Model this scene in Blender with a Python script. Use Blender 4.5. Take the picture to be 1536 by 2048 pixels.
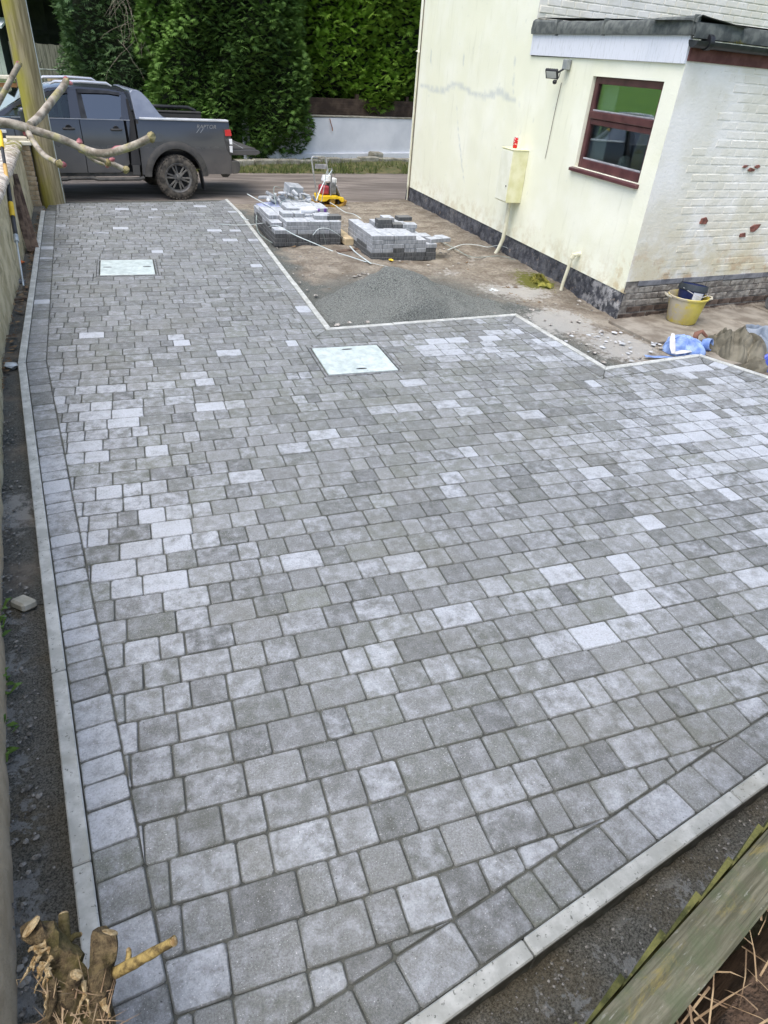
import bpy, bmesh, math, random
import numpy as np
from mathutils import Vector, Matrix, Euler, noise as mnoise
random.seed(7); RNG = np.random.default_rng(7)
SC = bpy.context.scene
for o in list(bpy.data.objects): bpy.data.objects.remove(o)
COL = SC.collection
R = math.radians

# ------------------------------------------------------------------ camera
CAMH = 2.45; FPX = 1310.0; ROLL = math.atan(0.083); AXIS = R(21.5)
_perp = (1024.0 - (115.0 + 0.083 * 68.0)) * math.cos(ROLL)
_nd = FPX * FPX / _perp
_down = Vector((-math.sin(ROLL) * _nd, math.cos(ROLL) * _nd, FPX)).normalized()      # nadir in image axes
_fw = Vector((0, 0, 1)) - _down.z * _down; _fw.normalize()
_rt = _down.cross(_fw)
if _rt.x < 0: _rt = -_rt
RTW = Vector((math.cos(AXIS), -math.sin(AXIS), 0)); FWW = Vector((math.sin(AXIS), math.cos(AXIS), 0)); DNW = Vector((0, 0, -1))
def _img_axis(i): return RTW * _rt[i] + FWW * _fw[i] + DNW * _down[i]
EX, EY, EZ = _img_axis(0), _img_axis(1), _img_axis(2)
cam_d = bpy.data.cameras.new('camera'); cam = bpy.data.objects.new('camera', cam_d); COL.objects.link(cam)
M = Matrix.Identity(4)
for r in range(3):
    M[r][0] = EX[r]; M[r][1] = -EY[r]; M[r][2] = -EZ[r]
M[2][3] = CAMH
cam.matrix_world = M
cam_d.sensor_fit = 'VERTICAL'; cam_d.sensor_height = 36.0; cam_d.sensor_width = 27.0
cam_d.lens = FPX / 2048.0 * 36.0; cam_d.clip_start = 0.05; cam_d.clip_end = 2000
SC.camera = cam
def ray(px, py): return (EX * (px - 768.0) + EY * (py - 1024.0) + EZ * FPX)
def gp(px, py, z=0.0):
    v = ray(px, py); t = (z - CAMH) / v.z
    return Vector((v.x * t, v.y * t, z))
def rp(px, py, d):                       # a point d metres out along the line of sight, used while measuring the photograph
    return Vector((0, 0, CAMH)) + ray(px, py).normalized() * d
def to_px(P):
    v = Vector(P) - Vector((0, 0, CAMH)); z = v.dot(EZ)
    return (v.dot(EX) / z * FPX + 768.0, v.dot(EY) / z * FPX + 1024.0, z)

# ------------------------------------------------------------------ world, sun, exposure
world = bpy.data.worlds.new('World'); SC.world = world; world.use_nodes = True
wn = world.node_tree.nodes; wl = world.node_tree.links; wn.clear()
SUN_EL, SUN_AZ = R(66), R(235)           # azimuth clockwise from +Y
sky = wn.new('ShaderNodeTexSky'); sky.sky_type = 'NISHITA'; sky.sun_disc = False
sky.sun_elevation = SUN_EL; sky.sun_rotation = SUN_AZ; sky.air_density = 1.0; sky.dust_density = 3.0; sky.ozone_density = 0.0
bg = wn.new('ShaderNodeBackground'); bg.inputs['Strength'].default_value = 0.15
wo = wn.new('ShaderNodeOutputWorld')
wl.new(sky.outputs[0], bg.inputs[0]); wl.new(bg.outputs[0], wo.inputs[0])
sun_d = bpy.data.lights.new('sun', 'SUN'); sun_d.energy = 1.5; sun_d.angle = R(60); sun_d.color = (1.0, 0.975, 0.94)
sun = bpy.data.objects.new('sun', sun_d); COL.objects.link(sun); sun.location = (0, 0, 12)
sd = Vector((math.sin(SUN_AZ) * math.cos(SUN_EL), math.cos(SUN_AZ) * math.cos(SUN_EL), math.sin(SUN_EL)))
sun.rotation_euler = sd.to_track_quat('Z', 'Y').to_euler()
SC.view_settings.view_transform = 'Standard'; SC.view_settings.look = 'None'
SC.view_settings.exposure = 0.80; SC.view_settings.gamma = 1.0; SC.view_settings.use_curve_mapping = False
SC.render.engine = 'CYCLES'

# ------------------------------------------------------------------ numpy noise
def vnoise(x, y, seed=0):
    x = np.asarray(x, float); y = np.asarray(y, float)
    tab = np.random.default_rng(seed + 100).random((256, 256))
    xi = np.floor(x).astype(int); yi = np.floor(y).astype(int); fx = x - xi; fy = y - yi
    fx = fx * fx * (3 - 2 * fx); fy = fy * fy * (3 - 2 * fy)
    a = tab[xi % 256, yi % 256]; b = tab[(xi + 1) % 256, yi % 256]; c = tab[xi % 256, (yi + 1) % 256]; d = tab[(xi + 1) % 256, (yi + 1) % 256]
    return (a * (1 - fx) + b * fx) * (1 - fy) + (c * (1 - fx) + d * fx) * fy
def fbm(x, y, seed=0, octs=4):
    s = 0; amp = 0.5; f = 1.0
    for k in range(octs):
        s = s + amp * vnoise(np.asarray(x) * f, np.asarray(y) * f, seed + k); amp *= 0.5; f *= 2.03
    return s
def sstep(a, b, x):
    t = np.clip((np.asarray(x, float) - a) / (b - a), 0, 1); return t * t * (3 - 2 * t)

# ------------------------------------------------------------------ materials
MATS = {}
class NT:
    def __init__(s, name):
        s.m = bpy.data.materials.new(name); s.m.use_nodes = True; s.t = s.m.node_tree; s.t.nodes.clear()
        s.out = s.t.nodes.new('ShaderNodeOutputMaterial'); s.b = s.t.nodes.new('ShaderNodeBsdfPrincipled')
        s.t.links.new(s.b.outputs[0], s.out.inputs[0]); s.co = None; MATS[name] = s.m
    def n(s, k, **kw):
        x = s.t.nodes.new(k)
        for a, v in kw.items(): setattr(x, a, v)
        return x
    def l(s, a, b): s.t.links.new(a, b)
    def val(s, sock, v):
        if isinstance(v, bpy.types.NodeSocket): s.l(v, sock)
        elif v is not None:
            if hasattr(sock, 'default_value') and not isinstance(v, (int, float)) and len(v) == 3 and len(sock.default_value) == 4: v = (*v, 1)
            sock.default_value = v
    def coord(s):
        if s.co is None:
            tc = s.n('ShaderNodeTexCoord'); s.co = tc.outputs['Object']
        return s.co
    def rcoord(s, amt=37.0):               # object coordinates shifted per object
        oi = s.n('ShaderNodeObjectInfo'); m = s.n('ShaderNodeMath', operation='MULTIPLY'); s.l(oi.outputs['Random'], m.inputs[0]); m.inputs[1].default_value = amt
        c = s.n('ShaderNodeCombineXYZ'); s.l(m.outputs[0], c.inputs[0]); s.l(m.outputs[0], c.inputs[1])
        a = s.n('ShaderNodeVectorMath', operation='ADD'); s.l(s.coord(), a.inputs[0]); s.l(c.outputs[0], a.inputs[1])
        s.co = a.outputs[0]; return s.co
    def scl(s, v3, rz=0.0):
        m = s.n('ShaderNodeMapping'); s.l(s.coord(), m.inputs['Vector']); m.inputs['Scale'].default_value = v3
        if rz: m.vector_type = 'TEXTURE'; m.inputs['Scale'].default_value = tuple(1 / q for q in v3); m.inputs['Rotation'].default_value = (0, 0, rz)
        return m.outputs[0]
    def noise(s, scale, detail=4, rough=0.55, dist=0.0, vec=None):
        x = s.n('ShaderNodeTexNoise'); s.l(vec or s.coord(), x.inputs['Vector']); x.inputs['Scale'].default_value = scale
        x.inputs['Detail'].default_value = detail; x.inputs['Roughness'].default_value = rough; x.inputs['Distortion'].default_value = dist
        return x.outputs[0]
    def vor(s, scale, vec=None, feat='F1'):
        x = s.n('ShaderNodeTexVoronoi'); x.feature = feat; s.l(vec or s.coord(), x.inputs['Vector']); x.inputs['Scale'].default_value = scale; return x.outputs['Distance']
    def ramp(s, fac, a, b, ca=0.0, cb=1.0):       # map range, smooth
        x = s.n('ShaderNodeMapRange'); x.interpolation_type = 'SMOOTHSTEP'; s.val(x.inputs[0], fac)
        x.inputs[1].default_value = a; x.inputs[2].default_value = b; x.inputs[3].default_value = ca; x.inputs[4].default_value = cb; return x.outputs[0]
    def mix(s, f, a, b, mode='MIX'):
        x = s.n('ShaderNodeMix'); x.data_type = 'RGBA'; x.blend_type = mode; s.val(x.inputs[0], f); s.val(x.inputs[6], a); s.val(x.inputs[7], b); return x.outputs[2]
    def math(s, op, a, b=0.0):
        x = s.n('ShaderNodeMath', operation=op); s.val(x.inputs[0], a); s.val(x.inputs[1], b); return x.outputs[0]
    def attr(s, name):
        x = s.n('ShaderNodeAttribute'); x.attribute_name = name; return x.outputs['Fac']
    def sep(s, vec=None):
        x = s.n('ShaderNodeSeparateXYZ'); s.l(vec or s.coord(), x.inputs[0]); return x.outputs
    def bump(s, h, strength=0.3, dist=0.01):
        x = s.n('ShaderNodeBump'); s.val(x.inputs['Height'], h); x.inputs['Strength'].default_value = strength; x.inputs['Distance'].default_value = dist
        s.l(x.outputs[0], s.b.inputs['Normal'])
    def done(s, col, rough=0.7, metal=0.0, spec=0.4):
        s.val(s.b.inputs['Base Color'], col); s.val(s.b.inputs['Roughness'], rough); s.b.inputs['Metallic'].default_value = metal
        s.b.inputs['Specular IOR Level'].default_value = spec; return s.m

def simple(name, c1, c2, scale=6.0, rough=0.7, metal=0.0, bump=0.15, bscale=60.0, spec=0.4, lo=0.35, hi=0.65, rnd=False, bdist=0.005):
    t = NT(name)
    if rnd: t.rcoord()
    f = t.ramp(t.noise(scale, 5), lo, hi)
    if bump: t.bump(t.noise(bscale, 4), bump, bdist)
    return t.done(t.mix(f, c1, c2), rough, metal, spec)

# paving block faces
def paver_mat(name):
    t = NT(name)
    tone, white, hue, mid = t.attr('tone'), t.attr('white'), t.attr('hue'), t.attr('mid')
    c = t.mix(tone, (0.105, 0.113, 0.108), (0.250, 0.264, 0.262))
    c = t.mix(t.math('MULTIPLY', hue, 0.6), c, t.mix(tone, (0.140, 0.155, 0.120), (0.255, 0.282, 0.228)))
    cl = t.ramp(t.math('ADD', t.noise(13, 9, 0.74), t.math('MULTIPLY', mid, 0.13)), 0.46, 0.74)
    c = t.mix(t.math('MULTIPLY', cl, 0.42), c, (0.345, 0.365, 0.395))
    gr = t.ramp(t.noise(125, 4, 0.85), 0.38, 0.62)
    c = t.mix(t.math('MULTIPLY', t.math('SUBTRACT', 1.0, gr), 0.5), c, (0.055, 0.058, 0.055))
    g2 = t.ramp(t.noise(330, 2, 0.6), 0.56, 0.70); c = t.mix(t.math('MULTIPLY', g2, 0.22), c, (0.58, 0.60, 0.61))
    wn_ = t.noise(13, 9, 0.72, 0.2)
    wm = t.ramp(t.math('ADD', t.math('ADD', wn_, t.math('MULTIPLY', mid, 0.10)), t.math('MULTIPLY', white, 0.60)), 0.66, 1.10)
    wm = t.math('MULTIPLY', wm, t.ramp(t.noise(95, 3, 0.7), 0.28, 0.58, 0.45, 1.0))
    c = t.mix(t.math('MULTIPLY', wm, 0.88), c, (0.465, 0.50, 0.55))
    spk = t.ramp(t.noise(190, 1, 0.4), 0.715, 0.75)
    c = t.mix(t.math('MULTIPLY', spk, 0.55), c, (0.8, 0.81, 0.82))
    pit = t.ramp(t.noise(70, 4, 0.7), 0.30, 0.35, 1.0, 0.0)
    c = t.mix(t.math('MULTIPLY', pit, 0.8), c, (0.045, 0.048, 0.045))
    dirt = t.ramp(t.noise(1.1, 6, 0.62), 0.48, 0.68)
    c = t.mix(t.math('MULTIPLY', dirt, 0.28), c, (0.155, 0.155, 0.125))
    c = t.mix(t.math('MULTIPLY', t.math('SUBTRACT', 1.0, mid), t.ramp(t.noise(30, 4, 0.7), 0.35, 0.65, 0.0, 0.32)), c, (0.095, 0.098, 0.088))
    t.bump(t.math('SUBTRACT', t.math('ADD', t.math('MULTIPLY', t.noise(130, 4, 0.7), 0.8), t.math('MULTIPLY', t.noise(22, 4), 0.9)), pit), 0.6, 0.006)
    return t.done(c, t.ramp(t.noise(20, 3), 0.3, 0.7, 0.66, 0.88), 0, 0.35)
paver_mat('paver')

t = NT('joint_sand'); f = t.ramp(t.noise(9, 6), .35, .65)
t.bump(t.noise(300, 3), .8, .004); t.done(t.mix(f, (.055, .06, .055), (.11, .115, .10)), .95)

t = NT('kerb_concrete'); t.rcoord(); f = t.ramp(t.noise(9, 6, .65), .38, .68)
c = t.mix(f, (.36, .375, .355), (.54, .56, .54)); d = t.ramp(t.noise(55, 5, .68), .34, .40, 1, 0); c = t.mix(t.math('MULTIPLY', d, .8), c, (.09, .10, .085))
e = t.ramp(t.noise(3, 4), .55, .72); c = t.mix(t.math('MULTIPLY', e, .45), c, (.32, .32, .27)); zk = t.math('MULTIPLY', t.ramp(t.sep(t.n('ShaderNodeNewGeometry').outputs['Position'])[2], -.018, -.003, 1, 0), t.ramp(t.noise(18, 4), .3, .6, .6, 1)); c = t.mix(t.math('MULTIPLY', zk, .85), c, (.075, .07, .058)); t.bump(t.noise(150, 4), .25, .003); t.done(c, .8)

# yard ground: soil / bedding sand / lime by vertex attributes
t = NT('yard_ground'); sand, lime, foot_dark, moss = t.attr('sand'), t.attr('lime'), t.attr('foot_dark'), t.attr('moss')
n1 = t.ramp(t.noise(3.2, 8, .62), .35, .66); n2 = t.ramp(t.noise(26, 5, .7), .38, .64)
soil = t.mix(n1, (.205, .175, .138), (.37, .335, .275)); soil = t.mix(t.math('MULTIPLY', n2, .55), soil, (.105, .083, .062))
n3 = t.ramp(t.noise(80, 4, .8), .35, .65)
sd_ = t.mix(n3, (.05, .056, .052), (.21, .225, .21)); sd_ = t.mix(t.math('MULTIPLY', n1, .3), sd_, (.15, .145, .12))
dust = t.ramp(t.noise(1.7, 8, .68), .50, .66); soil = t.mix(t.math('MULTIPLY', dust, .55), soil, (.40, .365, .30)); dk2 = t.ramp(t.noise(9, 8, .75), .60, .70); soil = t.mix(t.math('MULTIPLY', dk2, .6), soil, (.075, .06, .045)); c = t.mix(sand, soil, sd_); lm = t.ramp(t.math('ADD', t.noise(14, 6, .7), t.math('MULTIPLY', lime, .6)), .72, .95)
c = t.mix(t.math('MULTIPLY', lm, .75), c, (.47, .465, .435)); c = t.mix(t.math('MULTIPLY', foot_dark, .6), c, (.05, .045, .036))
mm = t.ramp(t.math('ADD', t.noise(18, 5, .7), t.math('MULTIPLY', moss, .6)), .70, .86); c = t.mix(mm, c, (.13, .135, .03))
peb = t.ramp(t.noise(60, 2, .5), .69, .74); c = t.mix(t.math('MULTIPLY', peb, .55), c, (.55, .53, .49))
t.bump(t.math('ADD', t.noise(45, 6, .75), t.math('MULTIPLY', t.noise(260, 3, .7), .5)), .9, .02); t.done(c, .95, 0, .2)

t = NT('sand_grit'); n = t.ramp(t.noise(75, 4, .85), .36, .64); m_ = t.ramp(t.noise(3.0, 5), .4, .62)
c = t.mix(n, (.06, .067, .062), (.34, .36, .335)); c = t.mix(t.math('MULTIPLY', m_, .35), c, (.26, .275, .255)); t.bump(t.noise(60, 5, .85), 1.0, .03); t.done(c, .95, 0, .2)

t = NT('trench_grit'); n = t.ramp(t.noise(120, 4, .8), .36, .62); m_ = t.ramp(t.noise(6, 8, .72, .3), .50, .545); s3 = t.ramp(t.noise(2.2, 5, .6), .42, .66)
c = t.mix(n, (.085, .086, .074), (.38, .375, .325)); c = t.mix(t.math('MULTIPLY', s3, .6), c, t.mix(n, (.15, .125, .08), (.34, .29, .19)))
c = t.mix(t.math('MULTIPLY', m_, t.attr('lime')), c, t.mix(n, (.42, .425, .40), (.58, .585, .56))); gl = t.ramp(t.noise(200, 2, .5), .68, .73); c = t.mix(t.math('MULTIPLY', gl, .5), c, (.45, .44, .41)); t.bump(t.math('ADD', t.noise(95, 5, .85), t.math('MULTIPLY', t.noise(16, 4), .9)), 1.0, .03); t.done(c, .95, 0, .2)

t = NT('road_asphalt'); v = t.scl((.35, 1.6, 1)); n = t.ramp(t.noise(1.6, 6, .6, .3, v), .38, .64); c = t.mix(n, (.135, .115, .098), (.27, .235, .205))
g2 = t.ramp(t.noise(120, 3, .7), .35, .65); c = t.mix(t.math('MULTIPLY', g2, .35), c, (.085, .078, .07)); t.bump(t.noise(140, 3), .35, .006); t.done(c, .85)

simple('concrete_slab', (.165, .142, .112), (.30, .275, .23), 4, .9, bump=.4, bscale=60)
simple('verge_soil', (.06, .075, .025), (.14, .125, .06), 5, .95, bump=.8, bscale=20)
t = NT('grass_blade'); t.done(t.mix(t.attr('tone'), (.045, .085, .018), (.18, .20, .06)), .8)
t = NT('field_grass'); t.bump(t.noise(8, 5), .5, .05); t.done(t.mix(t.ramp(t.noise(.5, 6), .35, .65), (.055, .105, .025), (.10, .16, .04)), .9)
t = NT('paddock_grass'); t.bump(t.noise(8, 5), .5, .05); t.done(t.mix(t.ramp(t.noise(.7, 6), .35, .65), (.115, .24, .03), (.165, .31, .045)), .9)

# rendered cream wall
t = NT('cream_render'); x, y, z = t.sep()
c = t.mix(t.ramp(t.noise(1.3, 5), .38, .66), (.815, .825, .655), (.86, .87, .735))
st = t.ramp(t.noise(9, 5, .62, 0, t.scl((1, 1, .16))), .55, .76); c = t.mix(t.math('MULTIPLY', st, .38), c, (.62, .63, .48))
low = t.math('MULTIPLY', t.ramp(z, .25, .75, 1, 0), t.ramp(t.noise(6, 6, .68), .42, .64)); c = t.mix(t.math('MULTIPLY', low, .55), c, (.56, .49, .31))
cor = t.math('MULTIPLY', t.ramp(y, 6.77, 7.3, 1, 0), t.ramp(z, .3, .9, 1, 0)); cor = t.math('MULTIPLY', cor, t.ramp(t.noise(8, 5), .5, .62)); c = t.mix(t.math('MULTIPLY', cor, .7), c, (.48, .36, .17))
fl = t.math('MULTIPLY', t.attr('filler'), t.ramp(t.noise(13, 5, .65), .30, .55, .35, 1.0)); c = t.mix(t.math('MULTIPLY', fl, .62), c, (.50, .545, .535)); gs = t.ramp(t.noise(5, 6, .6), .62, .75); c = t.mix(t.math('MULTIPLY', gs, .42), c, (.55, .59, .52))
t.bump(t.math('ADD', t.math('MULTIPLY', t.noise(3, 4), 1.2), t.noise(40, 4, .65)), .30, .012); t.done(c, .85, 0, .3)
simple('door_cream', (.74, .75, .60), (.82, .83, .70), 5, .6, bump=.1)
simple('cream_paint', (.66, .65, .38), (.78, .77, .54), 5, .6, bump=.1)
t = NT('plinth_tar'); x, y, z = t.sep(); c = t.mix(t.ramp(t.noise(8, 6, .65), .35, .65), (.025, .028, .036), (.085, .09, .105))
w = t.math('MULTIPLY', t.ramp(t.noise(6, 7, .72), .46, .60), t.ramp(y, 6.7, 8.2, 1, .18)); c = t.mix(w, c, (.40, .40, .40)); w2 = t.ramp(t.noise(11, 5, .6), .62, .7); c = t.mix(t.math('MULTIPLY', w2, .6), c, (.30, .24, .19))
t.bump(t.noise(14, 6, .7), 1.0, .05); t.done(c, .8)
# white paint on brick, stained towards its foot
t = NT('white_brick_paint'); x, y, z = t.sep(); c = t.mix(t.ramp(t.noise(2.2, 5), .36, .66), (.74, .73, .65), (.83, .825, .79))
st = t.math('MULTIPLY', t.ramp(z, .35, 1.75, 1, 0), t.ramp(t.noise(2.6, 6, .64), .36, .60)); c = t.mix(t.math('MULTIPLY', st, .85), c, (.60, .54, .37))
rs = t.math('MULTIPLY', t.ramp(z, .3, 1.0, 1, 0), t.ramp(t.noise(6, 6, .68), .50, .62)); c = t.mix(t.math('MULTIPLY', rs, .65), c, (.47, .30, .16))
dk = t.ramp(t.noise(16, 6, .7), .60, .72); c = t.mix(t.math('MULTIPLY', dk, .35), c, (.40, .38, .30)); t.bump(t.noise(26, 5, .62), .5, .012); t.done(c, .8, 0, .3)
simple('old_brick_grey', (.14, .125, .11), (.34, .32, .28), 9, .9, bump=.8, bscale=30, bdist=.02, rnd=True)
simple('dpc_slate', (.13, .135, .15), (.24, .245, .26), 7, .8, bump=.5, bscale=25)
simple('red_brick', (.13, .055, .042), (.27, .11, .085), 20, .9, bump=.7, bscale=60)
simple('brown_brick', (.055, .040, .032), (.135, .10, .078), 16, .95, bump=.7, bscale=50)
simple('white_board', (.62, .65, .70), (.82, .84, .88), 9, .6, bump=.1)
t = NT('white_fascia'); v = t.scl((1, 9, 1.2)); f = t.ramp(t.noise(5, 7, .72, .2, v), .50, .68); t.bump(t.noise(20, 4, .6, 0, v), .15, .004); t.done(t.mix(t.math('MULTIPLY', f, .55), (.72, .75, .82), (.42, .45, .46)), .55)
simple('roof_felt', (.075, .085, .085), (.15, .165, .155), 12, .95, bump=.6, bscale=260)
simple('black_plastic', (.012, .013, .016), (.03, .032, .036), 8, .45, bump=0)
simple('brown_fascia', (.10, .035, .03), (.17, .07, .06), 8, .7)
t = NT('brown_upvc'); t.bump(t.noise(60, 3, .5, 0, t.scl((1, .1, 1))), .1, .002); t.done(t.mix(t.ramp(t.noise(6, 4), .3, .7), (.065, .022, .025), (.115, .045, .045)), .35)
simple('lead_trim', (.25, .25, .27), (.4, .4, .42), 8, .5)
simple('moss', (.12, .13, .02), (.27, .25, .05), 20, .95, bump=.8, bscale=60)
simple('pipe_cream', (.62, .60, .44), (.74, .73, .58), 8, .5, bump=0)
simple('grey_plastic', (.25, .27, .27), (.36, .38, .38), 8, .5, bump=0)
simple('dark_room', (.34, .35, .36), (.42, .43, .44), 2, .9, bump=0)
simple('room_white', (.55, .56, .55), (.65, .66, .65), 2, .8, bump=0)
simple('room_yellow', (.30, .26, .10), (.38, .33, .14), 4, .9, bump=0)
def glass(name, tint, rough=0.03, alpha=0.45):
    t = NT(name); t.t.nodes.remove(t.b)
    fr = t.n('ShaderNodeFresnel'); fr.inputs[0].default_value = 1.5
    gl = t.n('ShaderNodeBsdfGlossy'); gl.inputs['Roughness'].default_value = rough; gl.inputs['Color'].default_value = (.95, .97, 1, 1)
    tr = t.n('ShaderNodeBsdfTransparent'); tr.inputs[0].default_value = (*tint, 1)
    nb = t.n('ShaderNodeTexNoise'); nb.inputs['Scale'].default_value = 1.5; bp = t.n('ShaderNodeBump'); bp.inputs['Strength'].default_value = .02; t.l(nb.outputs[0], bp.inputs['Height']); t.l(bp.outputs[0], gl.inputs['Normal'])
    mx = t.n('ShaderNodeMixShader'); mm = t.math('ADD', t.math('MULTIPLY', fr.outputs[0], .75), alpha * .035); t.l(mm, mx.inputs[0]); t.l(tr.outputs[0], mx.inputs[1]); t.l(gl.outputs[0], mx.inputs[2]); t.l(mx.outputs[0], t.out.inputs[0])
glass('window_glass', (.80, .86, .84), .02, .8); glass('tinted_glass', (.16, .175, .19), .03, 5.0); glass('clear_glass', (.72, .80, .78), .02, .5)

# vehicle
t = NT('truck_paint'); x, y, z = t.sep(); d = t.math('MULTIPLY', t.ramp(z, .35, 1.22, 1, 0), t.ramp(t.noise(3.5, 5, .6), .2, .62, .55, 1.0))
c = t.mix(t.math('MULTIPLY', d, .62), (.055, .060, .074), (.24, .222, .20)); t.done(c, t.ramp(d, 0, .9, .16, .62), 0.35, .5); t.b.inputs['Coat Weight'].default_value = .6; t.b.inputs['Coat Roughness'].default_value = .12
t = NT('truck_plastic'); x, y, z = t.sep(); d = t.math('MULTIPLY', t.ramp(z, .2, 1.1, 1, .2), t.ramp(t.noise(6, 5, .6), .25, .65)); t.bump(t.noise(200, 2), .1, .002); t.done(t.mix(t.math('MULTIPLY', d, .6), (.035, .036, .038), (.19, .175, .15)), .7)
t = NT('tyre_rubber'); t.bump(t.noise(70, 4), .4, .006); t.done(t.mix(t.ramp(t.noise(9, 5), .35, .65), (.035, .033, .03), (.13, .115, .095)), .9)
simple('rim_metal', (.09, .09, .092), (.22, .21, .19), 8, .5, .4, bump=0)
simple('black_matte', (.008, .008, .009), (.014, .014, .015), 5, .7, bump=0)
simple('chrome_rail', (.70, .71, .73), (.80, .81, .83), 5, .25, .6, bump=0)
simple('rail_cap', (.55, .57, .60), (.70, .72, .75), 5, .4, .2, bump=0)  # pale colour imitates sky reflected on the near bed rail
simple('tail_red', (.45, .012, .015), (.55, .03, .03), 5, .15, bump=0); simple('tail_clear', (.75, .76, .78), (.85, .86, .88), 5, .15, bump=0)
simple('badge_silver', (.27, .275, .285), (.34, .345, .355), 5, .35, .4, bump=0)
simple('sail_sky_tone', (.20, .225, .28), (.26, .285, .34), 4, .25, .3, bump=0)  # lighter blue-grey base colour stands in for sky reflected on the sport bar

# wood, metal, odds and ends
t = NT('pole_wood'); v = t.scl((1, 1, .08)); x, y, z = t.sep(); c = t.mix(t.ramp(t.noise(22, 5, .6, .3, v), .35, .65), (.17, .14, .085), (.32, .275, .18))
al = t.math('MULTIPLY', t.ramp(x, -.12, .10, 1, .12), t.ramp(t.noise(3, 5, .6, 0, t.scl((1, 1, .4))), .30, .60)); c = t.mix(t.math('MULTIPLY', al, .85), c, (.27, .25, .022)); t.bump(t.noise(40, 5, .6, 0, v), .5, .015); t.done(c, .9)
t = NT('fence_wood'); v = t.scl((.9, 14, 8), R(17.8)); c = t.mix(t.ramp(t.noise(5, 7, .65, .5, v), .34, .66), (.07, .068, .043), (.165, .158, .112)); g_ = t.ramp(t.noise(9, 7, .7), .44, .60); c = t.mix(t.math('MULTIPLY', g_, .6), c, (.075, .095, .05))
yl = t.ramp(t.noise(16, 7, .75, .5, t.scl((.5, 1.8, 1), R(17.8))), .52, .68); c = t.mix(t.math('MULTIPLY', yl, .6), c, (.23, .185, .055)); gl = t.ramp(t.noise(40, 5, .7, .3, t.scl((.4, 2, 1), R(17.8))), .60, .68); c = t.mix(t.math('MULTIPLY', gl, .5), c, (.30, .30, .26)); ck = t.ramp(t.noise(6, 4, .5, .3, t.scl((.35, 26, 12), R(17.8))), .30, .36, 1, 0); c = t.mix(t.math('MULTIPLY', ck, .7), c, (.03, .03, .02))
t.bump(t.math('SUBTRACT', t.noise(7, 6, .65, .3, v), ck), .5, .006); t.done(c, .92, 0, .2)
t = NT('fence_board_green'); v = t.scl((6, 6, .4)); t.bump(t.noise(25, 5, .6, 0, v), .6, .006); c = t.mix(t.ramp(t.noise(14, 6, .65), .36, .64), (.035, .040, .014), (.125, .125, .042)); gy = t.ramp(t.noise(30, 5, .7), .55, .66); t.done(t.mix(t.math('MULTIPLY', gy, .6), c, (.19, .18, .07)), .95, 0, .2)
t = NT('grey_boards'); t.rcoord(); v = t.scl((4, 4, .25)); t.bump(t.noise(12, 5, .6, 0, v), .5, .01); t.done(t.mix(t.ramp(t.noise(5, 6, .65, 0, v), .34, .66), (.10, .105, .08), (.27, .265, .215)), .95)
simple('dark_fence', (.045, .03, .022), (.10, .07, .05), 4, .9, bump=.4)
simple('plank_brown', (.045, .028, .02), (.15, .105, .075), 9, .85, bump=.4, bscale=40, rnd=True)
simple('raw_plank', (.45, .36, .22), (.58, .48, .31), 8, .8, rnd=True)
simple('rail_brown', (.22, .10, .045), (.33, .17, .08), 4, .9)
simple('barn_dark', (.012, .014, .016), (.03, .034, .034), 2, .9)
simple('barn_tin', (.60, .64, .66), (.74, .77, .79), 2, .5); simple('barn_wall', (.42, .45, .42), (.55, .57, .54), 2, .9)
t = NT('garden_wall_render'); x, y, z = t.sep(); c = t.mix(t.ramp(t.noise(4, 6, .62), .36, .64), (.44, .38, .235), (.66, .585, .405))
w = t.ramp(t.noise(6, 7, .68, .3, t.scl((1, 1, .6))), .55, .66); c = t.mix(t.math('MULTIPLY', w, .7), c, (.22, .20, .125)); p = t.ramp(t.noise(3, 5, .6), .6, .7); c = t.mix(t.math('MULTIPLY', p, .6), c, (.70, .655, .52)); c = t.mix(t.ramp(y, 3.2, 4.6, .85, 0), c, t.mix(t.ramp(t.noise(9, 6), .35, .65), (.52, .40, .27), (.64, .51, .36))); t.bump(t.noise(22, 6, .7), .8, .02); t.done(c, .9)
t = NT('wall_coping'); c = t.mix(t.ramp(t.noise(12, 6, .65), .36, .62), (.30, .245, .195), (.72, .66, .58)); ms = t.math('MULTIPLY', t.ramp(t.sep()[1], 11.6, 13.0), t.ramp(t.noise(9, 5, .65), .42, .56)); c = t.mix(ms, c, (.20, .19, .03)); t.bump(t.noise(22, 6, .7), .9, .03); t.done(c, .9)
simple('buff_brick', (.30, .22, .13), (.46, .37, .25), 12, .9, bump=.4, rnd=True); simple('buff_mortar', (.42, .38, .28), (.5, .46, .36), 12, .95)
t = NT('white_wall_paint'); c = t.mix(t.ramp(t.noise(1.2, 6), .35, .65), (.64, .665, .70), (.76, .78, .81)); s = t.ramp(t.noise(4, 6, .65, 0, t.scl((1, 1, .25))), .6, .75); c = t.mix(t.math('MULTIPLY', s, .35), c, (.4, .42, .40)); t.bump(t.noise(14, 5), .3, .02); t.done(c, .85)
simple('low_stone', (.20, .19, .15), (.36, .35, .29), 6, .95, bump=.7, bscale=18, bdist=.03)
t = NT('galvanised'); c = t.mix(t.ramp(t.noise(9, 7, .7), .34, .66), (.44, .51, .495), (.62, .70, .68)); d = t.ramp(t.noise(24, 7, .75), .56, .68); c = t.mix(t.math('MULTIPLY', d, .5), c, (.34, .36, .34)); t.bump(t.noise(60, 4), .15, .003); t.done(c, .5, .2); simple('steel_frame', (.16, .17, .17), (.30, .31, .31), 20, .6, .4)
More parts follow.
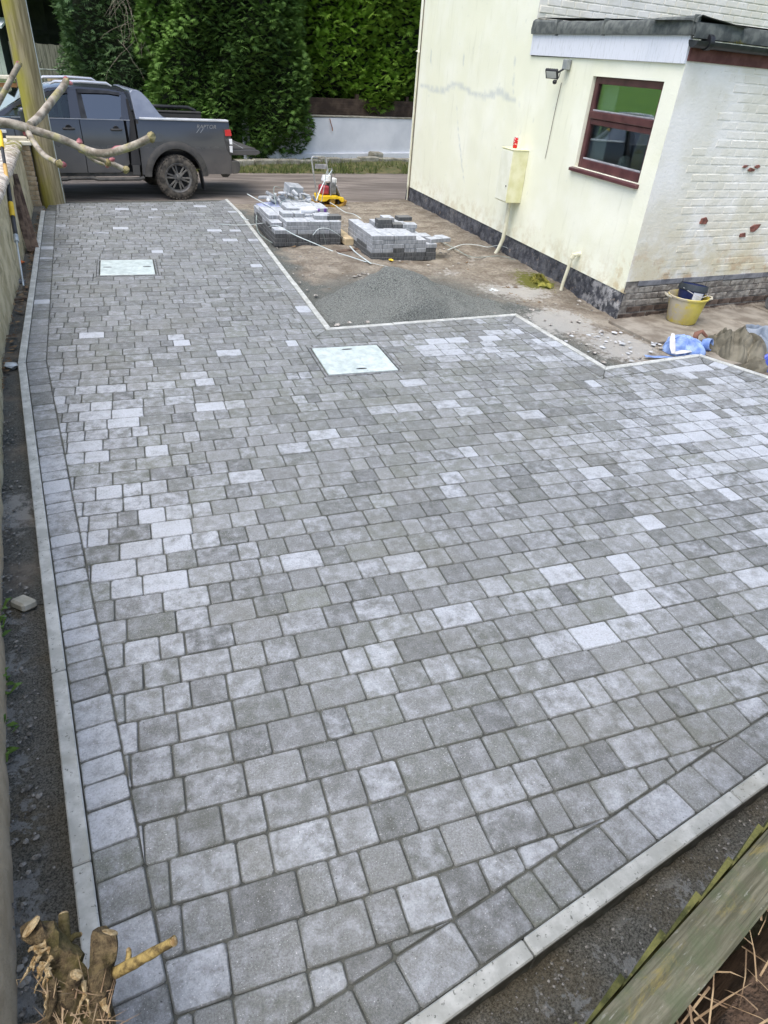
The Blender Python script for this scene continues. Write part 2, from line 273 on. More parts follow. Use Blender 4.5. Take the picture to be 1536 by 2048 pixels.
simple('yellow_paint', (.72, .47, .015), (.85, .58, .03), 7, .45); simple('rust_yellow', (.22, .12, .03), (.42, .26, .05), 12, .8)
simple('steel_tube', (.36, .37, .37), (.55, .56, .56), 10, .4, .5, bump=0); simple('engine_red', (.28, .03, .045), (.40, .07, .085), 10, .45); simple('engine_white', (.62, .63, .62), (.78, .79, .78), 12, .5); simple('engine_grey', (.16, .165, .17), (.30, .31, .31), 20, .6, .3)
t = NT('strap_white'); t.done(t.mix(t.ramp(t.noise(8, 3), .35, .65), (.42, .50, .50), (.58, .64, .64)), .45)
t = NT('strap_dark'); t.done(t.mix(t.ramp(t.noise(8, 3), .35, .65), (.12, .15, .14), (.25, .30, .28)), .5)
t = NT('block_pale'); t.rcoord(); v = t.scl((1, 1, .06)); c = t.mix(t.ramp(t.noise(55, 4, .6, 0, v), .36, .62), (.20, .212, .222), (.34, .355, .37)); f = t.ramp(t.sep()[2], .02, .032); c = t.mix(f, c, t.mix(t.ramp(t.noise(14, 4), .35, .65), (.36, .39, .415), (.53, .565, .60))); t.bump(t.noise(120, 3), .3, .003); t.done(c, .85)
t = NT('block_dark'); t.rcoord(); v = t.scl((1, 1, .06)); c = t.mix(t.ramp(t.noise(55, 4, .6, 0, v), .36, .62), (.045, .048, .05), (.105, .108, .108)); f = t.ramp(t.sep()[2], .02, .032); c = t.mix(f, c, (.17, .175, .17)); t.bump(t.noise(120, 3), .3, .003); t.done(c, .85)
simple('chip_white', (.36, .385, .40), (.58, .60, .62), 9, .8, rnd=True); simple('slab_grey', (.24, .26, .28), (.38, .40, .42), 9, .85)
simple('sheet_lilac', (.26, .30, .46), (.42, .46, .60), 6, .3, bump=.4, bscale=14, bdist=.02); simple('sheet_white', (.68, .70, .74), (.82, .83, .86), 9, .3, bump=.4, bscale=18, bdist=.02)
simple('purple_plastic', (.11, .05, .22), (.2, .1, .34), 6, .4)
t = NT('bucket_yellow'); x, y, z = t.sep(); c = t.mix(t.ramp(t.noise(6, 5), .35, .65), (.56, .45, .06), (.68, .57, .10)); d = t.math('MULTIPLY', t.ramp(x, -.16, .06, 1, .1), t.ramp(t.noise(9, 6, .65), .3, .55)); c = t.mix(t.math('MULTIPLY', d, .9), c, (.46, .42, .36)); d2 = t.ramp(t.noise(24, 5, .7), .6, .7); c = t.mix(t.math('MULTIPLY', d2, .5), c, (.5, .5, .46)); t.done(c, .6)
t = NT('bucket_blue'); c = t.mix(t.ramp(t.noise(9, 5), .35, .65), (.012, .018, .075), (.02, .035, .11)); t.done(c, .4)
simple('bucket_rim', (.02, .028, .035), (.04, .05, .06), 8, .5, bump=0); simple('label_white', (.6, .62, .66), (.75, .76, .8), 20, .5, bump=0)
simple('cloth_khaki', (.085, .078, .056), (.175, .162, .122), 5, .8, bump=.3, bscale=40); simple('cloth_blue', (.11, .19, .44), (.30, .42, .68), 7, .4, bump=.3, bscale=25, bdist=.01); simple('cloth_grey', (.14, .175, .225), (.27, .31, .37), 6, .75, bump=.3); simple('cloth_royal', (.04, .07, .36), (.10, .14, .52), 7, .35, bump=.3)
simple('cloth_white', (.46, .46, .45), (.62, .62, .61), 7, .5); simple('rag_brown', (.10, .045, .03), (.2, .1, .07), 7, .8)
simple('rust_steel', (.22, .08, .03), (.36, .15, .06), 14, .8); simple('wheel_grey', (.14, .15, .16), (.24, .25, .26), 8, .7)
t = NT('can_red'); x, y, z = t.sep(); s = t.ramp(t.noise(34, 2, .5, .6), .56, .60); c = t.mix(t.math('MULTIPLY', s, t.ramp(z, .03, .05)), (.60, .015, .02), (.8, .55, .5)); t.done(c, .25, .2); simple('can_silver', (.6, .61, .62), (.7, .71, .72), 9, .3, .7, bump=0)
t = NT('bark_stump'); c = t.mix(t.ramp(t.noise(38, 7, .75, .4), .36, .62), (.055, .036, .018), (.30, .225, .115)); g_ = t.ramp(t.noise(7, 5, .6), .55, .66); c = t.mix(t.math('MULTIPLY', g_, .5), c, (.19, .17, .04)); t.bump(t.noise(60, 7, .75, .4), 1.0, .03); t.done(c, .92)
t = NT('cut_wood'); c = t.mix(t.ramp(t.noise(45, 6, .7, .6), .34, .66), (.33, .205, .075), (.72, .58, .34)); c = t.mix(t.math('MULTIPLY', t.ramp(t.noise(14, 5, .7), .52, .66), .7), c, (.20, .12, .05)); t.bump(t.noise(70, 6, .75), 1.0, .015); t.done(c, .9)
simple('knot_dark', (.035, .03, .018), (.10, .085, .05), 60, .9); simple('twig_yellow', (.09, .062, .022), (.33, .245, .085), 55, .8, bump=.5)
t = NT('twig_bark'); c = t.mix(t.ramp(t.noise(60, 5, .6), .35, .65), (.16, .135, .105), (.40, .36, .30)); g_ = t.ramp(t.noise(35, 4), .56, .68); c = t.mix(t.math('MULTIPLY', g_, .6), c, (.36, .33, .12)); t.bump(t.noise(180, 4), .4, .002); t.done(c, .85)
simple('bud_red', (.22, .05, .06), (.42, .16, .17), 60, .5); simple('bud_scale', (.20, .165, .07), (.40, .34, .18), 90, .8, bump=.6, bscale=200)
simple('tool_yellow', (.70, .46, .02), (.8, .56, .05), 9, .5); simple('tool_black', (.02, .021, .024), (.05, .05, .055), 9, .5, bump=0); simple('tool_wood', (.42, .25, .07), (.58, .38, .13), 14, .7); simple('tool_steel', (.36, .40, .42), (.55, .60, .62), 9, .4, .4)
simple('litter_leaf', (.09, .055, .03), (.24, .16, .085), 12, .9, rnd=True); simple('orange_plastic', (.72, .14, .03), (.8, .2, .05), 9, .5); simple('clear_plastic', (.45, .50, .52), (.65, .70, .72), 12, .25)
simple('stone_pale', (.42, .40, .32), (.58, .55, .45), 12, .9, bump=.5); simple('gravel', (.14, .13, .115), (.46, .44, .40), 30, .95)
simple('trench_stone', (.09, .087, .077), (.30, .29, .26), 40, .95)
simple('dead_grass', (.22, .145, .085), (.46, .34, .2), 14, .9); simple('bank_soil', (.05, .035, .025), (.12, .08, .055), 8, .95, bump=1.0, bscale=24, bdist=.03); simple('weed_leaf', (.08, .16, .03), (.16, .28, .06), 10, .7)
simple('flood_glass', (.45, .48, .46), (.6, .62, .6), 5, .2, bump=0)
for nm, a, b in (('leaf_dark', (.026, .066, .016), (.155, .285, .058)), ('leaf_blue', (.032, .075, .034), (.17, .28, .11)), ('leaf_bright', (.03, .085, .012), (.27, .46, .06))):
    t = NT(nm); t.done(t.mix(t.attr('tone'), a, b), .75, 0, .25)
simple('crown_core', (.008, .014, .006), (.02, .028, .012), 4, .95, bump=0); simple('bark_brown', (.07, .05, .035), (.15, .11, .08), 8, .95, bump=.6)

# ------------------------------------------------------------------ mesh helpers
class MB:
    def __init__(s): s.v = []; s.f = []; s.at = {}
    def add(s, vs, fs):
        b = len(s.v); s.v += [tuple(p) for p in vs]; s.f += [tuple(i + b for i in f) for f in fs]; return s
    def box(s, c, d, rot=None):
        x, y, z = d[0] / 2, d[1] / 2, d[2] / 2
        P = [Vector(p) for p in ((-x, -y, -z), (x, -y, -z), (x, y, -z), (-x, y, -z), (-x, -y, z), (x, -y, z), (x, y, z), (-x, y, z))]
        if rot is not None:
            Rm = rot if isinstance(rot, Matrix) else Euler(rot).to_matrix(); P = [Rm @ p for p in P]
        return s.add([p + Vector(c) for p in P], [(0, 3, 2, 1), (4, 5, 6, 7), (0, 1, 5, 4), (1, 2, 6, 5), (2, 3, 7, 6), (3, 0, 4, 7)])
    def tube(s, pts, rad, n=8, caps=True, flat=1.0):
        pts = [Vector(p) for p in pts]; rad = rad if isinstance(rad, (list, tuple)) else [rad] * len(pts)
        b = len(s.v); up = Vector((0, 0, 1)); prev = None
        for i, p in enumerate(pts):
            d = (pts[min(i + 1, len(pts) - 1)] - pts[max(i - 1, 0)]).normalized()
            if prev is None:
                a = d.cross(up) if abs(d.dot(up)) < .95 else d.cross(Vector((1, 0, 0)))
            else: a = prev - d * prev.dot(d)
            a.normalize(); c = d.cross(a); prev = a
            for k in range(n):
                th = 2 * math.pi * k / n; s.v.append(tuple(p + a * math.cos(th) * rad[i] + c * math.sin(th) * rad[i] * flat))
        for i in range(len(pts) - 1):
            for k in range(n):
                q = b + i * n; s.f.append((q + k, q + (k + 1) % n, q + n + (k + 1) % n, q + n + k))
        if caps:
            s.f.append(tuple(b + k for k in range(n))[::-1]); s.f.append(tuple(b + (len(pts) - 1) * n + k for k in range(n)))
        return s
    def lathe(s, prof, n=24, M4=None, close=False):
        b = len(s.v); M4 = M4 or Matrix.Identity(4)
        for r_, z_ in prof:
            for k in range(n):
                th = 2 * math.pi * k / n; s.v.append(tuple(M4 @ Vector((r_ * math.cos(th), r_ * math.sin(th), z_))))
        m = len(prof)
        for i in range(m - 1 + (1 if close else 0)):
            j = (i + 1) % m
            for k in range(n): s.f.append((b + i * n + k, b + i * n + (k + 1) % n, b + j * n + (k + 1) % n, b + j * n + k))
        return s
    def prism(s, poly, fn, lo, hi):        # poly in 2-D, fn(u, v, w) -> 3-D, between w=lo and w=hi
        n = len(poly); vs = [fn(u, v, lo) for u, v in poly] + [fn(u, v, hi) for u, v in poly]
        return s.add(vs, [tuple(range(n))[::-1], tuple(range(n, 2 * n))] + [(i, (i + 1) % n, n + (i + 1) % n, n + i) for i in range(n)])
    def grid(s, P):                         # P[i][j] points
        b = len(s.v); m, n = len(P), len(P[0])
        for row in P: s.v += [tuple(p) for p in row]
        for i in range(m - 1):
            for j in range(n - 1): s.f.append((b + i * n + j, b + i * n + j + 1, b + (i + 1) * n + j + 1, b + (i + 1) * n + j))
        return s
    def build(s, name, mat, parent=None, smooth=False, bevel=0.0, seg=1, attrs=None, fix=True):
        me = bpy.data.meshes.new(name); me.from_pydata(s.v, [], s.f)
        if bevel or fix:
            bm = bmesh.new(); bm.from_mesh(me)
            if fix: bmesh.ops.recalc_face_normals(bm, faces=bm.faces)
            if bevel:
                ed = [e for e in bm.edges if len(e.link_faces) == 2 and e.calc_face_angle(0) > .5]
                bmesh.ops.bevel(bm, geom=ed, offset=bevel, segments=seg, affect='EDGES', profile=.5)
            bm.to_mesh(me); bm.free()
        if attrs:
            for k, arr in attrs.items():
                a = me.attributes.new(k, 'FLOAT', 'POINT'); a.data.foreach_set('value', np.asarray(arr, np.float32))
        if smooth:
            me.polygons.foreach_set('use_smooth', [True] * len(me.polygons))
            if smooth != 2:
                try: me.set_sharp_from_angle(angle=R(42))
                except Exception: pass
        return mk(name, me, mat, parent)
def mk(name, me, mat, parent=None):
    o = bpy.data.objects.new(name, me); COL.objects.link(o)
    if mat and not me.materials: me.materials.append(MATS[mat])
    if parent: o.parent = parent
    return o
def npmesh(name, V, F, mat, parent=None, attrs=None, smooth=False):       # uniform faces from numpy
    me = bpy.data.meshes.new(name); V = np.asarray(V, np.float32); F = np.asarray(F, np.int32); k = F.shape[1]
    me.vertices.add(len(V)); me.vertices.foreach_set('co', V.ravel()); me.loops.add(F.size); me.loops.foreach_set('vertex_index', F.ravel())
    me.polygons.add(len(F)); me.polygons.foreach_set('loop_start', np.arange(0, F.size, k, dtype=np.int32)); me.polygons.foreach_set('loop_total', np.full(len(F), k, np.int32))
    me.update(calc_edges=True)
    if attrs:
        for kk, arr in attrs.items():
            a = me.attributes.new(kk, 'FLOAT', 'POINT'); a.data.foreach_set('value', np.asarray(arr, np.float32))
    if smooth: me.polygons.foreach_set('use_smooth', np.ones(len(F), bool))
    return mk(name, me, mat, parent)
def gridF(m, n):
    i, j = np.meshgrid(np.arange(m - 1), np.arange(n - 1), indexing='ij'); a = (i * n + j).ravel()
    return np.stack([a, a + n, a + n + 1, a + 1], 1)
def tag(o, label, cat, group=None):
    o['label'] = label; o['category'] = cat
    if group: o['group'] = group
    return o
def struct(o): o['kind'] = 'structure'; return o
def stuff(o): o['kind'] = 'stuff'; return o
def thing(name, label, cat, loc=(0, 0, 0), rz=0.0, group=None):
    o = bpy.data.objects.new(name, None); COL.objects.link(o); o.location = loc; o.rotation_euler = (0, 0, rz); o.empty_display_size = .1
    return tag(o, label, cat, group)
def rock(mb, c, r, seed=0, flat=.6):
    rr = random.Random(seed); P = []
    for (x, y, z) in ((1, 0, 0), (-1, 0, 0), (0, 1, 0), (0, -1, 0), (0, 0, 1), (0, 0, -1), (.7, .7, .4), (-.7, .7, .4), (-.7, -.7, .4), (.7, -.7, .4)):
        P.append(Vector((x, y, z * flat)) * r * rr.uniform(.7, 1.15) + Vector(c))
    bm = bmesh.new(); vs = [bm.verts.new(p) for p in P]; bmesh.ops.convex_hull(bm, input=vs); bm.verts.index_update()
    bm.verts.ensure_lookup_table(); ok = [v for v in bm.verts if v.link_faces]; idx = {v: i for i, v in enumerate(ok)}
    mb.add([v.co for v in ok], [tuple(idx[v] for v in f.verts) for f in bm.faces]); bm.free()


# ================================================================== SETTING: driveway
def line_pt(a, b, y): t = (y - a[1]) / (b[1] - a[1]); return (a[0] + (b[0] - a[0]) * t, y)
KERB = [(-.317, .491), (-1.086, 6.296), (-1.385, 13.0), (-1.36, 13.80), (1.72, 14.22), (1.79, 13.0), (1.815, 6.757), (4.229, 6.933), (4.352, 5.222), (5.707, 5.381), (7.25, 2.12)]
# inner-edge polygon of the kerb, clockwise from the near left corner; the far end meets the road without a kerb
def offset_poly(P, d):                       # inward offset, clockwise polygon
    n = len(P); out = []
    for i in range(n):
        a, b, c = Vector(P[i - 1]), Vector(P[i]), Vector(P[(i + 1) % n])
        d1 = (b - a).normalized(); d2 = (c - b).normalized()
        n1 = Vector((d1.y, -d1.x)); n2 = Vector((d2.y, -d2.x))
        k = (n1 + n2); k = k / max(.2, (k.length_squared / 2)); out.append(tuple(b + k * d))
    return out
BAND = .165; J = .0015
IN = offset_poly(KERB, BAND + J)
def half(P, a, b, keep_right=True):          # clip convex polygon P to the right of a->b
    out = []; ax, ay = a; dx, dy = b[0] - a[0], b[1] - a[1]
    s = [(dx * (p[1] - ay) - dy * (p[0] - ax)) for p in P]
    if not keep_right: s = [-q for q in s]
    for i in range(len(P)):
        p, q = P[i - 1], P[i]; sp, sq = s[i - 1], s[i]
        if (sp <= 0) != (sq <= 0):
            t = sp / (sp - sq); out.append((p[0] + (q[0] - p[0]) * t, p[1] + (q[1] - p[1]) * t))
        if sq <= 0: out.append(q)
    return out
def area(P): return abs(sum(P[i - 1][0] * P[i][1] - P[i][0] * P[i - 1][1] for i in range(len(P)))) / 2 if len(P) > 2 else 0
COURSE = .1655; Y0 = gp(700, 1911).y - COURSE * 12
jl = lambda y: Y0 + COURSE * math.floor((y - Y0) / COURSE)
YA = jl(IN[6][1]); YC = jl(IN[8][1])
def regions(P):
    P = half(P, IN[0], IN[1]); P = half(P, IN[1], IN[2]) if P else P; P = half(P, IN[3], IN[4]) if P else P; P = half(P, IN[10], IN[0]) if P else P
    if len(P) < 3: return
    hi = half(P, (0, YA), (1, YA), False)
    if len(hi) > 2:
        yield half(hi, IN[5], IN[6])
        w = half(hi, IN[5], IN[6], False)
        if len(w) > 2: w = half(w, IN[6], IN[7])
        if len(w) > 2: yield half(w, IN[7], IN[8])
    mid = half(P, (0, YA), (1, YA)); mid = half(mid, (0, YC), (1, YC), False) if len(mid) > 2 else mid
    if len(mid) > 2:
        yield half(mid, IN[7], IN[8])
        w = half(mid, IN[7], IN[8], False)
        if len(w) > 2: w = half(w, IN[8], IN[9])
        if len(w) > 2: yield half(w, IN[9], IN[10])
    lo = half(P, (0, YC), (1, YC))
    if len(lo) > 2: yield half(lo, IN[9], IN[10])
COVERS = [(1.490, 2.258, 5.530, 6.275), (-.532, .202, 9.018, 9.800)]
def minus(P, r):
    x0, x1, y0, y1 = r; out = []
    if max(p[0] for p in P) <= x0 or min(p[0] for p in P) >= x1 or max(p[1] for p in P) <= y0 or min(p[1] for p in P) >= y1: return [P]
    L = [p for p in P]
    o = half(L, (x0, 0), (x0, 1), False); L = half(L, (x0, 0), (x0, 1)); out.append(o)
    if len(L) > 2: o = half(L, (x1, 0), (x1, 1)); L = half(L, (x1, 0), (x1, 1), False); out.append(o)
    if len(L) > 2: o = half(L, (0, y1), (1, y1), False); L = half(L, (0, y1), (1, y1)); out.append(o)
    if len(L) > 2: out.append(half(L, (0, y0), (1, y0)))
    return [q for q in out if len(q) > 2]
pav = []                                      # list of polygons (world XY), with tone seeds
prng = random.Random(11); ci = 0; y = Y0
while y < 14.4:
    x = -2.0 - prng.random() * .3; last = None
    while x < 7.6:
        w = prng.choice([.24, .24, .24, .165, .165, .12] if last != .24 else [.24, .24, .165, .165, .12, .12]); last = w
        P = [(x, y), (x, y + COURSE), (x + w, y + COURSE), (x + w, y)]
        for q in regions(P):
            if len(q) > 2 and area(q) > 4e-4:
                qs = [q]
                for c in COVERS:
                    g_ = (c[0] - .004, c[1] + .004, c[2] - .004, c[3] + .004); qs = [s for z in qs for s in minus(z, g_)]
                for z in qs:
                    if area(z) > 3e-4: pav.append(z)
        x += w
    y += COURSE
# edging band, one block deep, along every kerbed side
segs = [(10, 0), (0, 1), (1, 2), (4, 5), (5, 6), (6, 7), (7, 8), (8, 9), (9, 10)]
for i, j in segs:
    a, b, ai, bi = Vector(KERB[i]), Vector(KERB[j]), Vector(IN[i]), Vector(IN[j]); d = (b - a); L = d.length; d.normalize(); nrm = Vector((d.y, -d.x))
    t = -.12 if (i, j) != (1, 2) else 0
    while t < L + .3:
        w = prng.choice([.24, .165, .165, .12, .12])
        p0 = a + d * t; p1 = a + d * (t + w); P = [tuple(p0), tuple(p1), tuple(p1 + nrm * BAND), tuple(p0 + nrm * BAND)]
        P = half(P, tuple(a), tuple(ai), False)
        # keep between the two mitre lines
        if len(P) > 2: P = half(P, tuple(b), tuple(bi))
        if len(P) > 2 and area(P) > 3e-4: pav.append(P)
        t += w
def tidy(P):                                   # anticlockwise, no near-duplicate corners
    out = []
    for p in P:
        if not out or (Vector(p) - Vector(out[-1])).length > .004: out.append(p)
    if len(out) > 2 and (Vector(out[0]) - Vector(out[-1])).length <= .004: out.pop()
    if len(out) < 3: return None
    s = sum(out[i - 1][0] * out[i][1] - out[i][0] * out[i - 1][1] for i in range(len(out)))
    return out if s > 0 else out[::-1]
def shrink(P, d):
    n = len(P); out = []
    for i in range(n):
        a, b, c = Vector(P[i - 1]), Vector(P[i]), Vector(P[(i + 1) % n]); d1 = (b - a).normalized(); d2 = (c - b).normalized()
        n1 = Vector((-d1.y, d1.x)); n2 = Vector((-d2.y, d2.x)); k = n1 + n2; k = k / max(.5, k.length_squared / 2); out.append(b + k * d)
    return out
def roundc(P, r):
    n = len(P); out = []
    for i in range(n):
        a, b, c = P[i - 1], P[i], P[(i + 1) % n]; l1 = (a - b).length; l2 = (c - b).length; q = min(r, l1 * .3, l2 * .3)
        p0 = b + (a - b).normalized() * q; p2 = b + (c - b).normalized() * q; out += [p0, p2]
    return out
def paver_geo(P, rr):
    A = roundc(shrink(P, .0015 + rr.random() * .0015),   .006 + rr.random() * .005); B = [p for p in roundc(shrink(P, .0055), .008)]
    n = len(A); h = rr.uniform(-.0018, .0018); tx, ty = rr.uniform(-.008, .008), rr.uniform(-.008, .008)
    cx = sum(p.x for p in A) / n; cy = sum(p.y for p in A) / n; zz = lambda p: h + (p.x - cx) * tx + (p.y - cy) * ty
    C = roundc(shrink(P, .014 if min((A[i] - A[i - 1]).length for i in range(1, n, 2)) > .05 else .008), .014)
    jx = [(rr.gauss(0, .0009), rr.gauss(0, .0009)) for _ in range(n)]
    V = [(p.x, p.y, zz(p)) for p in C] + [(p.x + j[0], p.y + j[1], zz(p) - .0005) for p, j in zip(B, jx)] + [(p.x + j[0], p.y + j[1], zz(p) - .0050) for p, j in zip(A, jx)] + [(p.x, p.y, -.035) for p in A]
    F = [tuple(range(n))]
    for q in range(3): F += [(q * n + k, (q + 1) * n + k, (q + 1) * n + (k + 1) % n, q * n + (k + 1) % n) for k in range(n)]
    return V, F, (cx, cy), [1.0] * n + [0.0] * (3 * n)
rr = random.Random(3); cand = []
for P in pav:
    P = tidy(P)
    if not P or area(P) < 4e-4: continue
    try: V, F, (cx, cy), mid = paver_geo(P, rr)
    except ZeroDivisionError: continue
    # whiteness clusters: right-hand middle, left-hand strip, scattered far specks
    w = .06 + .20 * rr.random()
    w += .62 * math.exp(-((cx - 4.7) / 1.5) ** 2 - ((cy - 3.7) / 1.05) ** 2) * rr.choice([.25, .8, 1.0, 1.2])
    w += .50 * math.exp(-((cx + .35) / .55) ** 2 - ((cy - 4.0) / 1.7) ** 2) * rr.choice([.2, .6, 1.0, 1.3])
    w += .42 * math.exp(-((cx + .62 - .1324 * (3.5 - cy)) / .12) ** 2 - ((cy - 3.9) / 2.0) ** 2) * rr.choice([0, .6, 1.0])
    w += .55 * math.exp(-((cx - 3.6) / 1.2) ** 2 - ((cy - 6.1) / .5) ** 2) * rr.choice([0, .2, 1.0, 1.5]) + .5 * math.exp(-((cx - 5.3) / .8) ** 2 - ((cy - 5.0) / .35) ** 2) * rr.choice([0, .1, 1.5])
    if cy > 6 and rr.random() < .04: w += rr.uniform(.45, .95)
    if 1.5 < cy <= 6 and rr.random() < .12: w += rr.uniform(.15, .5)
    if cy <= 2.6 and rr.random() < .5: w += rr.uniform(.05, .32)
    tone = min(1, max(0, rr.gauss(.47, .27))); hue = max(0, min(1, .25 + rr.gauss(0, .3) + .5 * math.exp(-((cy - 5.2) / 1.3) ** 2 - ((cx - 2) / 1.8) ** 2)))
    pr = [to_px((v[0], v[1], v[2])) for v in V[len(V) // 4:len(V) // 2]]; inf = sum(1 for q in pr if 0 < q[0] < 1536 and 0 < q[1] < 2048 and q[2] > 0)
    A2 = area([(q[0], q[1]) for q in pr]) * inf / len(pr)
    cand.append((A2, V, F, tone, min(w, .82) * (.55 + .45 * min(1, tone * 2)), hue * (1 if tone < .6 else .4), mid))
cand.sort(key=lambda c: -c[0])
# sand bed that fills the joints
bed = MB(); bp = [(p[0], p[1], -.0085) for p in KERB]; bed.add(bp + [(p[0], p[1], -.10) for p in KERB], [tuple(range(11))] + [(i, (i + 1) % 11, 11 + (i + 1) % 11, 11 + i) for i in range(11)])
driveway = struct(bed.build('driveway', 'joint_sand', fix=False))
for A2, V, F, tone, w, hue, mid in cand[:300]:
    m = MB().add(V, F); m.build('paver', 'paver', driveway, smooth=False, fix=False, attrs={'tone': [tone] * len(V), 'white': [w] * len(V), 'hue': [hue] * len(V), 'mid': mid})
m = MB(); at = {'tone': [], 'white': [], 'hue': [], 'mid': []}
for A2, V, F, tone, w, hue, mid in cand[300:]:
    m.add(V, F); at['tone'] += [tone] * len(V); at['white'] += [w] * len(V); at['hue'] += [hue] * len(V); at['mid'] += mid
stuff(m.build('paver_field', 'paver', driveway, fix=False, attrs=at))
# kerb stones
kerbs = struct(thing('kerb', 'x', 'x')); del kerbs['label']; del kerbs['category']
OUT = offset_poly(KERB, -.066); OUT0 = offset_poly(KERB, -.003)
kr = random.Random(5)
for i, j in segs:
    a, b = Vector(OUT0[i]), Vector(OUT0[j]); ao, bo = Vector(OUT[i]), Vector(OUT[j]); d = (b - a); L = d.length; d.normalize(); nrm = Vector((-d.y, d.x))
    n = max(1, round(L / .915)); front = (i, j) == (10, 0)
    cuts = [L * k / n for k in range(n + 1)]
    if front:                                 # joints where the photograph shows them
        js = sorted([(Vector(gp(1064, 1905)[:2]) - a).dot(d), (Vector(gp(1478, 1600)[:2]) - a).dot(d)]); st = js[1] - js[0]; cuts = [0]; q = js[0] % st
        while q < L: cuts.append(q); q += st
        cuts.append(L)
    for k in range(len(cuts) - 1):
        t0, t1 = cuts[k] + .002, cuts[k + 1] - .002
        if t1 - t0 < .02: continue
        q0 = ao if k == 0 else a + d * t0 + nrm * .063; q1 = bo if k == len(cuts) - 2 else a + d * t1 + nrm * .063
        p0, p1 = a + d * t0, a + d * t1; dz = kr.uniform(-.003, .003); zt = .006 + dz
        m = MB().prism([tuple(p0), tuple(p1), tuple(q1), tuple(q0)], lambda u, v, w: (u, v, w), -.16, zt)
        m.build('kerb_stone', 'kerb_concrete', kerbs, bevel=.005)

# ================================================================== SETTING: ground sheets
WALL = [(-1.62, 13.62), (-1.405, 8.93), (-1.307, 6.51), (-.90, 2.853), (-.658, 1.012), (-.54, .12)]   # foot of the garden wall
def poly_mask(X, Y, P):                       # even-odd test
    ins = np.zeros(X.shape, bool)
    for i in range(len(P)):
        (x1, y1), (x2, y2) = P[i - 1], P[i]
        c = ((y1 > Y) != (y2 > Y)) & (X < (x2 - x1) * (Y - y1) / (y2 - y1 + 1e-12) + x1); ins ^= c
    return ins
def seg_dist(X, Y, a, b):
    dx, dy = b[0] - a[0], b[1] - a[1]; t = np.clip(((X - a[0]) * dx + (Y - a[1]) * dy) / (dx * dx + dy * dy), 0, 1); return np.hypot(X - a[0] - t * dx, Y - a[1] - t * dy)
def road_near(X): return 13.99 + .13 * np.asarray(X)       # near edge of the road
RD = Vector((math.cos(R(10)), math.sin(R(10)), 0))
# far ground sheet
xs = np.r_[np.linspace(-220, -12, 14), np.linspace(-11, 22, 34), np.linspace(24, 220, 14)]; ys = np.r_[np.linspace(-40, 10, 12), np.linspace(11, 26, 16), np.linspace(28, 420, 26)]
X, Y = np.meshgrid(xs, ys, indexing='ij'); Z = -.30 + 0 * X + np.where(Y > 40, (Y - 40) * .006, 0)
struct(npmesh('ground', np.stack([X, Y, Z], -1).reshape(-1, 3), gridF(*X.shape)[:, ::-1], 'field_grass', smooth=True))
# road
P = []
for k in range(40):
    s_ = -40 + k * 2.2; c = Vector((0, 13.99, 0)); x = s_; ya = road_near(x)
    P.append([Vector((x, ya - .30, -.30)), Vector((x, ya - .22, -.135)), Vector((x, ya + 1.3, -.115)), Vector((x, ya + 2.6, -.105)), Vector((x, ya + 3.9, -.12)), Vector((x, ya + 4.5, -.13)), Vector((x, ya + 4.6, -.28))])
struct(MB().grid(P).build('road', 'road_asphalt', smooth=2))
# bare yard ground between driveway, house and road (also runs under the paving as its bed)
res = .045; xs = np.arange(-1.9, 9.4, res); ys = np.arange(3.0, 14.9, res); X, Y = np.meshgrid(xs, ys, indexing='ij')
n_lo = fbm(X * .7, Y * .7, 1); n_hi = fbm(X * 6, Y * 6, 5, 4); n_vh = fbm(X * 19, Y * 19, 9, 3)
ins = poly_mask(X, Y, offset_poly(KERB, -.05)); dk = np.full(X.shape, 9.0)
for i, j in segs: dk = np.minimum(dk, seg_dist(X, Y, KERB[i], KERB[j]))
Z = -.052 + (n_lo - .47) * .07 + (n_hi - .47) * .055 + (n_vh - .45) * .022
Z = Z + .035 * sstep(.1, .8, dk) + .05 * np.exp(-((X - 2.0) / .35) ** 2 - ((Y - 13.2) / .7) ** 2)
Z = Z + .05 * sstep(4.6, 5.5, X) * sstep(7.4, 8.4, Y)
zrd = sstep(0, 1, (Y - (road_near(X) - .22 + .5 * (n_lo - .5))) / .35); Z = Z * (1 - zrd) + zrd * (-.15)
Z = np.where(X < -.2, np.where(dk < .35, -.055 + (n_hi - .47) * .05 + (n_vh - .45) * .02, Z), Z)
Z = np.where(ins, -.125, Z)
Z = np.where(Y > road_near(X) + .22, -.26, Z)
path = sstep(0, .25, X - (4.75 + .6 * (n_lo - .5))) * sstep(7.0, 6.6, Y); Z = Z * (1 - path) + path * (-.045)
dA = seg_dist(X, Y, KERB[5], KERB[6]); dB = seg_dist(X, Y, KERB[6], KERB[7]); dC = seg_dist(X, Y, KERB[7], KERB[8])
sand = sstep(.42, .12, dA + (n_hi - .5) * .5) + sstep(1.9, .9, np.hypot((X - 3.0), (Y - 7.5) * 1.1) + (n_hi - .5) * .7) + sstep(.62, .22, dC + (n_hi - .5) * .5) * .95 + sstep(.7, .3, np.minimum(dB, 9) + (n_hi - .5) * .4)
sand = np.clip(sand + np.where(X < -.2, sstep(.30, .6, n_lo + (n_hi - .5) * .6) * .9, 0), 0, 1)
blob = lambda cx, cy, r, k=1.0: k * np.exp(-(np.hypot(X - cx, Y - cy) / r) ** 2)
lime = blob(4.75, 6.75, .42) + blob(5.15, 6.0, .33, .9) + blob(4.9, 5.75, .35, .6) + blob(4.6, 8.0, .4, .55) + blob(5.0, 7.8, .35, .5) + blob(4.9, 9.6, .5, .35) + blob(4.2, 8.9, .3, .4) + blob(-1.02, 3.9, .25, .7) + .25 * n_lo
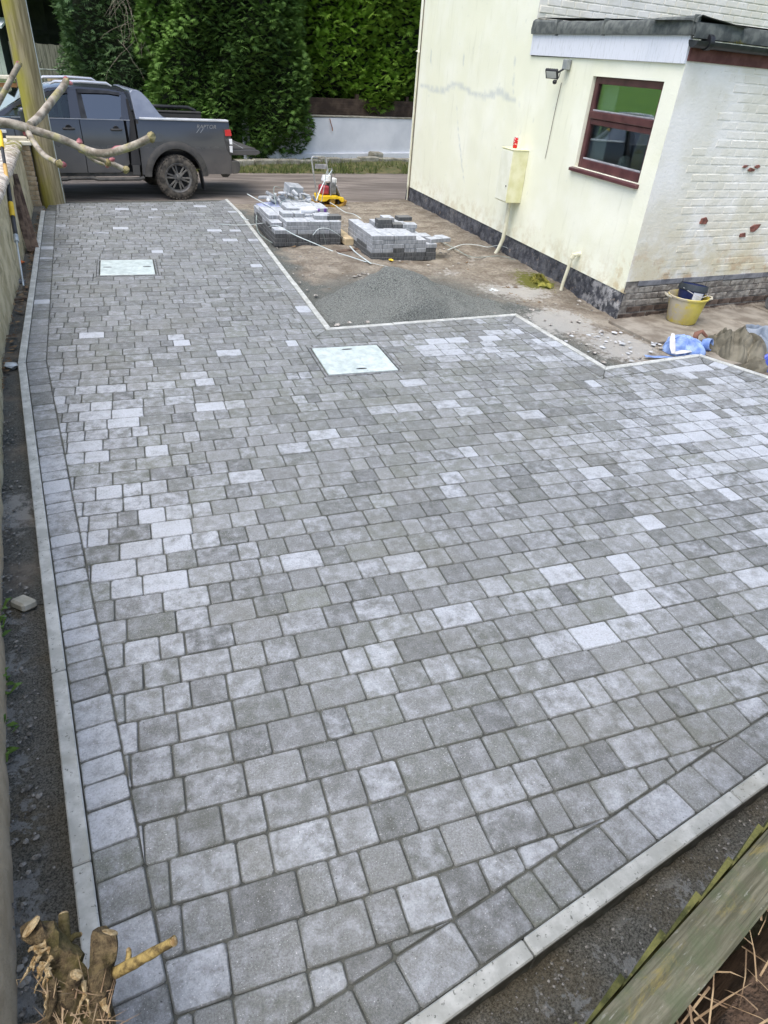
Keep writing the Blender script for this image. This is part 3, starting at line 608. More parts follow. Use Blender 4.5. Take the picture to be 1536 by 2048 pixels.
foot_dark = sstep(.30, .0, np.abs(X - 5.45)) * sstep(6.9, 7.4, Y) * .6 * n_hi * 2 * .8  # darker ground along the feet of the house and garden walls
foot_dark = np.clip(foot_dark + sstep(.35, .2, np.where(X < 0, seg_dist(X, Y, WALL[1], WALL[2]), 9)) * .4, 0, 1); moss = blob(5.25, 8.2, .28) + blob(5.3, 8.7, .3, .5)
yard = struct(npmesh('bare_ground', np.stack([X, Y, Z], -1).reshape(-1, 3), gridF(*X.shape)[:, ::-1], 'yard_ground', smooth=True, attrs={'sand': sand.ravel(), 'lime': np.clip(lime, 0, 1).ravel(), 'foot_dark': foot_dark.ravel(), 'moss': np.clip(moss, 0, 1).ravel()}))
# grit trench round the near end of the paving
res = .03; xs = np.arange(-1.6, 8.2, res); ys = np.arange(-.6, 3.08, res); X, Y = np.meshgrid(xs, ys, indexing='ij')
ins = poly_mask(X, Y, offset_poly(KERB, -.05)); n_hi = fbm(X * 7, Y * 7, 21, 5); n_lo = fbm(X * 1.2, Y * 1.2, 22); n_vh = fbm(X * 24, Y * 24, 23, 2)
dl = seg_dist(X, Y, KERB[0], KERB[1]); df = seg_dist(X, Y, KERB[10], KERB[0]); left = dl < df
Z = np.where(left, -.055, -.060) + (n_hi - .47) * .06 + (n_vh - .45) * .02 + (n_lo - .5) * .05; Z = Z - .02 * sstep(.12, .0, np.minimum(dl, df) - .06); Z = np.where(ins, -.14, Z)
limeT = np.where(left, .85 * sstep(.13, .2, dl), sstep(.09, .15, df) * .9)
trench = struct(npmesh('grit_trench', np.stack([X, Y, Z], -1).reshape(-1, 3), gridF(*X.shape)[:, ::-1], 'trench_grit', smooth=True, attrs={'lime': np.clip(limeT, 0, 1).ravel()}))
# concrete flags by the gable
cp = struct(thing('concrete_path', 'x', 'x')); del cp['label']; del cp['category']
pr = random.Random(8); ca, sa = math.cos(R(6)), math.sin(R(6))
for i in range(5):
    for j in range(2):
        u0, u1 = -.35 + i * .86, -.35 + (i + 1) * .86 - .012; v0, v1 = -.80 * (j + 1) + .012, -.80 * j
        if j == 1 and i == 0: u0 += .3
        pts = [(u0, v0), (u1, v0), (u1, v1), (u0, v1)]; w = [(5.75 + u * ca - v * sa, 6.70 + u * sa + v * ca) for u, v in pts]; dz = pr.uniform(-.008, .006)
        MB().prism(w, lambda u, v, q: (u, v, q), -.09, -.004 + dz).build('flagstone', 'concrete_slab', cp, bevel=.006)
# verge on the far side of the road
xs = np.arange(-14, 14, .12); vs = np.linspace(0, 2.3, 16); X, V_ = np.meshgrid(xs, vs, indexing='ij'); Yb = road_near(X) + 4.1 + V_
Z = -.13 + .16 * sstep(0, .9, V_) + (fbm(X * 2, Yb * 2, 31) - .47) * .12
verge = struct(npmesh('verge', np.stack([X, Yb, Z], -1).reshape(-1, 3), gridF(*X.shape)[:, ::-1], 'verge_soil', smooth=True))
N = 9000; gx = RNG.uniform(-9, 11.5, N); gv = np.abs(RNG.normal(0, .42, N)) + .05; keep = fbm(gx * 1.3, gv * 3, 33) > .40; gx, gv = gx[keep], gv[keep]; N = len(gx); gy = road_near(gx) + 4.1 + gv
gz = -.13 + .16 * sstep(0, .9, gv); h = RNG.uniform(.05, .16, N); a = RNG.uniform(0, 6.28, N); lx, ly = RNG.normal(0, .05, N), RNG.normal(0, .05, N); wd = .012
V3 = np.stack([np.stack([gx + np.cos(a) * wd, gy + np.sin(a) * wd, gz - .02], 1), np.stack([gx - np.cos(a) * wd, gy - np.sin(a) * wd, gz - .02], 1), np.stack([gx + lx, gy + ly, gz + h], 1)], 1).reshape(-1, 3)
g = stuff(npmesh('verge_grass', V3, np.arange(3 * N).reshape(-1, 3), 'grass_blade', attrs={'tone': np.repeat(RNG.random(N), 3)})); tag(g, 'short ragged grass along the far edge of the road', 'grass')

Q = [gp(-400, 150, 0), gp(140, 172, 0)]
pk = MB().add([(-60, 24.2, -.16), (-2.2, 24.2, -.16), (-2.0, 33, .15), (-3, 120, 4.0), (-120, 120, 4.0), (-90, 33, .15)], [(0, 1, 2, 5), (5, 2, 3, 4)]); struct(pk.build('paddock', 'paddock_grass', fix=False))

# ================================================================== HOUSE
HX, HY0, HYM, HY1 = 5.60, 6.77, 10.02, 14.46          # cream wall plane; near corner, storey step, far corner
GA = R(6.0); gc, gs_ = math.cos(GA), math.sin(GA)      # gable wall direction
house = thing('house', 'cream rendered house with white painted brick gable and flat roofed extension', 'house', (0, 0, 0))
def GW(u, w, z): return (HX + u * gc + w * gs_, HY0 + u * gs_ - w * gc, z)     # u along the gable, w proud of it
WY0, WY1, WZ0, WZ1 = 7.03, 8.385, 1.47, 2.467         # window opening
TH = .26
def wall_panel(mb, y0, y1, z0, z1, res=.05):           # slightly uneven render skin facing -X
    ny = max(2, int((y1 - y0) / res)); nz = max(2, int((z1 - z0) / res)); P = []
    for i in range(ny + 1):
        y = y0 + (y1 - y0) * i / ny; row = []
        for j in range(nz + 1):
            z = z0 + (z1 - z0) * j / nz; edge = i in (0, ny) or j in (0, nz)
            d = 0 if edge else .002 * mnoise.noise(Vector((y * 12, z * 12, 9))) + .011 * mnoise.noise(Vector((y * .8, z * .8, 3))) + .004 * mnoise.noise(Vector((y * 3, z * 3, 7)))
            row.append((HX + d, y, z))
        P.append(row)
    mb.grid(P)
m = MB()
PZ = .295
wall_panel(m, HYM, HY1, PZ, 6.2); wall_panel(m, HY0, WY0, PZ, 2.64); wall_panel(m, WY1, HYM, PZ, 2.64); wall_panel(m, WY0, WY1, PZ, WZ0); wall_panel(m, WY0, WY1, WZ1, 2.64)
# reveals of the opening and closing faces
for (ya, yb, za, zb) in ((WY0, WY0, WZ0, WZ1), (WY1, WY1, WZ0, WZ1)): m.add([(HX, ya, za), (HX + .12, ya, za), (HX + .12, ya, zb), (HX, ya, zb)], [(0, 1, 2, 3)])
for zz in (WZ0, WZ1): m.add([(HX, WY0, zz), (HX + .12, WY0, zz), (HX + .12, WY1, zz), (HX, WY1, zz)], [(0, 1, 2, 3)])
m.add([(HX, HY1, -.1), (HX + 4, HY1, -.1), (HX + 4, HY1, 6.2), (HX, HY1, 6.2)], [(0, 1, 2, 3)])
m.add([(HX, HY0, PZ), (HX, HY0, PZ - .012), (HX, HY1, PZ - .012), (HX, HY1, PZ), (HX + .04, HY0, PZ - .012), (HX + .04, HY1, PZ - .012)], [(0, 1, 2, 3), (1, 4, 5, 2)])
WALLMB = m; wall = bpy.data.objects.new('wall_pending', None)
# black tarred plinth, rough and bellied, with the pit at the near corner
P = []; n = 120
for i in range(n + 1):
    y = HY0 - .012 + (HY1 - HY0 + .02) * i / n; row = []
    for j, z in enumerate((-.34, -.2, -.08, .02, .10, .18, .25, .283)):
        ln = .022 * mnoise.noise(Vector((y * 3.1, z * 5, 1))) + .014 * mnoise.noise(Vector((y * 11, z * 13, 2)))
        row.append((HX + .012 - (.045 * (1 - j / 7)) + (ln if 0 < i < n and j < 7 else 0), y, z))
    P.append(row)
MB().grid(P).build('plinth', 'plinth_tar', house, smooth=True, fix=True)
# repaired cracks and knocks on the render
FILL = []
def ribbon(name, pts, wid, mat, parent): FILL.append((pts, wid if isinstance(wid, list) else [wid] * len(pts)))
def wpx(px, py):                                       # photograph -> cream wall
    v = ray(px, py); t_ = HX / v.x; return (v.y * t_, CAMH + v.z * t_)
ribbon('filler_patch', [wpx(*p) for p in ((842, 170), (868, 180), (888, 181), (908, 168), (922, 172), (950, 190), (975, 192), (1003, 182), (1018, 196), (1040, 207))], [.05, .08, .07, .09, .06, .07, .10, .11, .09, .03], 'filler_grey', wall)
ribbon('filler_patch', [wpx(*p) for p in ((913, 215), (916, 260), (922, 310), (928, 365))], [.02, .03, .045, .02], 'filler_grey', wall)
for a, b, w in (((863, 100), (861, 142), .05), ((928, 103), (926, 138), .06), ((1030, 110), (1029, 140), .09), ((1028, 150), (1026, 190), .06)):
    p0, p1 = wpx(*a), wpx(*b); md = ((p0[0] + p1[0]) / 2, (p0[1] + p1[1]) / 2); ribbon('filler_patch', [p0, ((p0[0] + md[0]) / 2, (p0[1] + md[1]) / 2), md, p1], [w * .3, w * .9, w, w * .25], 'filler_grey', wall)
VY = np.array([v[1] for v in WALLMB.v]); VZ = np.array([v[2] for v in WALLMB.v]); fill = np.zeros(len(VY)); nzw = fbm(VY * 9, VZ * 9, 61) - .47
for pts_, wid_ in FILL:
    for i in range(len(pts_) - 1):
        (ya, za), (yb_, zb_) = pts_[i], pts_[i + 1]; dx, dy = yb_ - ya, zb_ - za; tt = np.clip(((VY - ya) * dx + (VZ - za) * dy) / (dx * dx + dy * dy + 1e-9), 0, 1); dd = np.hypot(VY - ya - tt * dx, VZ - za - tt * dy); wv = wid_[i] * (1 - tt) + wid_[i + 1] * tt; fill = np.maximum(fill, sstep(1.0, .45, dd / np.maximum(wv * .62, .01) + nzw * 1.1))
bpy.data.objects.remove(wall); wall = WALLMB.build('wall', 'cream_render', house, smooth=True, fix=True, attrs={'filler': fill})
# cable clipped to the far corner, with a thin conduit
m = MB().tube([(HX - .012, HY1 - .10, z) for z in (.02, 1.2, 2.4, 2.62)] + [(HX - .012, HY1 - .03, 2.64), (HX - .012, HY1 + .03, 2.64)], .013, 6); m.build('conduit', 'pipe_cream', house, smooth=True)
m = MB().tube([(HX - .012, HY1 - .17, z) for z in (.05, 1.2, 2.2, 3.2, 4.2)], .008, 6); m.build('cable', 'plank_brown', house, smooth=True)
# ---- brick gable, painted
gw = MB(); GL = 4.2
def gq(u0, u1, z0, z1, w=0.0): gw.add([GW(u0, w, z0), GW(u1, w, z0), GW(u1, w, z1), GW(u0, w, z1)], [(0, 1, 2, 3)])
gq(.0, GL, .42, 2.78); brick_wall = gw.build('brick_wall', 'white_brick_paint', house, fix=False)
pb = MB(); pb.add([GW(0, -.015, -.3), GW(GL, -.015, -.3), GW(GL, -.015, .42), GW(0, -.015, .42)], [(0, 1, 2, 3)]); plinth_b = pb.build('brick_plinth', 'old_brick_grey', house, fix=False)
CH = .0885; BW = .232; br = random.Random(4); bmesh_cache = []
def brick_mesh(nm, mat, w, h, d, seed):
    rr = random.Random(seed); m = MB().box((0, 0, 0), (w, d, h)); me = bpy.data.meshes.new(nm); me.from_pydata(m.v, [], m.f); bm = bmesh.new(); bm.from_mesh(me)
    bmesh.ops.bevel(bm, geom=list(bm.edges), offset=.006, segments=1, affect='EDGES')
    for v in bm.verts: v.co += Vector((rr.gauss(0, .0022), rr.gauss(0, .0012), rr.gauss(0, .0025)))
    bm.to_mesh(me); bm.free(); me.materials.append(MATS[mat]); return me
# painted brick material works in world space through a texture coordinate taken from position
t = NT('white_brick_world'); geo = t.n('ShaderNodeNewGeometry'); t.co = geo.outputs['Position']; x, y, z = t.sep()
c = t.mix(t.ramp(t.noise(2.2, 5), .36, .66), (.73, .715, .62), (.82, .81, .755))
st = t.math('MULTIPLY', t.ramp(z, .35, 1.75, 1, 0), t.ramp(t.noise(2.6, 6, .64), .36, .60)); c = t.mix(t.math('MULTIPLY', st, .85), c, (.60, .54, .37))
rs = t.math('MULTIPLY', t.ramp(z, .3, 1.0, 1, 0), t.ramp(t.noise(6, 6, .68), .50, .62)); c = t.mix(t.math('MULTIPLY', rs, .65), c, (.47, .30, .16))
dk_ = t.ramp(t.noise(16, 6, .7), .60, .72); c = t.mix(t.math('MULTIPLY', dk_, .35), c, (.40, .38, .30)); t.bump(t.noise(26, 5, .62), .5, .012); t.done(c, .8, 0, .3)
variants = [brick_mesh('brick', 'white_brick_world', BW - .011, CH - .012, .05, s) for s in range(6)]; vhalf = [brick_mesh('brick', 'white_brick_world', BW / 2 - .011, CH - .012, .05, s + 20) for s in range(3)]
nb = 0
for k in range(26):
    z = .47 + k * CH; off = (k % 2) * BW / 2
    u = .10 + off
    while u < 2.75 and nb < 296:
        mes = variants[br.randrange(6)]
        prd = .0078 * min(1, max(0.0, (u - .12 - .25 * mnoise.noise(Vector((z * 2, 5, 1)))) / .5)) - .004 + br.uniform(-.0022, .0022)
        if mnoise.noise(Vector((u * 1.3, z * 1.3, 9))) > .32: prd -= .005
        if prd > -.002:
            o = bpy.data.objects.new('brick', mes); COL.objects.link(o); o.parent = brick_wall; o.location = GW(u + BW / 2, prd - .025, z + CH / 2); o.rotation_euler = (br.gauss(0, .004), br.gauss(0, .004), GA + br.gauss(0, .004)); nb += 1
        u += BW
# bricks of the bare plinth and the slate damp course
vp = [brick_mesh('brick', 'old_brick_grey', BW - .012, .068, .05, 40 + s) for s in range(4)]; vd = [brick_mesh('brick', 'dpc_slate', BW * 1.6, .07, .06, 50 + s) for s in range(3)]; vr = [brick_mesh('brick', 'brown_brick', BW - .012, .068, .05, 60 + s) for s in range(2)]
for k, (z, vs_, w_) in enumerate(((-.06, vr, BW), (.025, vr, BW), (.11, vp, BW), (.19, vp, BW), (.27, vp, BW), (.35, vd, BW * 1.62))):
    u = .02 + (k % 2) * w_ / 2
    while u < 2.75:
        o = bpy.data.objects.new('brick', vs_[br.randrange(len(vs_))]); COL.objects.link(o); o.parent = plinth_b; o.location = GW(u + w_ / 2, br.uniform(-.034, -.022), z + .038); o.rotation_euler = (br.gauss(0, .012), br.gauss(0, .012), GA + br.gauss(0, .012)); u += w_
# spalled spots showing red brick
def gpx(px, py):
    v = ray(px, py); nx, ny = gs_, -gc; t_ = (HX * nx + HY0 * ny) / (v.x * nx + v.y * ny); p = v * t_
    return ((p.x - HX) * gc + (p.y - HY0) * gs_, CAMH + p.z)
for pts in (((1398, 447), (1402, 437), (1411, 434), (1414, 441), (1410, 448)), ((1500, 463), (1500, 454), (1508, 449), (1520, 448), (1514, 456), (1506, 463)), ((1478, 474), (1479, 467), (1489, 465), (1489, 473)), ((1494, 340), (1500, 335), (1508, 338), (1506, 342), (1498, 343)), ((1508, 333), (1516, 329), (1519, 333), (1512, 337)), ((1484, 334), (1490, 330), (1496, 331), (1488, 336))):
    q = [gpx(*p) for p in pts]; MB().prism(q, lambda u, v, w: GW(u, w, v), -.004, .014 + .001 * len(pts)).build('spalled_patch', 'red_brick', brick_wall)
# ---- extension roof: felt verge, white board, gutter
fas = MB().prism([(HY0 + .0, 2.632), (HYM - .01, 2.652), (HYM - .01, 2.895), (HY0, 2.88)], lambda u, v, w: (HX - w, u, v), -.005, .028); fas.build('fascia_board', 'white_fascia', house, bevel=.003)
P = []; ny = 26
for i in range(ny + 1):
    y = HYM - .005 + (HY0 - .08 - HYM + .005) * i / ny; f = i / ny; sag = -.035 * math.sin(f * math.pi) + .012 * mnoise.noise(Vector((y * 2, 0, 0))); zb = 2.872 + .02 * (1 - f); top = 3.035 + .02 * (1 - f) + sag
    P.append([(HX + .03, y, zb - .004), (HX - .058, y, zb), (HX - .066, y, zb + .05), (HX - .052, y, top - .02), (HX - .02, y, top + .004), (HX + .08, y, top - .01), (HX + .6, y, top - .06)])
felt = MB().grid(P); felt.build('felt_verge', 'roof_felt', house, smooth=True)
P = []
for i in range(15):
    u = -.08 + 4.3 * i / 14; P.append([GW(u, .03, 2.845), GW(u, .085, 2.85), GW(u, .092, 2.90), GW(u, .07, 2.975 + .01 * math.sin(u * 3)), GW(u, .0, 2.99), GW(u, -.6, 3.0)])
MB().grid(P).build('felt_eaves', 'roof_felt', house, smooth=True)
for f in (.20, .52, .985):
    y = HYM + (HY0 - .08 - HYM) * f; MB().box((HX - .03, y, 2.955), (.085, .012, .17)).build('felt_lap', 'roof_felt', house, bevel=.004)
MB().add([(HX + .02, HY0 - .02, 3.0), (HX + 4.3, HY0 + .42, 3.0), (HX + 4.3, HYM, 3.08), (HX + .02, HYM, 3.08)], [(0, 1, 2, 3)]).build('roof', 'roof_felt', house)
P = []                                                  # half-round gutter
for i in range(12):
    u = -.06 + 4.2 * i / 11; row = []
    for k in range(11):
        a = math.pi * k / 10; row.append(GW(u, .075 + .062 * math.cos(a), 2.83 - .062 * math.sin(a)))
    row.append(GW(u, .018, 2.835)); P.append(row)
gut = MB().grid(P); gut.add([GW(-.06, .075 + .062 * math.cos(math.pi * k / 10), 2.83 - .062 * math.sin(math.pi * k / 10)) for k in range(11)], [tuple(range(11))]); gut.build('gutter', 'black_plastic', house, smooth=True)
for u in (.14, 1.25): MB().tube([GW(u - .03, .075, 2.825), GW(u + .03, .075, 2.825)], .07, 12).build('gutter_bracket', 'black_plastic', house, smooth=True)
MB().prism([(0.0, 2.66), (4.2, 2.66), (4.2, 2.835), (0.0, 2.835)], lambda u, v, w: GW(u, w, v), -.01, .018).build('brown_fascia', 'brown_fascia', house)
# upper storey, white brick, seen over the extension roof
UA = R(6); uc, us = math.cos(UA), math.sin(UA)
def UW(u, w, z): return (HX + u * uc + w * us, HYM + u * us - w * uc, z)
uw = MB().add([UW(0, 0, 2.9), UW(8, 0, 2.9), UW(8, 0, 6.2), UW(0, 0, 6.2)], [(0, 1, 2, 3)]).build('upper_brick_wall', 'white_brick_world', house, fix=False)
m = MB()
for k in range(30):
    u = (k % 2) * .115 + .02; z = 3.0 + k * .088
    while u < 7.8:
        m.box(UW(u + .11, -.016 + br.uniform(0, .004), z), (.214, .05, .074), (0, 0, UA)); u += .23
stuff(m.build('upper_bricks', 'white_brick_world', uw, bevel=.005))
pz = []; hz = []
MB().prism([(1.10, 3.56), (1.72, 3.56), (1.72, 3.60), (1.10, 3.60)], lambda u, v, w: UW(u, w, v), -.02, .07).build('upper_sill', 'brown_upvc', house, bevel=.004)
uwin = MB().prism([(1.12, 3.60), (1.70, 3.60), (1.70, 4.5), (1.12, 4.5)], lambda u, v, w: UW(u, w, v), -.02, .014).build('upper_window', 'brown_upvc', house); MB().prism([(1.18, 3.67), (1.64, 3.67), (1.64, 4.44), (1.18, 4.44)], lambda u, v, w: UW(u, w, v), .010, .016).build('pane', 'window_glass', uwin)
# house body behind the skins (closes the volume)
MB().prism([(HX + TH, HYM + .3), (HX + 4.1, HYM + .75), (HX + 4.1, HY1 - .02), (HX + TH, HY1 - .02)], lambda u, v, w: (u, v, w), -.1, 6.19).build('house_core', 'dark_room', house)
# ---- window
win = bpy.data.objects.new('window', None); COL.objects.link(win); win.parent = house
FX = HX + .045                                           # outer face of the frame
def bar(y0, y1, z0, z1, x0=FX, dep=.06, nm='frame', mat='brown_upvc', bv=.008): return MB().box((x0 + dep / 2, (y0 + y1) / 2, (z0 + z1) / 2), (dep, abs(y1 - y0), abs(z1 - z0))).build(nm, mat, win, bevel=bv)
fw_ = .075; TRZ = 2.06
m = MB()
for (y0, y1, z0, z1) in ((WY0, WY0 + fw_, WZ0, WZ1), (WY1 - fw_, WY1, WZ0, WZ1), (WY0 + fw_, WY1 - fw_, WZ0, WZ0 + .10), (WY0 + fw_, WY1 - fw_, WZ1 - fw_, WZ1)): m.box((FX + .03, (y0 + y1) / 2, (z0 + z1) / 2), (.06, y1 - y0, z1 - z0))
m.build('frame', 'brown_upvc', win, bevel=.007)
bar(WY0 + fw_ * .6, WY1 - fw_ * .6, TRZ - .035, TRZ + .045, FX - .018, .07, 'transom')
bar(WY0 + fw_, WY1 - fw_, TRZ - .10, TRZ - .037, FX + .004, .05, 'casement_rail')
bar(WY0 + fw_ * .9, WY1 - fw_ * .9, TRZ + .046, TRZ + .062, FX + .004, .04, 'glazing_bead', 'lead_trim', .003); bar(WY0 + fw_, WY1 - fw_, WZ0 + .101, WZ0 + .118, FX + .004, .04, 'glazing_bead', 'lead_trim', .003)
bar(WY0 + fw_, WY1 - fw_, TRZ + .0625, WZ1 - fw_, FX + .03, .006, 'pane', 'window_glass', 0); bar(WY0 + fw_, WY1 - fw_, WZ0 + .1185, TRZ - .101, FX + .03, .006, 'pane', 'window_glass', 0)
sl = MB().add([(HX - .055, WY0 - .03, WZ0 - .052), (HX - .055, WY1 + .05, WZ0 - .052), (HX + .045, WY1 + .05, WZ0 - .052), (HX + .045, WY0 - .03, WZ0 - .052), (HX - .055, WY0 - .03, WZ0 - .016), (HX - .055, WY1 + .05, WZ0 - .016), (HX + .045, WY1 + .05, WZ0 + .002), (HX + .045, WY0 - .03, WZ0 + .002)], [(0, 3, 2, 1), (4, 5, 6, 7), (0, 1, 5, 4), (1, 2, 6, 5), (2, 3, 7, 6), (3, 0, 4, 7)]); sl.build('sill', 'brown_upvc', win, bevel=.004)
# room behind the glass: walls, a pale blind at one side, coats on a hook
rm = MB(); x0, x1, y0, y1, z0, z1 = HX + .125, HX + 2.3, 6.95 + .12, 9.4, .3, 2.6
rm.add([(x1, y0, z0), (x1, y1, z0), (x1, y1, z1), (x1, y0, z1), (x0, y0, z0), (x0, y1, z0), (x0, y1, z1), (x0, y0, z1)], [(0, 1, 2, 3), (4, 0, 3, 7), (1, 5, 6, 2), (0, 4, 5, 1), (3, 2, 6, 7)])
rm.add([(x0, y0, z0), (x0, WY0, z0), (x0, WY0, z1), (x0, y0, z1)], [(0, 1, 2, 3)]).add([(x0, WY1, z0), (x0, y1, z0), (x0, y1, z1), (x0, WY1, z1)], [(0, 1, 2, 3)]).add([(x0, WY0, z0), (x0, WY1, z0), (x0, WY1, WZ0), (x0, WY0, WZ0)], [(0, 1, 2, 3)]).add([(x0, WY0, WZ1), (x0, WY1, WZ1), (x0, WY1, z1), (x0, WY0, z1)], [(0, 1, 2, 3)])
rm.build('room', 'dark_room', house, fix=False)
P = []
for i in range(9):
    y = 8.02 + .30 * i / 8; P.append([(HX + .15 + .012 * (i % 2), y, 1.5), (HX + .15 + .012 * (i % 2), y, 2.44)])
MB().grid(P).build('blind', 'room_white', house)
for y, z, w, h, mt in ((7.55, 1.75, .22, .5, 'room_yellow'), (7.28, 1.72, .3, .55, 'cloth_grey'), (7.85, 1.62, .2, .3, 'room_white')): MB().lathe([(.02, h), (w * .35, h * .9), (w * .5, h * .4), (w * .45, 0), (.0, 0)], 10, Matrix.Translation((HX + .36, y, z - .25))).build('hanging_coat', mt, house, smooth=True)

# ------------------------------------------------------------------ things fixed to the house
# floodlight
p = wpx(1140, 126); fl = thing('floodlight', 'small black security floodlight with round sensor under the white fascia board', 'light', (HX, p[0], p[1] - .06))
MB().box((-.045, 0, .04), (.07, .105, .115)).build('junction_box', 'grey_plastic', fl, bevel=.012, seg=2)
MB().tube([(-.07, .01, -.01), (-.12, .05, -.05), (-.14, .09, -.06)], .012, 8).build('arm', 'black_plastic', fl, smooth=True)
h_ = Euler((0, R(-38), R(38))).to_matrix(); hd = MB().box((-.17, .115, -.07), (.035, .17, .125), h_).build('lamp_head', 'black_plastic', fl, bevel=.006); MB().box(Vector((-.17, .115, -.07)) + h_ @ Vector((-.019, 0, 0)), (.004, .135, .09), h_).build('lens', 'flood_glass', hd)
m = MB()
for k in range(5): m.box(Vector((-.17, .115, -.07)) + h_ @ Vector((.022, -.06 + .03 * k, 0)), (.02, .005, .10), h_)
m.build('cooling_fins', 'black_plastic', hd)
MB().lathe([(0, .026), (.02, .02), (.03, 0), (.022, -.022), (0, -.03)], 12, Matrix.Translation((-.13, .075, -.155))).build('sensor', 'black_plastic', fl, smooth=True)
MB().tube([(-.10, .03, -.05), (-.125, .0, -.10), (-.13, .05, -.15)], .006, 6).build('lead', 'black_plastic', fl, smooth=True)
m = MB().tube([(-.012, .10, -.16), (-.012, .13, -.5), (-.012, .15, -.95), (-.012, .16, -1.06)], .0035, 5); m.build('cord', 'plank_brown', fl)
# meter cabinet with conduit
q = wpx(1028, 406); bx = thing('meter_box', 'tall cream wall box with weathered yellow side above the black plinth', 'box', (HX, 9.80, .80)); BH = .70
# box stands .27 out from the wall, .50 wide
bd, bw_ = .25, .36
MB().box((-bd / 2, 0, BH / 2), (bd, bw_, BH)).build('cabinet', 'cream_paint', bx, bevel=.006); MB().box((-bd - .006, 0, BH / 2), (.012, bw_ - .02, BH - .03)).build('door', 'door_cream', bx, bevel=.003); MB().box((-bd / 2, 0, BH + .006), (bd + .025, bw_ + .02, .012)).build('lid', 'cream_paint', bx, bevel=.003)
MB().tube([(-bd - .014, -bw_ / 2 + .05, BH * .32), (-bd - .020, -bw_ / 2 + .05, BH * .32)], .012, 8).build('lock', 'tool_black', bx)
MB().tube([(-.10, -.02, .01), (-.10, -.02, -.30), (-.105, -.015, -.55), (-.135, .03, -.72), (-.17, .07, -.83)], .030, 12).build('conduit', 'pipe_cream', bx, smooth=True)
# drinks can on it
def lathe_thing(name, label, cat, loc, parts, n=20, group=None, rz=0.0):
    t_ = thing(name, label, cat, loc, rz, group)
    for nm, prof, mat in parts: MB().lathe(prof, n).build(nm, mat, t_, smooth=True)
    return t_
lathe_thing('drinks_can', 'red drinks can standing on top of the cream wall box', 'can', (HX - .13, 9.83, .80 + BH + .0125), (('body', [(0, .002), (.026, .0), (.033, .010), (.033, .125), (.027, .138)], 'can_red'), ('lid', [(.027, .138), (.028, .141), (.025, .141), (.024, .136), (0, .136)], 'can_silver')))
# waste pipe
yo, zo = wpx(1160, 508); wp = thing('waste_pipe', 'cream waste pipe elbow running from the wall down to the mossy soil', 'pipe', (HX, yo, 0))
MB().tube([(.02, 0, zo), (-.05, .0, zo), (-.085, .01, zo - .015), (-.10, .02, zo - .05)], .028, 12).build('elbow', 'pipe_cream', wp, smooth=True); MB().tube([(-.10, .02, zo - .04), (-.125, .06, .10), (-.13, .07, -.05)], .023, 12).build('downpipe', 'pipe_cream', wp, smooth=True); MB().tube([(-.085, .01, zo - .0), (-.105, .022, zo - .06)], .033, 12).build('collar', 'pipe_cream', wp, smooth=True)
# moss clump on the gutter
gm = MB(); rr = random.Random(9)
gpz = gpx(1462, 86)
for k in range(70):
    a = rr.uniform(0, 6.28); l = rr.uniform(.03, .09); c = Vector(GW(gpz[0] + rr.gauss(0, .05), .10 + rr.gauss(0, .015), 2.84)); e = c + Vector((math.cos(a) * l * .8, math.sin(a) * l * .5, l * rr.uniform(.0, .8))); s = Vector((.006, .004, 0)); gm.add([c - s, c + s, e], [(0, 1, 2)])
stuff(tag(gm.build('gutter_moss', 'moss', fix=False), 'tuft of yellow green moss growing in the black gutter', 'moss'))

# ================================================================== PICKUP TRUCK (local x: rearwards, y: to the far side, z: up; origin under the near rear wheel)
tp = gp(362, 400, -.118); TW = 1.86
truck = thing('pickup_truck', 'dusty dark grey double cab pickup truck parked on the road with tailgate down', 'pickup truck', (tp.x, tp.y, -.122), R(12)); truck.scale = (1.049,) * 3
WX = -3.22; AR = .475                                    # front axle, arch radius
def ybody(z):                                            # lower body side bulge (near side); 0 = widest
    return .045 * ((z - .82) / .42) ** 2 if z > .82 else .05 * ((.82 - z) / .45) ** 2
YB = .035
def arch(s):
    z = .43
    for c in (0.0, WX):
        d = abs(s - c)
        if d < AR: z = max(z, .385 + math.sqrt(AR * AR - d * d))
    return z
def side_panel(nm, s0, s1, zhi, zlo=None, mat='truck_paint', parent=None, rows=9, off=0.0, far=False, both=True):
    outs = []
    for side in ((0, 1) if both else ((1,) if far else (0,))):
        n = max(3, int((s1 - s0) / .035)); P = []
        for i in range(n + 1):
            s = s0 + (s1 - s0) * i / n; lo = zlo(s) if zlo else arch(s); hi = zhi(s) if callable(zhi) else zhi; row = []
            for j in range(rows + 1):
                z = lo + (hi - lo) * j / rows; y = YB + ybody(z) + off
                row.append((s, y if side == 0 else TW - y, z))
            row.append((s, (row[-1][1] + (.05 if side == 0 else -.05)), hi + .004)); row.insert(0, (s, row[0][1] + (.06 if side == 0 else -.06), lo + .004)); P.append(row)
        outs.append(MB().grid(P).build(nm, mat, parent or truck, smooth=True))
    return outs
BELT = 1.285
hoodz = lambda s: 1.285 - .035 * max(0, (-2.62 - s)) - .05 * max(0, (-3.2 - s)) ** 2
side_panel('front_wing', -4.02, -2.60, hoodz)
fd = side_panel('front_door', -2.59, -1.575, BELT, lambda s: .47); rd = side_panel('rear_door', -1.563, -.845 , BELT, lambda s: .47 + max(0, (s + 1.0)) * .9)
side_panel('cab_corner', -.80, -.675, BELT); bedside = side_panel('bed_side', -.635, 1.06, lambda s: 1.30 + .004 * s)
side_panel('sill', -2.72, -.66, .465, lambda s: .405, 'truck_plastic', rows=2, off=.03)
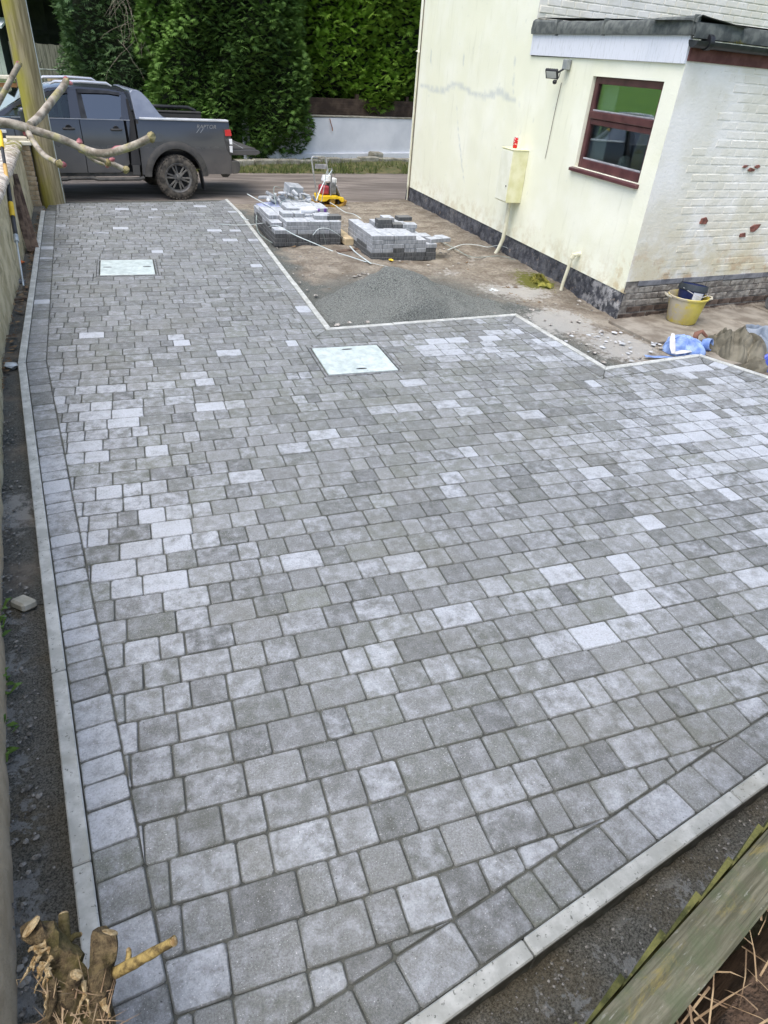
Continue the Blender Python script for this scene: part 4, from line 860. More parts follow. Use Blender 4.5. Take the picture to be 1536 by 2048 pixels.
# dark inner shell
m = MB(); m.prism([(-3.95, .5), (-3.75, .62), (-2.68, .62), (-2.6, .45), (-.66, .45), (-.6, .62), (-.55, .92), (.55, .92), (.62, .55), (1.02, .55), (1.02, .75), (-.66, .80), (-.66, 1.27), (-2.6, 1.27), (-2.7, 1.15), (-3.9, 1.0)], lambda u, v, w: (u, w, v), .16, TW - .16); m.build('inner_body', 'black_matte', truck)
MB().box((-.75, TW / 2, .95), (.12, TW - .22, .7)).build('cab_back', 'black_matte', truck)
# load bed
m = MB(); m.box((.22, TW / 2, .83), (1.66, TW - .3, .05)); m.box((-.615, TW / 2, 1.06), (.04, TW - .16, .47)); m.build('bed_floor', 'truck_plastic', truck)
for s in (0, 1):
    y = .20 if s == 0 else TW - .20; MB().box((.21, y, 1.06), (1.66, .03, .46)).build('bed_liner', 'truck_plastic', truck)
    y = .135 if s == 0 else TW - .135; MB().box((.24, y, 1.318), (1.62, .16, .034)).build('rail_cap', 'rail_cap' if s == 0 else 'truck_plastic', truck, bevel=.012, seg=2)
    for k in range(3): MB().box((.02 + k * .37, .062 if s == 0 else TW - .062, 1.325), (.12, .012, .018)).build('cap_clip', 'rail_cap', truck, bevel=.003)
MB().tube([(-.05, TW - .12, 1.345), (0.05, TW - .12, 1.40), (.80, TW - .12, 1.40), (.95, TW - .12, 1.345)], .03, 8).build('bed_rail', 'black_plastic', truck, smooth=True)
# tailgate lying open
tg = MB().prism([(1.09, .835), (1.60, .845), (1.68, .825), (1.69, .775), (1.60, .745), (1.09, .745)], lambda u, v, w: (u, w, v), .14, TW - .14).build('tailgate', 'truck_paint', truck, bevel=.012, seg=2)
MB().prism([(1.13, .852), (1.62, .858), (1.62, .848), (1.13, .838)], lambda u, v, w: (u, w, v), .2, TW - .2).build('tailgate_liner', 'truck_plastic', tg)
for y in (.17, TW - .17): MB().tube([(1.05, y, 1.0), (1.35, y, .86)], .006, 5).build('tailgate_cable', 'steel_tube', truck)
# greenhouse: one plane leaning in
def yg(z): return YB + .058 + (z - BELT) * .36
def gpoly(nm, pts, mat, th=.012, off=0.0, parent=None, bev=0.0):
    for side in (0, 1):
        f = (lambda u, v, w: (u, yg(v) + w + off, v)) if side == 0 else (lambda u, v, w: (u, TW - yg(v) - w - off, v))
        MB().prism(pts, f, 0, th).build(nm, mat, parent or truck, bevel=bev)
roofz = lambda s: 1.752 - .09 * ((s + 1.35) / .75) ** 2 * (1 if s < -1.35 else .55)
top = [(s, roofz(s) - .04) for s in (-2.25, -2.05, -1.85, -1.65)]
# frames (pillars) and glass
gpoly('a_pillar', [(-2.86, 1.29), (-2.62, 1.42), (-2.25, 1.60), (-1.95, 1.705), (-1.62, 1.735), (-1.62, 1.70), (-1.92, 1.672), (-2.2, 1.57), (-2.55, 1.40), (-2.72, 1.29)], 'truck_paint', .03)
gpoly('b_pillar', [(-1.70, BELT), (-1.66, 1.70), (-1.62, 1.735), (-1.54, 1.742), (-1.52, 1.70), (-1.535, BELT)], 'truck_paint', .03)
gpoly('window_frame', [(-1.52, 1.70), (-1.54, 1.742), (-1.0, 1.728), (-.82, 1.70), (-.80, 1.66), (-1.0, 1.685)], 'truck_paint', .03)
gpoly('c_pillar', [(-.905, BELT), (-.86, 1.35), (-.80, 1.66), (-.82, 1.70), (-.74, 1.69), (-.69, 1.55), (-.665, BELT)], 'truck_paint', .03)
gpoly('quarter_trim', [(-1.535, BELT + .004), (-1.52, 1.70), (-1.445, 1.696), (-1.435, BELT + .004)], 'black_plastic', .02, .006)
gpoly('front_window', [(-2.62, 1.31), (-2.5, 1.42), (-2.2, 1.57), (-1.92, 1.672), (-1.66, 1.70), (-1.70, 1.29)], 'clear_glass', .005, .012)
gpoly('rear_window', [(-1.435, BELT + .006), (-1.445, 1.696), (-1.0, 1.685), (-.80, 1.66), (-.86, 1.35), (-.905, BELT + .006)], 'tinted_glass', .005, .012)
gpoly('wind_deflector', [(-1.50, 1.655), (-1.50, 1.712), (-1.0, 1.702), (-.83, 1.682), (-.82, 1.64), (-1.0, 1.662)], 'black_plastic', .008, -.022)
gpoly('wind_deflector', [(-2.25, 1.525), (-1.95, 1.655), (-1.66, 1.695), (-1.66, 1.645), (-1.92, 1.615), (-2.2, 1.49)], 'black_plastic', .008, -.022)
gpoly('belt_trim', [(-2.6, 1.281), (-2.6, 1.290), (-.70, 1.292), (-.70, 1.283)], 'badge_silver', .006, -.012)
gpoly('dark_gap_strip', [(-.86, .62), (-.70, .62), (-.67, BELT), (-.70, 1.6), (-.73, 1.6), (-.735, BELT)], 'black_matte', .008, -.018)  # black strip laid on the pillar, imitating a shaded gap
# roof, screens
ry0 = lambda s: yg(roofz(s) - .04)
P = []
for i in range(15):
    s = -2.12 + (1.42) * i / 14; row = []
    for j in range(13):
        f = j / 12; y = ry0(s) - .005 + (TW - 2 * ry0(s) + .01) * f; row.append((s, y, roofz(s) - .045 + .075 * (1 - abs(2 * f - 1) ** 3.2)))
    P.append(row)
MB().grid(P).build('roof', 'truck_paint', truck, smooth=True)
MB().add([(-2.90, .16, 1.27), (-2.90, TW - .16, 1.27), (-2.12, TW - .30, 1.70), (-2.12, .30, 1.70)], [(0, 1, 2, 3)]).build('windscreen', 'clear_glass', truck); MB().add([(-.70, .12, BELT), (-.70, TW - .12, BELT), (-.72, TW - .28, 1.69), (-.72, .28, 1.69)], [(0, 1, 2, 3)]).build('rear_screen', 'tinted_glass', truck)
for s in (0, 1):
    y = .30 if s == 0 else TW - .30; pts = [(-1.90, y, 1.755), (-1.82, y, 1.792), (-1.4, y, 1.812), (-1.0, y, 1.805), (-.92, y, 1.768)]; MB().tube(pts, [.012, .026, .028, .026, .012], 8, flat=.9).build('roof_rail', 'chrome_rail', truck, smooth=True)
MB().tube([(-2.05, TW / 2, 1.77), (-1.86, TW / 2, 2.06)], .004, 5).build('aerial', 'black_plastic', truck)
# seats and wheel inside
for y in (.5, 1.36):
    MB().box((-1.72, y, 1.25), (.14, .48, .55)).build('seat', 'black_matte', truck, bevel=.05, seg=2); MB().box((-1.70, y, 1.58), (.10, .26, .16)).build('headrest', 'black_matte', truck, bevel=.04, seg=2)
# sport bar sails
for s in (0, 1):
    f = (lambda u, v, w: (u, yg(v) + .01 + w, v)) if s == 0 else (lambda u, v, w: (u, TW - yg(v) - .01 - w, v))
    MB().prism([(-.625, 1.30), (-.64, 1.70), (-.60, 1.735), (-.52, 1.735), (-.44, 1.70), (-.34, 1.60), (-.20, 1.40), (-.15, 1.352), (-.08, 1.335), (.05, 1.31), (.05, 1.30)], f, -.012, .07).build('sport_bar', 'sail_sky_tone', truck, bevel=.012, seg=2)
MB().box((-.52, TW / 2, 1.70), (.12, TW - .55, .05)).build('sport_hoop', 'sail_sky_tone', truck, bevel=.02, seg=2)
# bonnet and front
P = []
for i in range(14):
    s = -4.0 + 1.12 * i / 13; z = 1.24 - .12 * ((-2.88 - s) / 1.12) ** 2; P.append([(s, .16 - .05 * (1 - abs(f * 2 - 1)) if False else .10 + (TW - .2) * f, z + .05 * (1 - abs(2 * f - 1) ** 3)) for f in [k / 10 for k in range(11)]])
MB().grid(P).build('bonnet', 'truck_paint', truck, smooth=True)
MB().prism([(-4.02, 1.12), (-4.10, 1.0), (-4.12, .55), (-4.0, .45), (-3.9, .45), (-3.9, 1.1)], lambda u, v, w: (u, w, v), .08, TW - .08).build('front_bumper', 'truck_plastic', truck, bevel=.03, seg=2)
for y in (.22, TW - .22): MB().box((-4.06, y, .98), (.12, .30, .14)).build('headlight', 'tail_clear', truck, bevel=.02, seg=2)
MB().box((-2.775, YB - .002, 1.085), (.115, .012, .045)).build('wing_badge', 'tail_clear', truck, bevel=.004)
# arch flares
for c in (0.0, WX):
    for s in (0, 1):
        P = []
        for k in range(29):
            a = R(-8 + 196 * k / 28); row = []
            for rr_, oy in ((AR - .012, .05), (AR + .002, -.034), (AR + .05, -.040), (AR + .105, -.014), (AR + .125, .012)):
                x = c + rr_ * math.cos(a); z = .385 + rr_ * math.sin(a); z = max(z, .40); y = YB + ybody(max(.45, min(z, 1.2))) + oy; row.append((x, y if s == 0 else TW - y, z))
            P.append(row)
        MB().grid(P).build('wheel_arch', 'truck_plastic', truck, smooth=True)
# wheel: tyre with lugs, rim, spokes, hub
def wheel(x, side):
    y = 0.0 if side == 0 else TW; sg = 1 if side == 0 else -1
    w = bpy.data.objects.new('wheel', None); COL.objects.link(w); w.parent = truck; w.location = (x, y, .378); w.rotation_euler = (R(90) * -1, R(12), 0) if side == 0 else (R(90), R(40), 0)
    prof = [(.245, .008), (.262, -.004), (.30, -.004), (.335, .008), (.362, .030), (.374, .05), (.378, .09), (.378, .19), (.368, .235), (.33, .265), (.245, .26)]
    MB().lathe(prof, 44).build('tyre', 'tyre_rubber', w, smooth=True)
    m = MB()
    for k in range(40):
        a = 2 * math.pi * k / 40
        for zz, da in ((.06, 0), (.115, .08), (.165, 0), (.215, .08)): m.box((.379 * math.cos(a + da), .379 * math.sin(a + da), zz), (.012, .034, .038), (0, 0, a + da))
        m.box((.352 * math.cos(a), .352 * math.sin(a), .018), (.036, .026, .012), (0, R(35), a))
    m.build('tread', 'tyre_rubber', w)
    MB().lathe([(.252, .002), (.244, .000), (.232, .016), (.215, .02), (.205, .06), (.20, .2)], 40).build('rim', 'rim_metal', w, smooth=True); MB().lathe([(.0, .075), (.205, .075)], 30).build('brake_disc', 'black_matte', w)
    m = MB()
    for k in range(6):
        a = 2 * math.pi * k / 6
        for d in (-.16, .16):
            p0 = Vector((.065 * math.cos(a + d * 1.2), .065 * math.sin(a + d * 1.2), .018)); p1 = Vector((.216 * math.cos(a + d), .216 * math.sin(a + d), .022)); v = p1 - p0; m.box((p0 + p1) / 2 + Vector((0, 0, .01)), (v.length, .030, .024), (0, 0, math.atan2(v.y, v.x)))
    m.build('spokes', 'rim_metal', w, bevel=.004); MB().lathe([(0, .006), (.03, .006), (.035, .012), (.075, .018), (.085, .05)], 20).build('hub', 'rim_metal', w, smooth=True)
    m = MB()
    for k in range(6): a = 2 * math.pi * k / 6 + .5; m.tube([(.055 * math.cos(a), .055 * math.sin(a), .002), (.055 * math.cos(a), .055 * math.sin(a), .02)], .009, 6)
    m.build('wheel_nuts', 'black_plastic', w)
for x in (0.0, WX):
    for s in (0, 1): wheel(x, s)
# lamps, bumper, tow bar, flaps, step, handles, mirror, fuel flap
for s in (0, 1):
    f = (lambda u, v, w: (u, YB + ybody(v) + w, v)) if s == 0 else (lambda u, v, w: (u, TW - YB - ybody(v) - w, v))
    lamp = MB().prism([(.93, 1.19), (1.065, 1.20), (1.085, .98), (1.08, .77), (1.03, .76), (.985, .84), (.945, .98)], f, -.008, .10).build('tail_light', 'truck_plastic', truck, bevel=.006)
    MB().prism([(.965, 1.175), (1.078, 1.185), (1.092, 1.08), (.965, 1.075)], f, -.013, .105).build('red_lens', 'tail_red', lamp, bevel=.004); MB().prism([(1.03, 1.03), (1.092, 1.03), (1.092, .94), (1.04, .94)], f, -.012, .105).build('clear_lens', 'tail_clear', lamp, bevel=.004); MB().prism([(1.03, .915), (1.09, .915), (1.088, .80), (1.035, .81)], f, -.012, .105).build('clear_lens', 'tail_clear', lamp, bevel=.004)
    y = .15 if s == 0 else TW - .15; MB().prism([(1.06, .66), (1.20, .655), (1.225, .62), (1.22, .50), (1.17, .44), (1.06, .44)], lambda u, v, w: (u, w, v), y - .12, y + .2).build('rear_bumper', 'truck_plastic', truck, bevel=.012, seg=2)
    y = .12 if s == 0 else TW - .12
    for c in (0.46, WX + .46): MB().box((c + .015, y, .33), (.018, .2, .33), (0, R(-8), 0)).build('mud_flap', 'black_plastic', truck)
    y = .045 if s == 0 else TW - .045; MB().tube([(-2.70, y, .40), (-2.62, y, .372), (-1.95, y, .372), (-1.87, y, .39), (-1.5, y, .39), (-1.42, y, .368), (-.70, y, .368), (-.62, y, .39)], .042, 8, flat=.75).build('side_step', 'truck_plastic', truck, smooth=True)
    ph, bh = (YB, 1) if s == 0 else (TW - YB, -1)
    for hx in (-1.74, -.97): dr = (fd if hx < -1.5 else rd)[s]; MB().lathe([(0, 0), (.055, .0), (.06, .008)], 18, Matrix.Translation((hx - .02, ph + bh * (ybody(1.14) + .003), 1.14)) @ Matrix.Rotation(R(-90), 4, 'X')).build('handle_cup', 'black_matte', dr); MB().tube([(hx - .105, ph + bh * (ybody(1.14) - .014), 1.14), (hx - .08, ph + bh * (ybody(1.14) - .034), 1.141), (hx + .04, ph + bh * (ybody(1.14) - .034), 1.141), (hx + .065, ph + bh * (ybody(1.14) - .014), 1.14)], .018, 8).build('handle', 'truck_plastic', dr, smooth=True)
    y = -.06 if s == 0 else TW + .06; mir = MB().box((-2.42, y, 1.33), (.14, .22, .22)).build('door_mirror', 'truck_paint', truck, bevel=.05, seg=3); MB().box((-2.345, y, 1.33), (.01, .17, .16)).build('mirror_glass', 'chrome_rail', mir); MB().box((-2.43, y, 1.225), (.13, .2, .07)).build('mirror_base', 'black_plastic', mir, bevel=.02)
f = lambda u, v, w: (u, YB + ybody(v) + w, v)
MB().prism([(-.40, .99), (-.37, .955), (-.25, .955), (-.20, .99), (-.20, 1.075), (-.24, 1.09), (-.40, 1.09)], f, -.0015, .01).build('fuel_flap', 'truck_plastic', bedside[0]); MB().prism([(-.395, .992), (-.367, .960), (-.252, .960), (-.205, .992), (-.205, 1.072), (-.242, 1.085), (-.395, 1.085)], f, -.004, .01).build('fuel_lid', 'truck_paint', bedside[0])
MB().box((1.12, TW / 2, .52), (.14, TW - .7, .12)).build('rear_step', 'truck_plastic', truck, bevel=.02); m = MB().prism([(1.0, .44), (1.22, .42), (1.235, .33), (1.18, .285), (1.08, .29), (1.02, .36)], lambda u, v, w: (u, w, v), .66, .68); m.build('tow_bracket', 'truck_plastic', truck); MB().tube([(1.2, .7, .40), (1.30, .7, .42), (1.30, .7, .50)], .022, 8).build('tow_ball', 'black_plastic', truck, smooth=True)
MB().lathe([(0, .03), (.02, .022), (.028, 0), (.02, -.022), (0, -.03)], 12, Matrix.Translation((1.30, .7, .52))).build('tow_ball', 'black_plastic', truck, smooth=True)
MB().tube([(-2.9, .6, .45), (1.0, .6, .5)], .05, 6).build('chassis_rail', 'black_matte', truck); MB().tube([(-2.9, TW - .6, .45), (1.0, TW - .6, .5)], .05, 6).build('chassis_rail', 'black_matte', truck); MB().tube([(0, .2, .378), (0, TW - .2, .378)], .05, 8).build('rear_axle', 'black_matte', truck)
def text_mesh(txt, size, mat, parent, nm, Mx, ext=.002):
    cu = bpy.data.curves.new(nm, 'FONT'); cu.body = txt; cu.size = size; cu.extrude = ext; cu.align_x = 'CENTER'; to = bpy.data.objects.new(nm, cu); COL.objects.link(to)
    me = bpy.data.meshes.new_from_object(to.evaluated_get(bpy.context.evaluated_depsgraph_get())); bpy.data.objects.remove(to); me.transform(Mx); me.materials.clear(); return mk(nm, me, mat, parent)
# model lettering with its slashes on the bed side
text_mesh('RAPTOR', .085, 'badge_silver', bedside[0], 'lettering', Matrix.Translation((.62, YB + ybody(1.2) - .003, 1.19)) @ Matrix.Rotation(R(90), 4, 'X') @ Matrix(((1.15, .25, 0, 0), (0, 1, 0, 0), (0, 0, 1, 0), (0, 0, 0, 1))))
m = MB()
for k in range(2): x = .42 + k * .07; m.prism([(x, 1.12), (x + .012, 1.12), (x + .075, 1.185), (x + .060, 1.185)], f, -.003, .002)
m.build('lettering_slashes', 'badge_silver', bedside[0])
# something wooden sticking out of the load bed
pl = thing('offcut_plank', 'short yellow ended wooden plank leaning in the pickup load bed', 'plank', (0, 0, 0)); B = Matrix.Translation(truck.location) @ Matrix.Rotation(R(12), 4, 'Z') @ Matrix.Scale(1.049, 4)
pl.matrix_world = B; MB().box((-.10, .45, 1.32), (.55, .09, .05), (0, R(38), 0)).build('plank_body', 'steel_tube', pl, bevel=.004); MB().box((-.335, .45, 1.503), (.05, .095, .056), (0, R(38), 0)).build('plank_end', 'yellow_paint', pl, bevel=.004)

# ================================================================== THINGS ON THE DRIVE AND IN THE YARD
def cover(rect, label, keyaxis, mat_lines):
    x0, x1, y0, y1 = rect; cx, cy = (x0 + x1) / 2, (y0 + y1) / 2; w, d = x1 - x0, y1 - y0
    t_ = thing('manhole_cover', label, 'manhole cover', (cx, cy, 0)); m = MB(); f = .022
    for (bx, by, bw2, bd2) in ((0, -d / 2 + f / 2, w, f), (0, d / 2 - f / 2, w, f), (-w / 2 + f / 2, 0, f, d - 2 * f), (w / 2 - f / 2, 0, f, d - 2 * f)): m.box((bx, by, -.03), (bw2, bd2, .07))
    m.build('frame', 'steel_frame', t_, bevel=.002)
    MB().box((0, 0, -.05), (w - .03, d - .03, .03)).build('seat', 'black_matte', t_)
    lid = MB().box((0, 0, -.012), (w - .078, d - .078, .040)).build('lid', 'galvanised', t_, bevel=.004)
    m = MB()
    for q in mat_lines: m.box((q[0], q[1], .0088), (q[2], q[3], .002))
    if mat_lines: m.build('tread_lines', 'galvanised', lid)
    for s in (-1, 1):
        px_, py_ = (s * w * .33, 0) if keyaxis == 'x' else (0, s * d * .34)
        MB().lathe([(0, .0025), (.022, .0025), (.026, .0), (.026, -.004)], 14, Matrix.Translation((px_, py_, .0085)) @ Matrix.Scale(.5, 4, (0, 1, 0)) @ Matrix.Scale(2.2, 4, (1, 0, 0))).build('key_hole', 'black_matte', lid)
    return t_
cover(COVERS[0], 'square pale steel manhole cover at the inner corner of the paving', 'y', [(k * .11 - .28, 0, .003, .64) for k in range(6)])
cover(COVERS[1], 'whitish steel manhole cover in the narrow part of the drive towards the pickup', 'x', [(0, k * .07 - .28, .62, .003) for k in range(9)])
# sand heap
n = 150; xs = np.linspace(1.86, 4.75, n); ys = np.linspace(6.74, 9.2, n); X, Y = np.meshgrid(xs, ys, indexing='ij')
def cone(cx, cy, h, s, e=1.0): return np.maximum(0, h - s * np.hypot((X - cx), (Y - cy) * e))
H_ = np.maximum.reduce([cone(2.98, 7.66, .56, .60), cone(2.62, 7.58, .38, .50), cone(3.45, 7.55, .30, .38), cone(3.0, 7.3, .40, .58), cone(2.35, 7.45, .16, .26), cone(3.9, 7.4, .12, .16)])
nz = fbm(X * 3, Y * 3, 41); H_ = H_ * (1 + (nz - .47) * .5) + (fbm(X * 14, Y * 14, 44, 3) - .45) * .022 * (H_ > .004)
for _ in range(5): H_[1:-1, 1:-1] = (H_[1:-1, 1:-1] * 2 + H_[:-2, 1:-1] + H_[2:, 1:-1] + H_[1:-1, :-2] + H_[1:-1, 2:]) / 6
H_ = H_ + ((fbm(X * 5, Y * 5, 47, 3) - .45) * .05 + (fbm(X * 24, Y * 24, 46, 3) - .45) * .030) * sstep(.0, .05, H_)
lim = sstep(0, .10, Y - (6.80 + .073 * (X - 1.83))) * sstep(0, .08, X - 1.88); Z = -.075 + H_ * lim
npm = npmesh('sand_heap', np.stack([X, Y, Z], -1).reshape(-1, 3), gridF(n, n)[:, ::-1], 'sand_grit', smooth=True); tag(npm, 'low dark grey heap of bedding grit against the white kerb', 'heap')

# ---- paving block stacks
bme = {}
for nm in ('pale', 'dark'):
    for k, dims in (('a', (.172, .232, .058)), ('b', (.115, .155, .058)), ('c', (.232, .155, .058))):
        m = MB().box((0, 0, 0), dims); me = bpy.data.meshes.new('paving_block'); me.from_pydata(m.v, [], m.f); bm = bmesh.new(); bm.from_mesh(me); bmesh.ops.bevel(bm, geom=list(bm.edges), offset=.004, segments=1, affect='EDGES'); bm.to_mesh(me); bm.free(); me.materials.append(MATS['block_' + nm]); bme[nm + k] = me
sr = random.Random(12)
def block(x, y, z, kind, label, group, rz=0.0):
    o = bpy.data.objects.new('paving_block', bme[kind]); COL.objects.link(o); o.location = (x, y, z); o.rotation_euler = (0, 0, rz + sr.gauss(0, .012)); return tag(o, label, 'paving block', group)
ORD = ['bottom', 'second', 'third', 'fourth', 'fifth', 'sixth', 'seventh', 'eighth']
def stack(x0, y0, rot, nx, ny, hfun, where, group, dark_to):
    ca_, sa_ = math.cos(rot), math.sin(rot); cell = []; LW, LD, LH = .176, .236, .0605
    for i in range(nx):
        for j in range(ny):
            h = hfun(i, j)
            for k in range(h):
                edge = i == 0 or j == 0 or i == nx - 1 or j == ny - 1 or any(k >= hfun(a, b) for a, b in ((i - 1, j), (i + 1, j), (i, j - 1), (i, j + 1)))
                u, v = (i + .5) * LW, (j + .5) * LD; x = x0 + u * ca_ - v * sa_; y = y0 + u * sa_ + v * ca_; z = -.03 + (k + .5) * LH
                if edge or k >= h - 1:
                    dk2 = k < dark_to or (k == dark_to and sr.random() < .25)
                    block(x + sr.gauss(0, .002), y + sr.gauss(0, .002), z, ('dark' if dk2 else 'pale') + 'a', ('dark damp' if dk2 else 'pale grey') + ' block, ' + ORD[k] + ' course of the ' + where, ('dark blocks of the ' if dk2 else 'pale blocks of the ') + group, rot)
                else: cell.append((x, y, z))
    m = MB()
    for c in cell: m.box(c, (.170, .230, .058), (0, 0, rot))
    if cell: stuff(tag(m.build('paving_blocks', 'block_dark', bevel=0), 'blocks packed inside the ' + where, 'paving blocks'))
def h1(i, j):
    if j == 0: return 4 if i == 0 else 6
    if j <= 2: return 6 if i > 0 else (5 if j == 1 else 6)
    if j <= 4: return 7 if i > 1 else 6
    return 7 if i in (2, 3, 4) else (6 if i == 5 else 5)
stack(2.0, 10.57, R(1.5), 6, 7, h1, 'messy stack in front of the plate compactor', 'messy stack', 3)
def h2(i, j):
    if j == 0: return {0: 6, 1: 6, 2: 6, 3: 6, 4: 5, 5: 4}.get(i, 4)
    if j == 1: return [6, 6, 6, 6, 5, 5][i]
    if j <= 3: return [6, 5, 6, 5, 6, 4][i]
    return [6, 5, 6, 7, 6, 4][i]
stack(3.25, 9.63, R(1.0), 6, 5, h2, 'tidier stack nearer the meter box', 'tidier stack', 2)
w1, w2 = 'loose on top of the messy stack', 'loose on top of the tidier stack'; LH = .0605
def top1(i, j): return -.03 + h1(i, j) * LH + .0295
for (u, v, k, rz_) in ((2.27, 11.0, 'palea', 0.05), (2.45, 11.0, 'palea', 0.1), (2.78, 10.82, 'palea', 1.5), (2.97, 10.80, 'darka', 1.62)):
    i = min(5, max(0, int((u - 2.0) / .176))); j = min(6, max(0, int((v - 10.57) / .236))); hi = max(h1(i, j), h1(min(i + 1, 5), j), h1(max(i - 1, 0), j)); block(u, v, -.03 + hi * LH + .0300, k, ('pale ' if 'pale' in k else 'dark ') + 'paving block lying ' + w1, 'blocks lying on the messy stack', rz_)
for (u, v, z, k, rz_) in ((3.62, 10.22, 6, 'darkc', 0.0), (3.62, 10.22, 7, 'darkc', 0.03), (3.86, 10.2, 6, 'darkc', 0.05), (4.02, 10.42, 7, 'darkc', 0.1), (4.03, 10.2, 6, 'palea', 1.5), (4.30, 9.78, 4, 'palec', .3), (4.47, 9.86, 4, 'palea', .2)):
    block(u, v, -.03 + z * LH + .030, k, ('pale ' if 'pale' in k else 'dark ') + 'paving block lying ' + w2, 'blocks lying on the tidier stack', rz_)
# boards between the stacks
bd_ = MB().box((3.16, 10.95, .05), (.16, .9, .10), (0, 0, .05)).build('timber_board', 'raw_plank', bevel=.006); tag(bd_, 'pale wooden board on edge between the two block stacks', 'board')
bd_ = MB().box((3.12, 10.2, -.01), (.55, .09, .05), (0, 0, .35)).build('timber_board', 'plank_brown', bevel=.006); tag(bd_, 'dark wooden batten on the soil between the two block stacks', 'board')
# rubble and wrapping heaped on the back of the messy stack
rr = random.Random(21)
def chunk(px, py, y, dims, rot, mat, label, cat='offcut', group=None, nm='block_offcut'):
    v = ray(px, py); t_ = y / v.y; c = Vector((0, 0, CAMH)) + v * t_; o = MB().box((0, 0, 0), dims).build(nm, mat, bevel=.008); o.location = c; o.rotation_euler = rot; return tag(o, label, cat, group)
chunk(587, 379, 12.1, (.26, .24, .15), (.15, .1, .2), 'slab_grey', 'large grey concrete block tilted on the rubble of the messy stack', 'concrete block', None, 'concrete_block')
chunk(592, 392, 12.15, (.22, .2, .12), (.0, .1, .4), 'stone_pale', 'rough pale stone under the tilted concrete block', 'stone', None, 'rough_stone')
for k in range(26):
    px_ = rr.uniform(523, 632); py_ = 398 - 8 * math.sin((px_ - 520) / 112 * 3.14) + rr.uniform(-5, 8)
    chunk(px_, py_, rr.uniform(11.75, 12.15), (rr.uniform(.05, .19), rr.uniform(.04, .08), rr.uniform(.015, .05)), (rr.uniform(-.9, .9), rr.uniform(-.9, .9), rr.uniform(0, 3)), rr.choice(['chip_white', 'chip_white', 'slab_grey', 'block_pale']), 'broken pale block offcut heaped on the messy stack', 'offcut', 'offcuts on the messy stack')
def strap(pts, mat='strap_white', label='x', r_=.010, fl=.3):
    P = [Vector(p) for p in pts]; Q = []
    for i in range(len(P) - 1):                       # Catmull-Rom
        p0, p1, p2, p3 = P[max(0, i - 1)], P[i], P[i + 1], P[min(len(P) - 1, i + 2)]
        for k in range(8):
            t_ = k / 8; Q.append(.5 * ((2 * p1) + (p2 - p0) * t_ + (2 * p0 - 5 * p1 + 4 * p2 - p3) * t_ ** 2 + (3 * p1 - p0 - 3 * p2 + p3) * t_ ** 3))
    Q.append(P[-1]); o = MB().tube(Q, r_, 6, flat=fl).build('plastic_strap', mat, smooth=True); return tag(o, label, 'strap')
def yp(px, py, y): v = ray(px, py); t_ = y / v.y; return Vector((0, 0, CAMH)) + v * t_
g0 = lambda px, py, z=.0: gp(px, py, z)
strap([g0(437, 448, .015), g0(470, 450, .02), g0(500, 449, .03), yp(527, 446, 11.4)], label='white plastic strap lying straight across the kerb from the messy stack')
strap([yp(538, 453, 10.75), yp(556, 452, 10.5), yp(590, 470, 10.35), yp(630, 487, 10.2), g0(668, 503), g0(700, 513), g0(733, 524)], label='long white plastic strap trailing from the messy stack to the soil', r_=.013)
strap([g0(700, 492, .02), g0(712, 505, .015), g0(742, 527, .01)], label='short white strap on the soil beside the tidier stack', r_=.014)
strap([yp(626, 470, 10.3), yp(637, 458, 10.3), yp(655, 457, 10.3), yp(675, 468, 10.3), g0(690, 482, .02)], label='white strap arching in front of the messy stack')
strap([yp(660, 405, 12.0), yp(672, 412, 11.7), yp(690, 424, 11.2), yp(707, 428, 11.0), yp(722, 437, 10.7)], label='white strap bridging the tops of the two stacks')
strap([yp(613, 439, 10.56), yp(630, 448, 10.5), yp(645, 465, 10.45), g0(652, 490, .01)], 'strap_dark', label='dull strap hanging down the front of the messy stack', r_=.008)
strap([yp(513, 430, 11.6), yp(513, 450, 11.4), yp(520, 468, 11.0), g0(545, 486, .01)], 'strap_dark', label='thin dark strap looping down the side of the messy stack', r_=.008)
strap([yp(495, 388, 12.3), yp(520, 402, 12.0), yp(541, 413, 11.6)], label='straight white strap poking out over the messy stack left end', r_=.013)
strap([yp(552, 412, 11.5), yp(548, 375, 12), yp(565, 378, 12), yp(590, 388, 12)], 'strap_dark', label='bent strap hooked upright over the rubble', r_=.007)
strap([yp(643, 404, 12.0), yp(648, 375, 12.2), yp(655, 340, 12.4), yp(668, 345, 12.5), yp(672, 385, 12.6)], 'strap_dark', label='thin strap standing in a loop beside the compactor handle', r_=.006)
strap([yp(632, 402, 12), yp(645, 370, 12.2), yp(664, 340, 12.5)], label='stiff white strap rising from the stack across the compactor', r_=.009)
strap([yp(560, 411, 11.3), yp(566, 402, 11.2), yp(580, 398, 11.2)], label='short curled white strap on the messy stack', r_=.012)
strap([g0(818, 479, .03), g0(850, 482, .05), g0(875, 478, .09), g0(905, 483, .02)], 'strap_dark', label='dull strap coiled on the soil right of the tidier stack', r_=.010)
strap([g0(895, 500, .02), g0(925, 489, .03), g0(955, 490, .04), g0(975, 494, .09), g0(1000, 491, .12), g0(1025, 502, .10), g0(1042, 520, .01)], label='white strap arching past the foot of the meter box conduit', r_=.010)
strap([g0(880, 482, .02), g0(910, 497, .03), g0(945, 514, .02), g0(1000, 512, .02), g0(1040, 523, .02)], 'strap_dark', label='dark flattened strap along the soil below the meter box', r_=.012)
strap([g0(735, 524, .0), g0(770, 532, .0), g0(786, 534, .0)], label='thin white thread of strap ending by the grit heap', r_=.006)
strap([g0(482, 431, .02), g0(488, 437, .015), g0(497, 440, .02)], label='scrap of white strap beside the drive kerb', r_=.014)
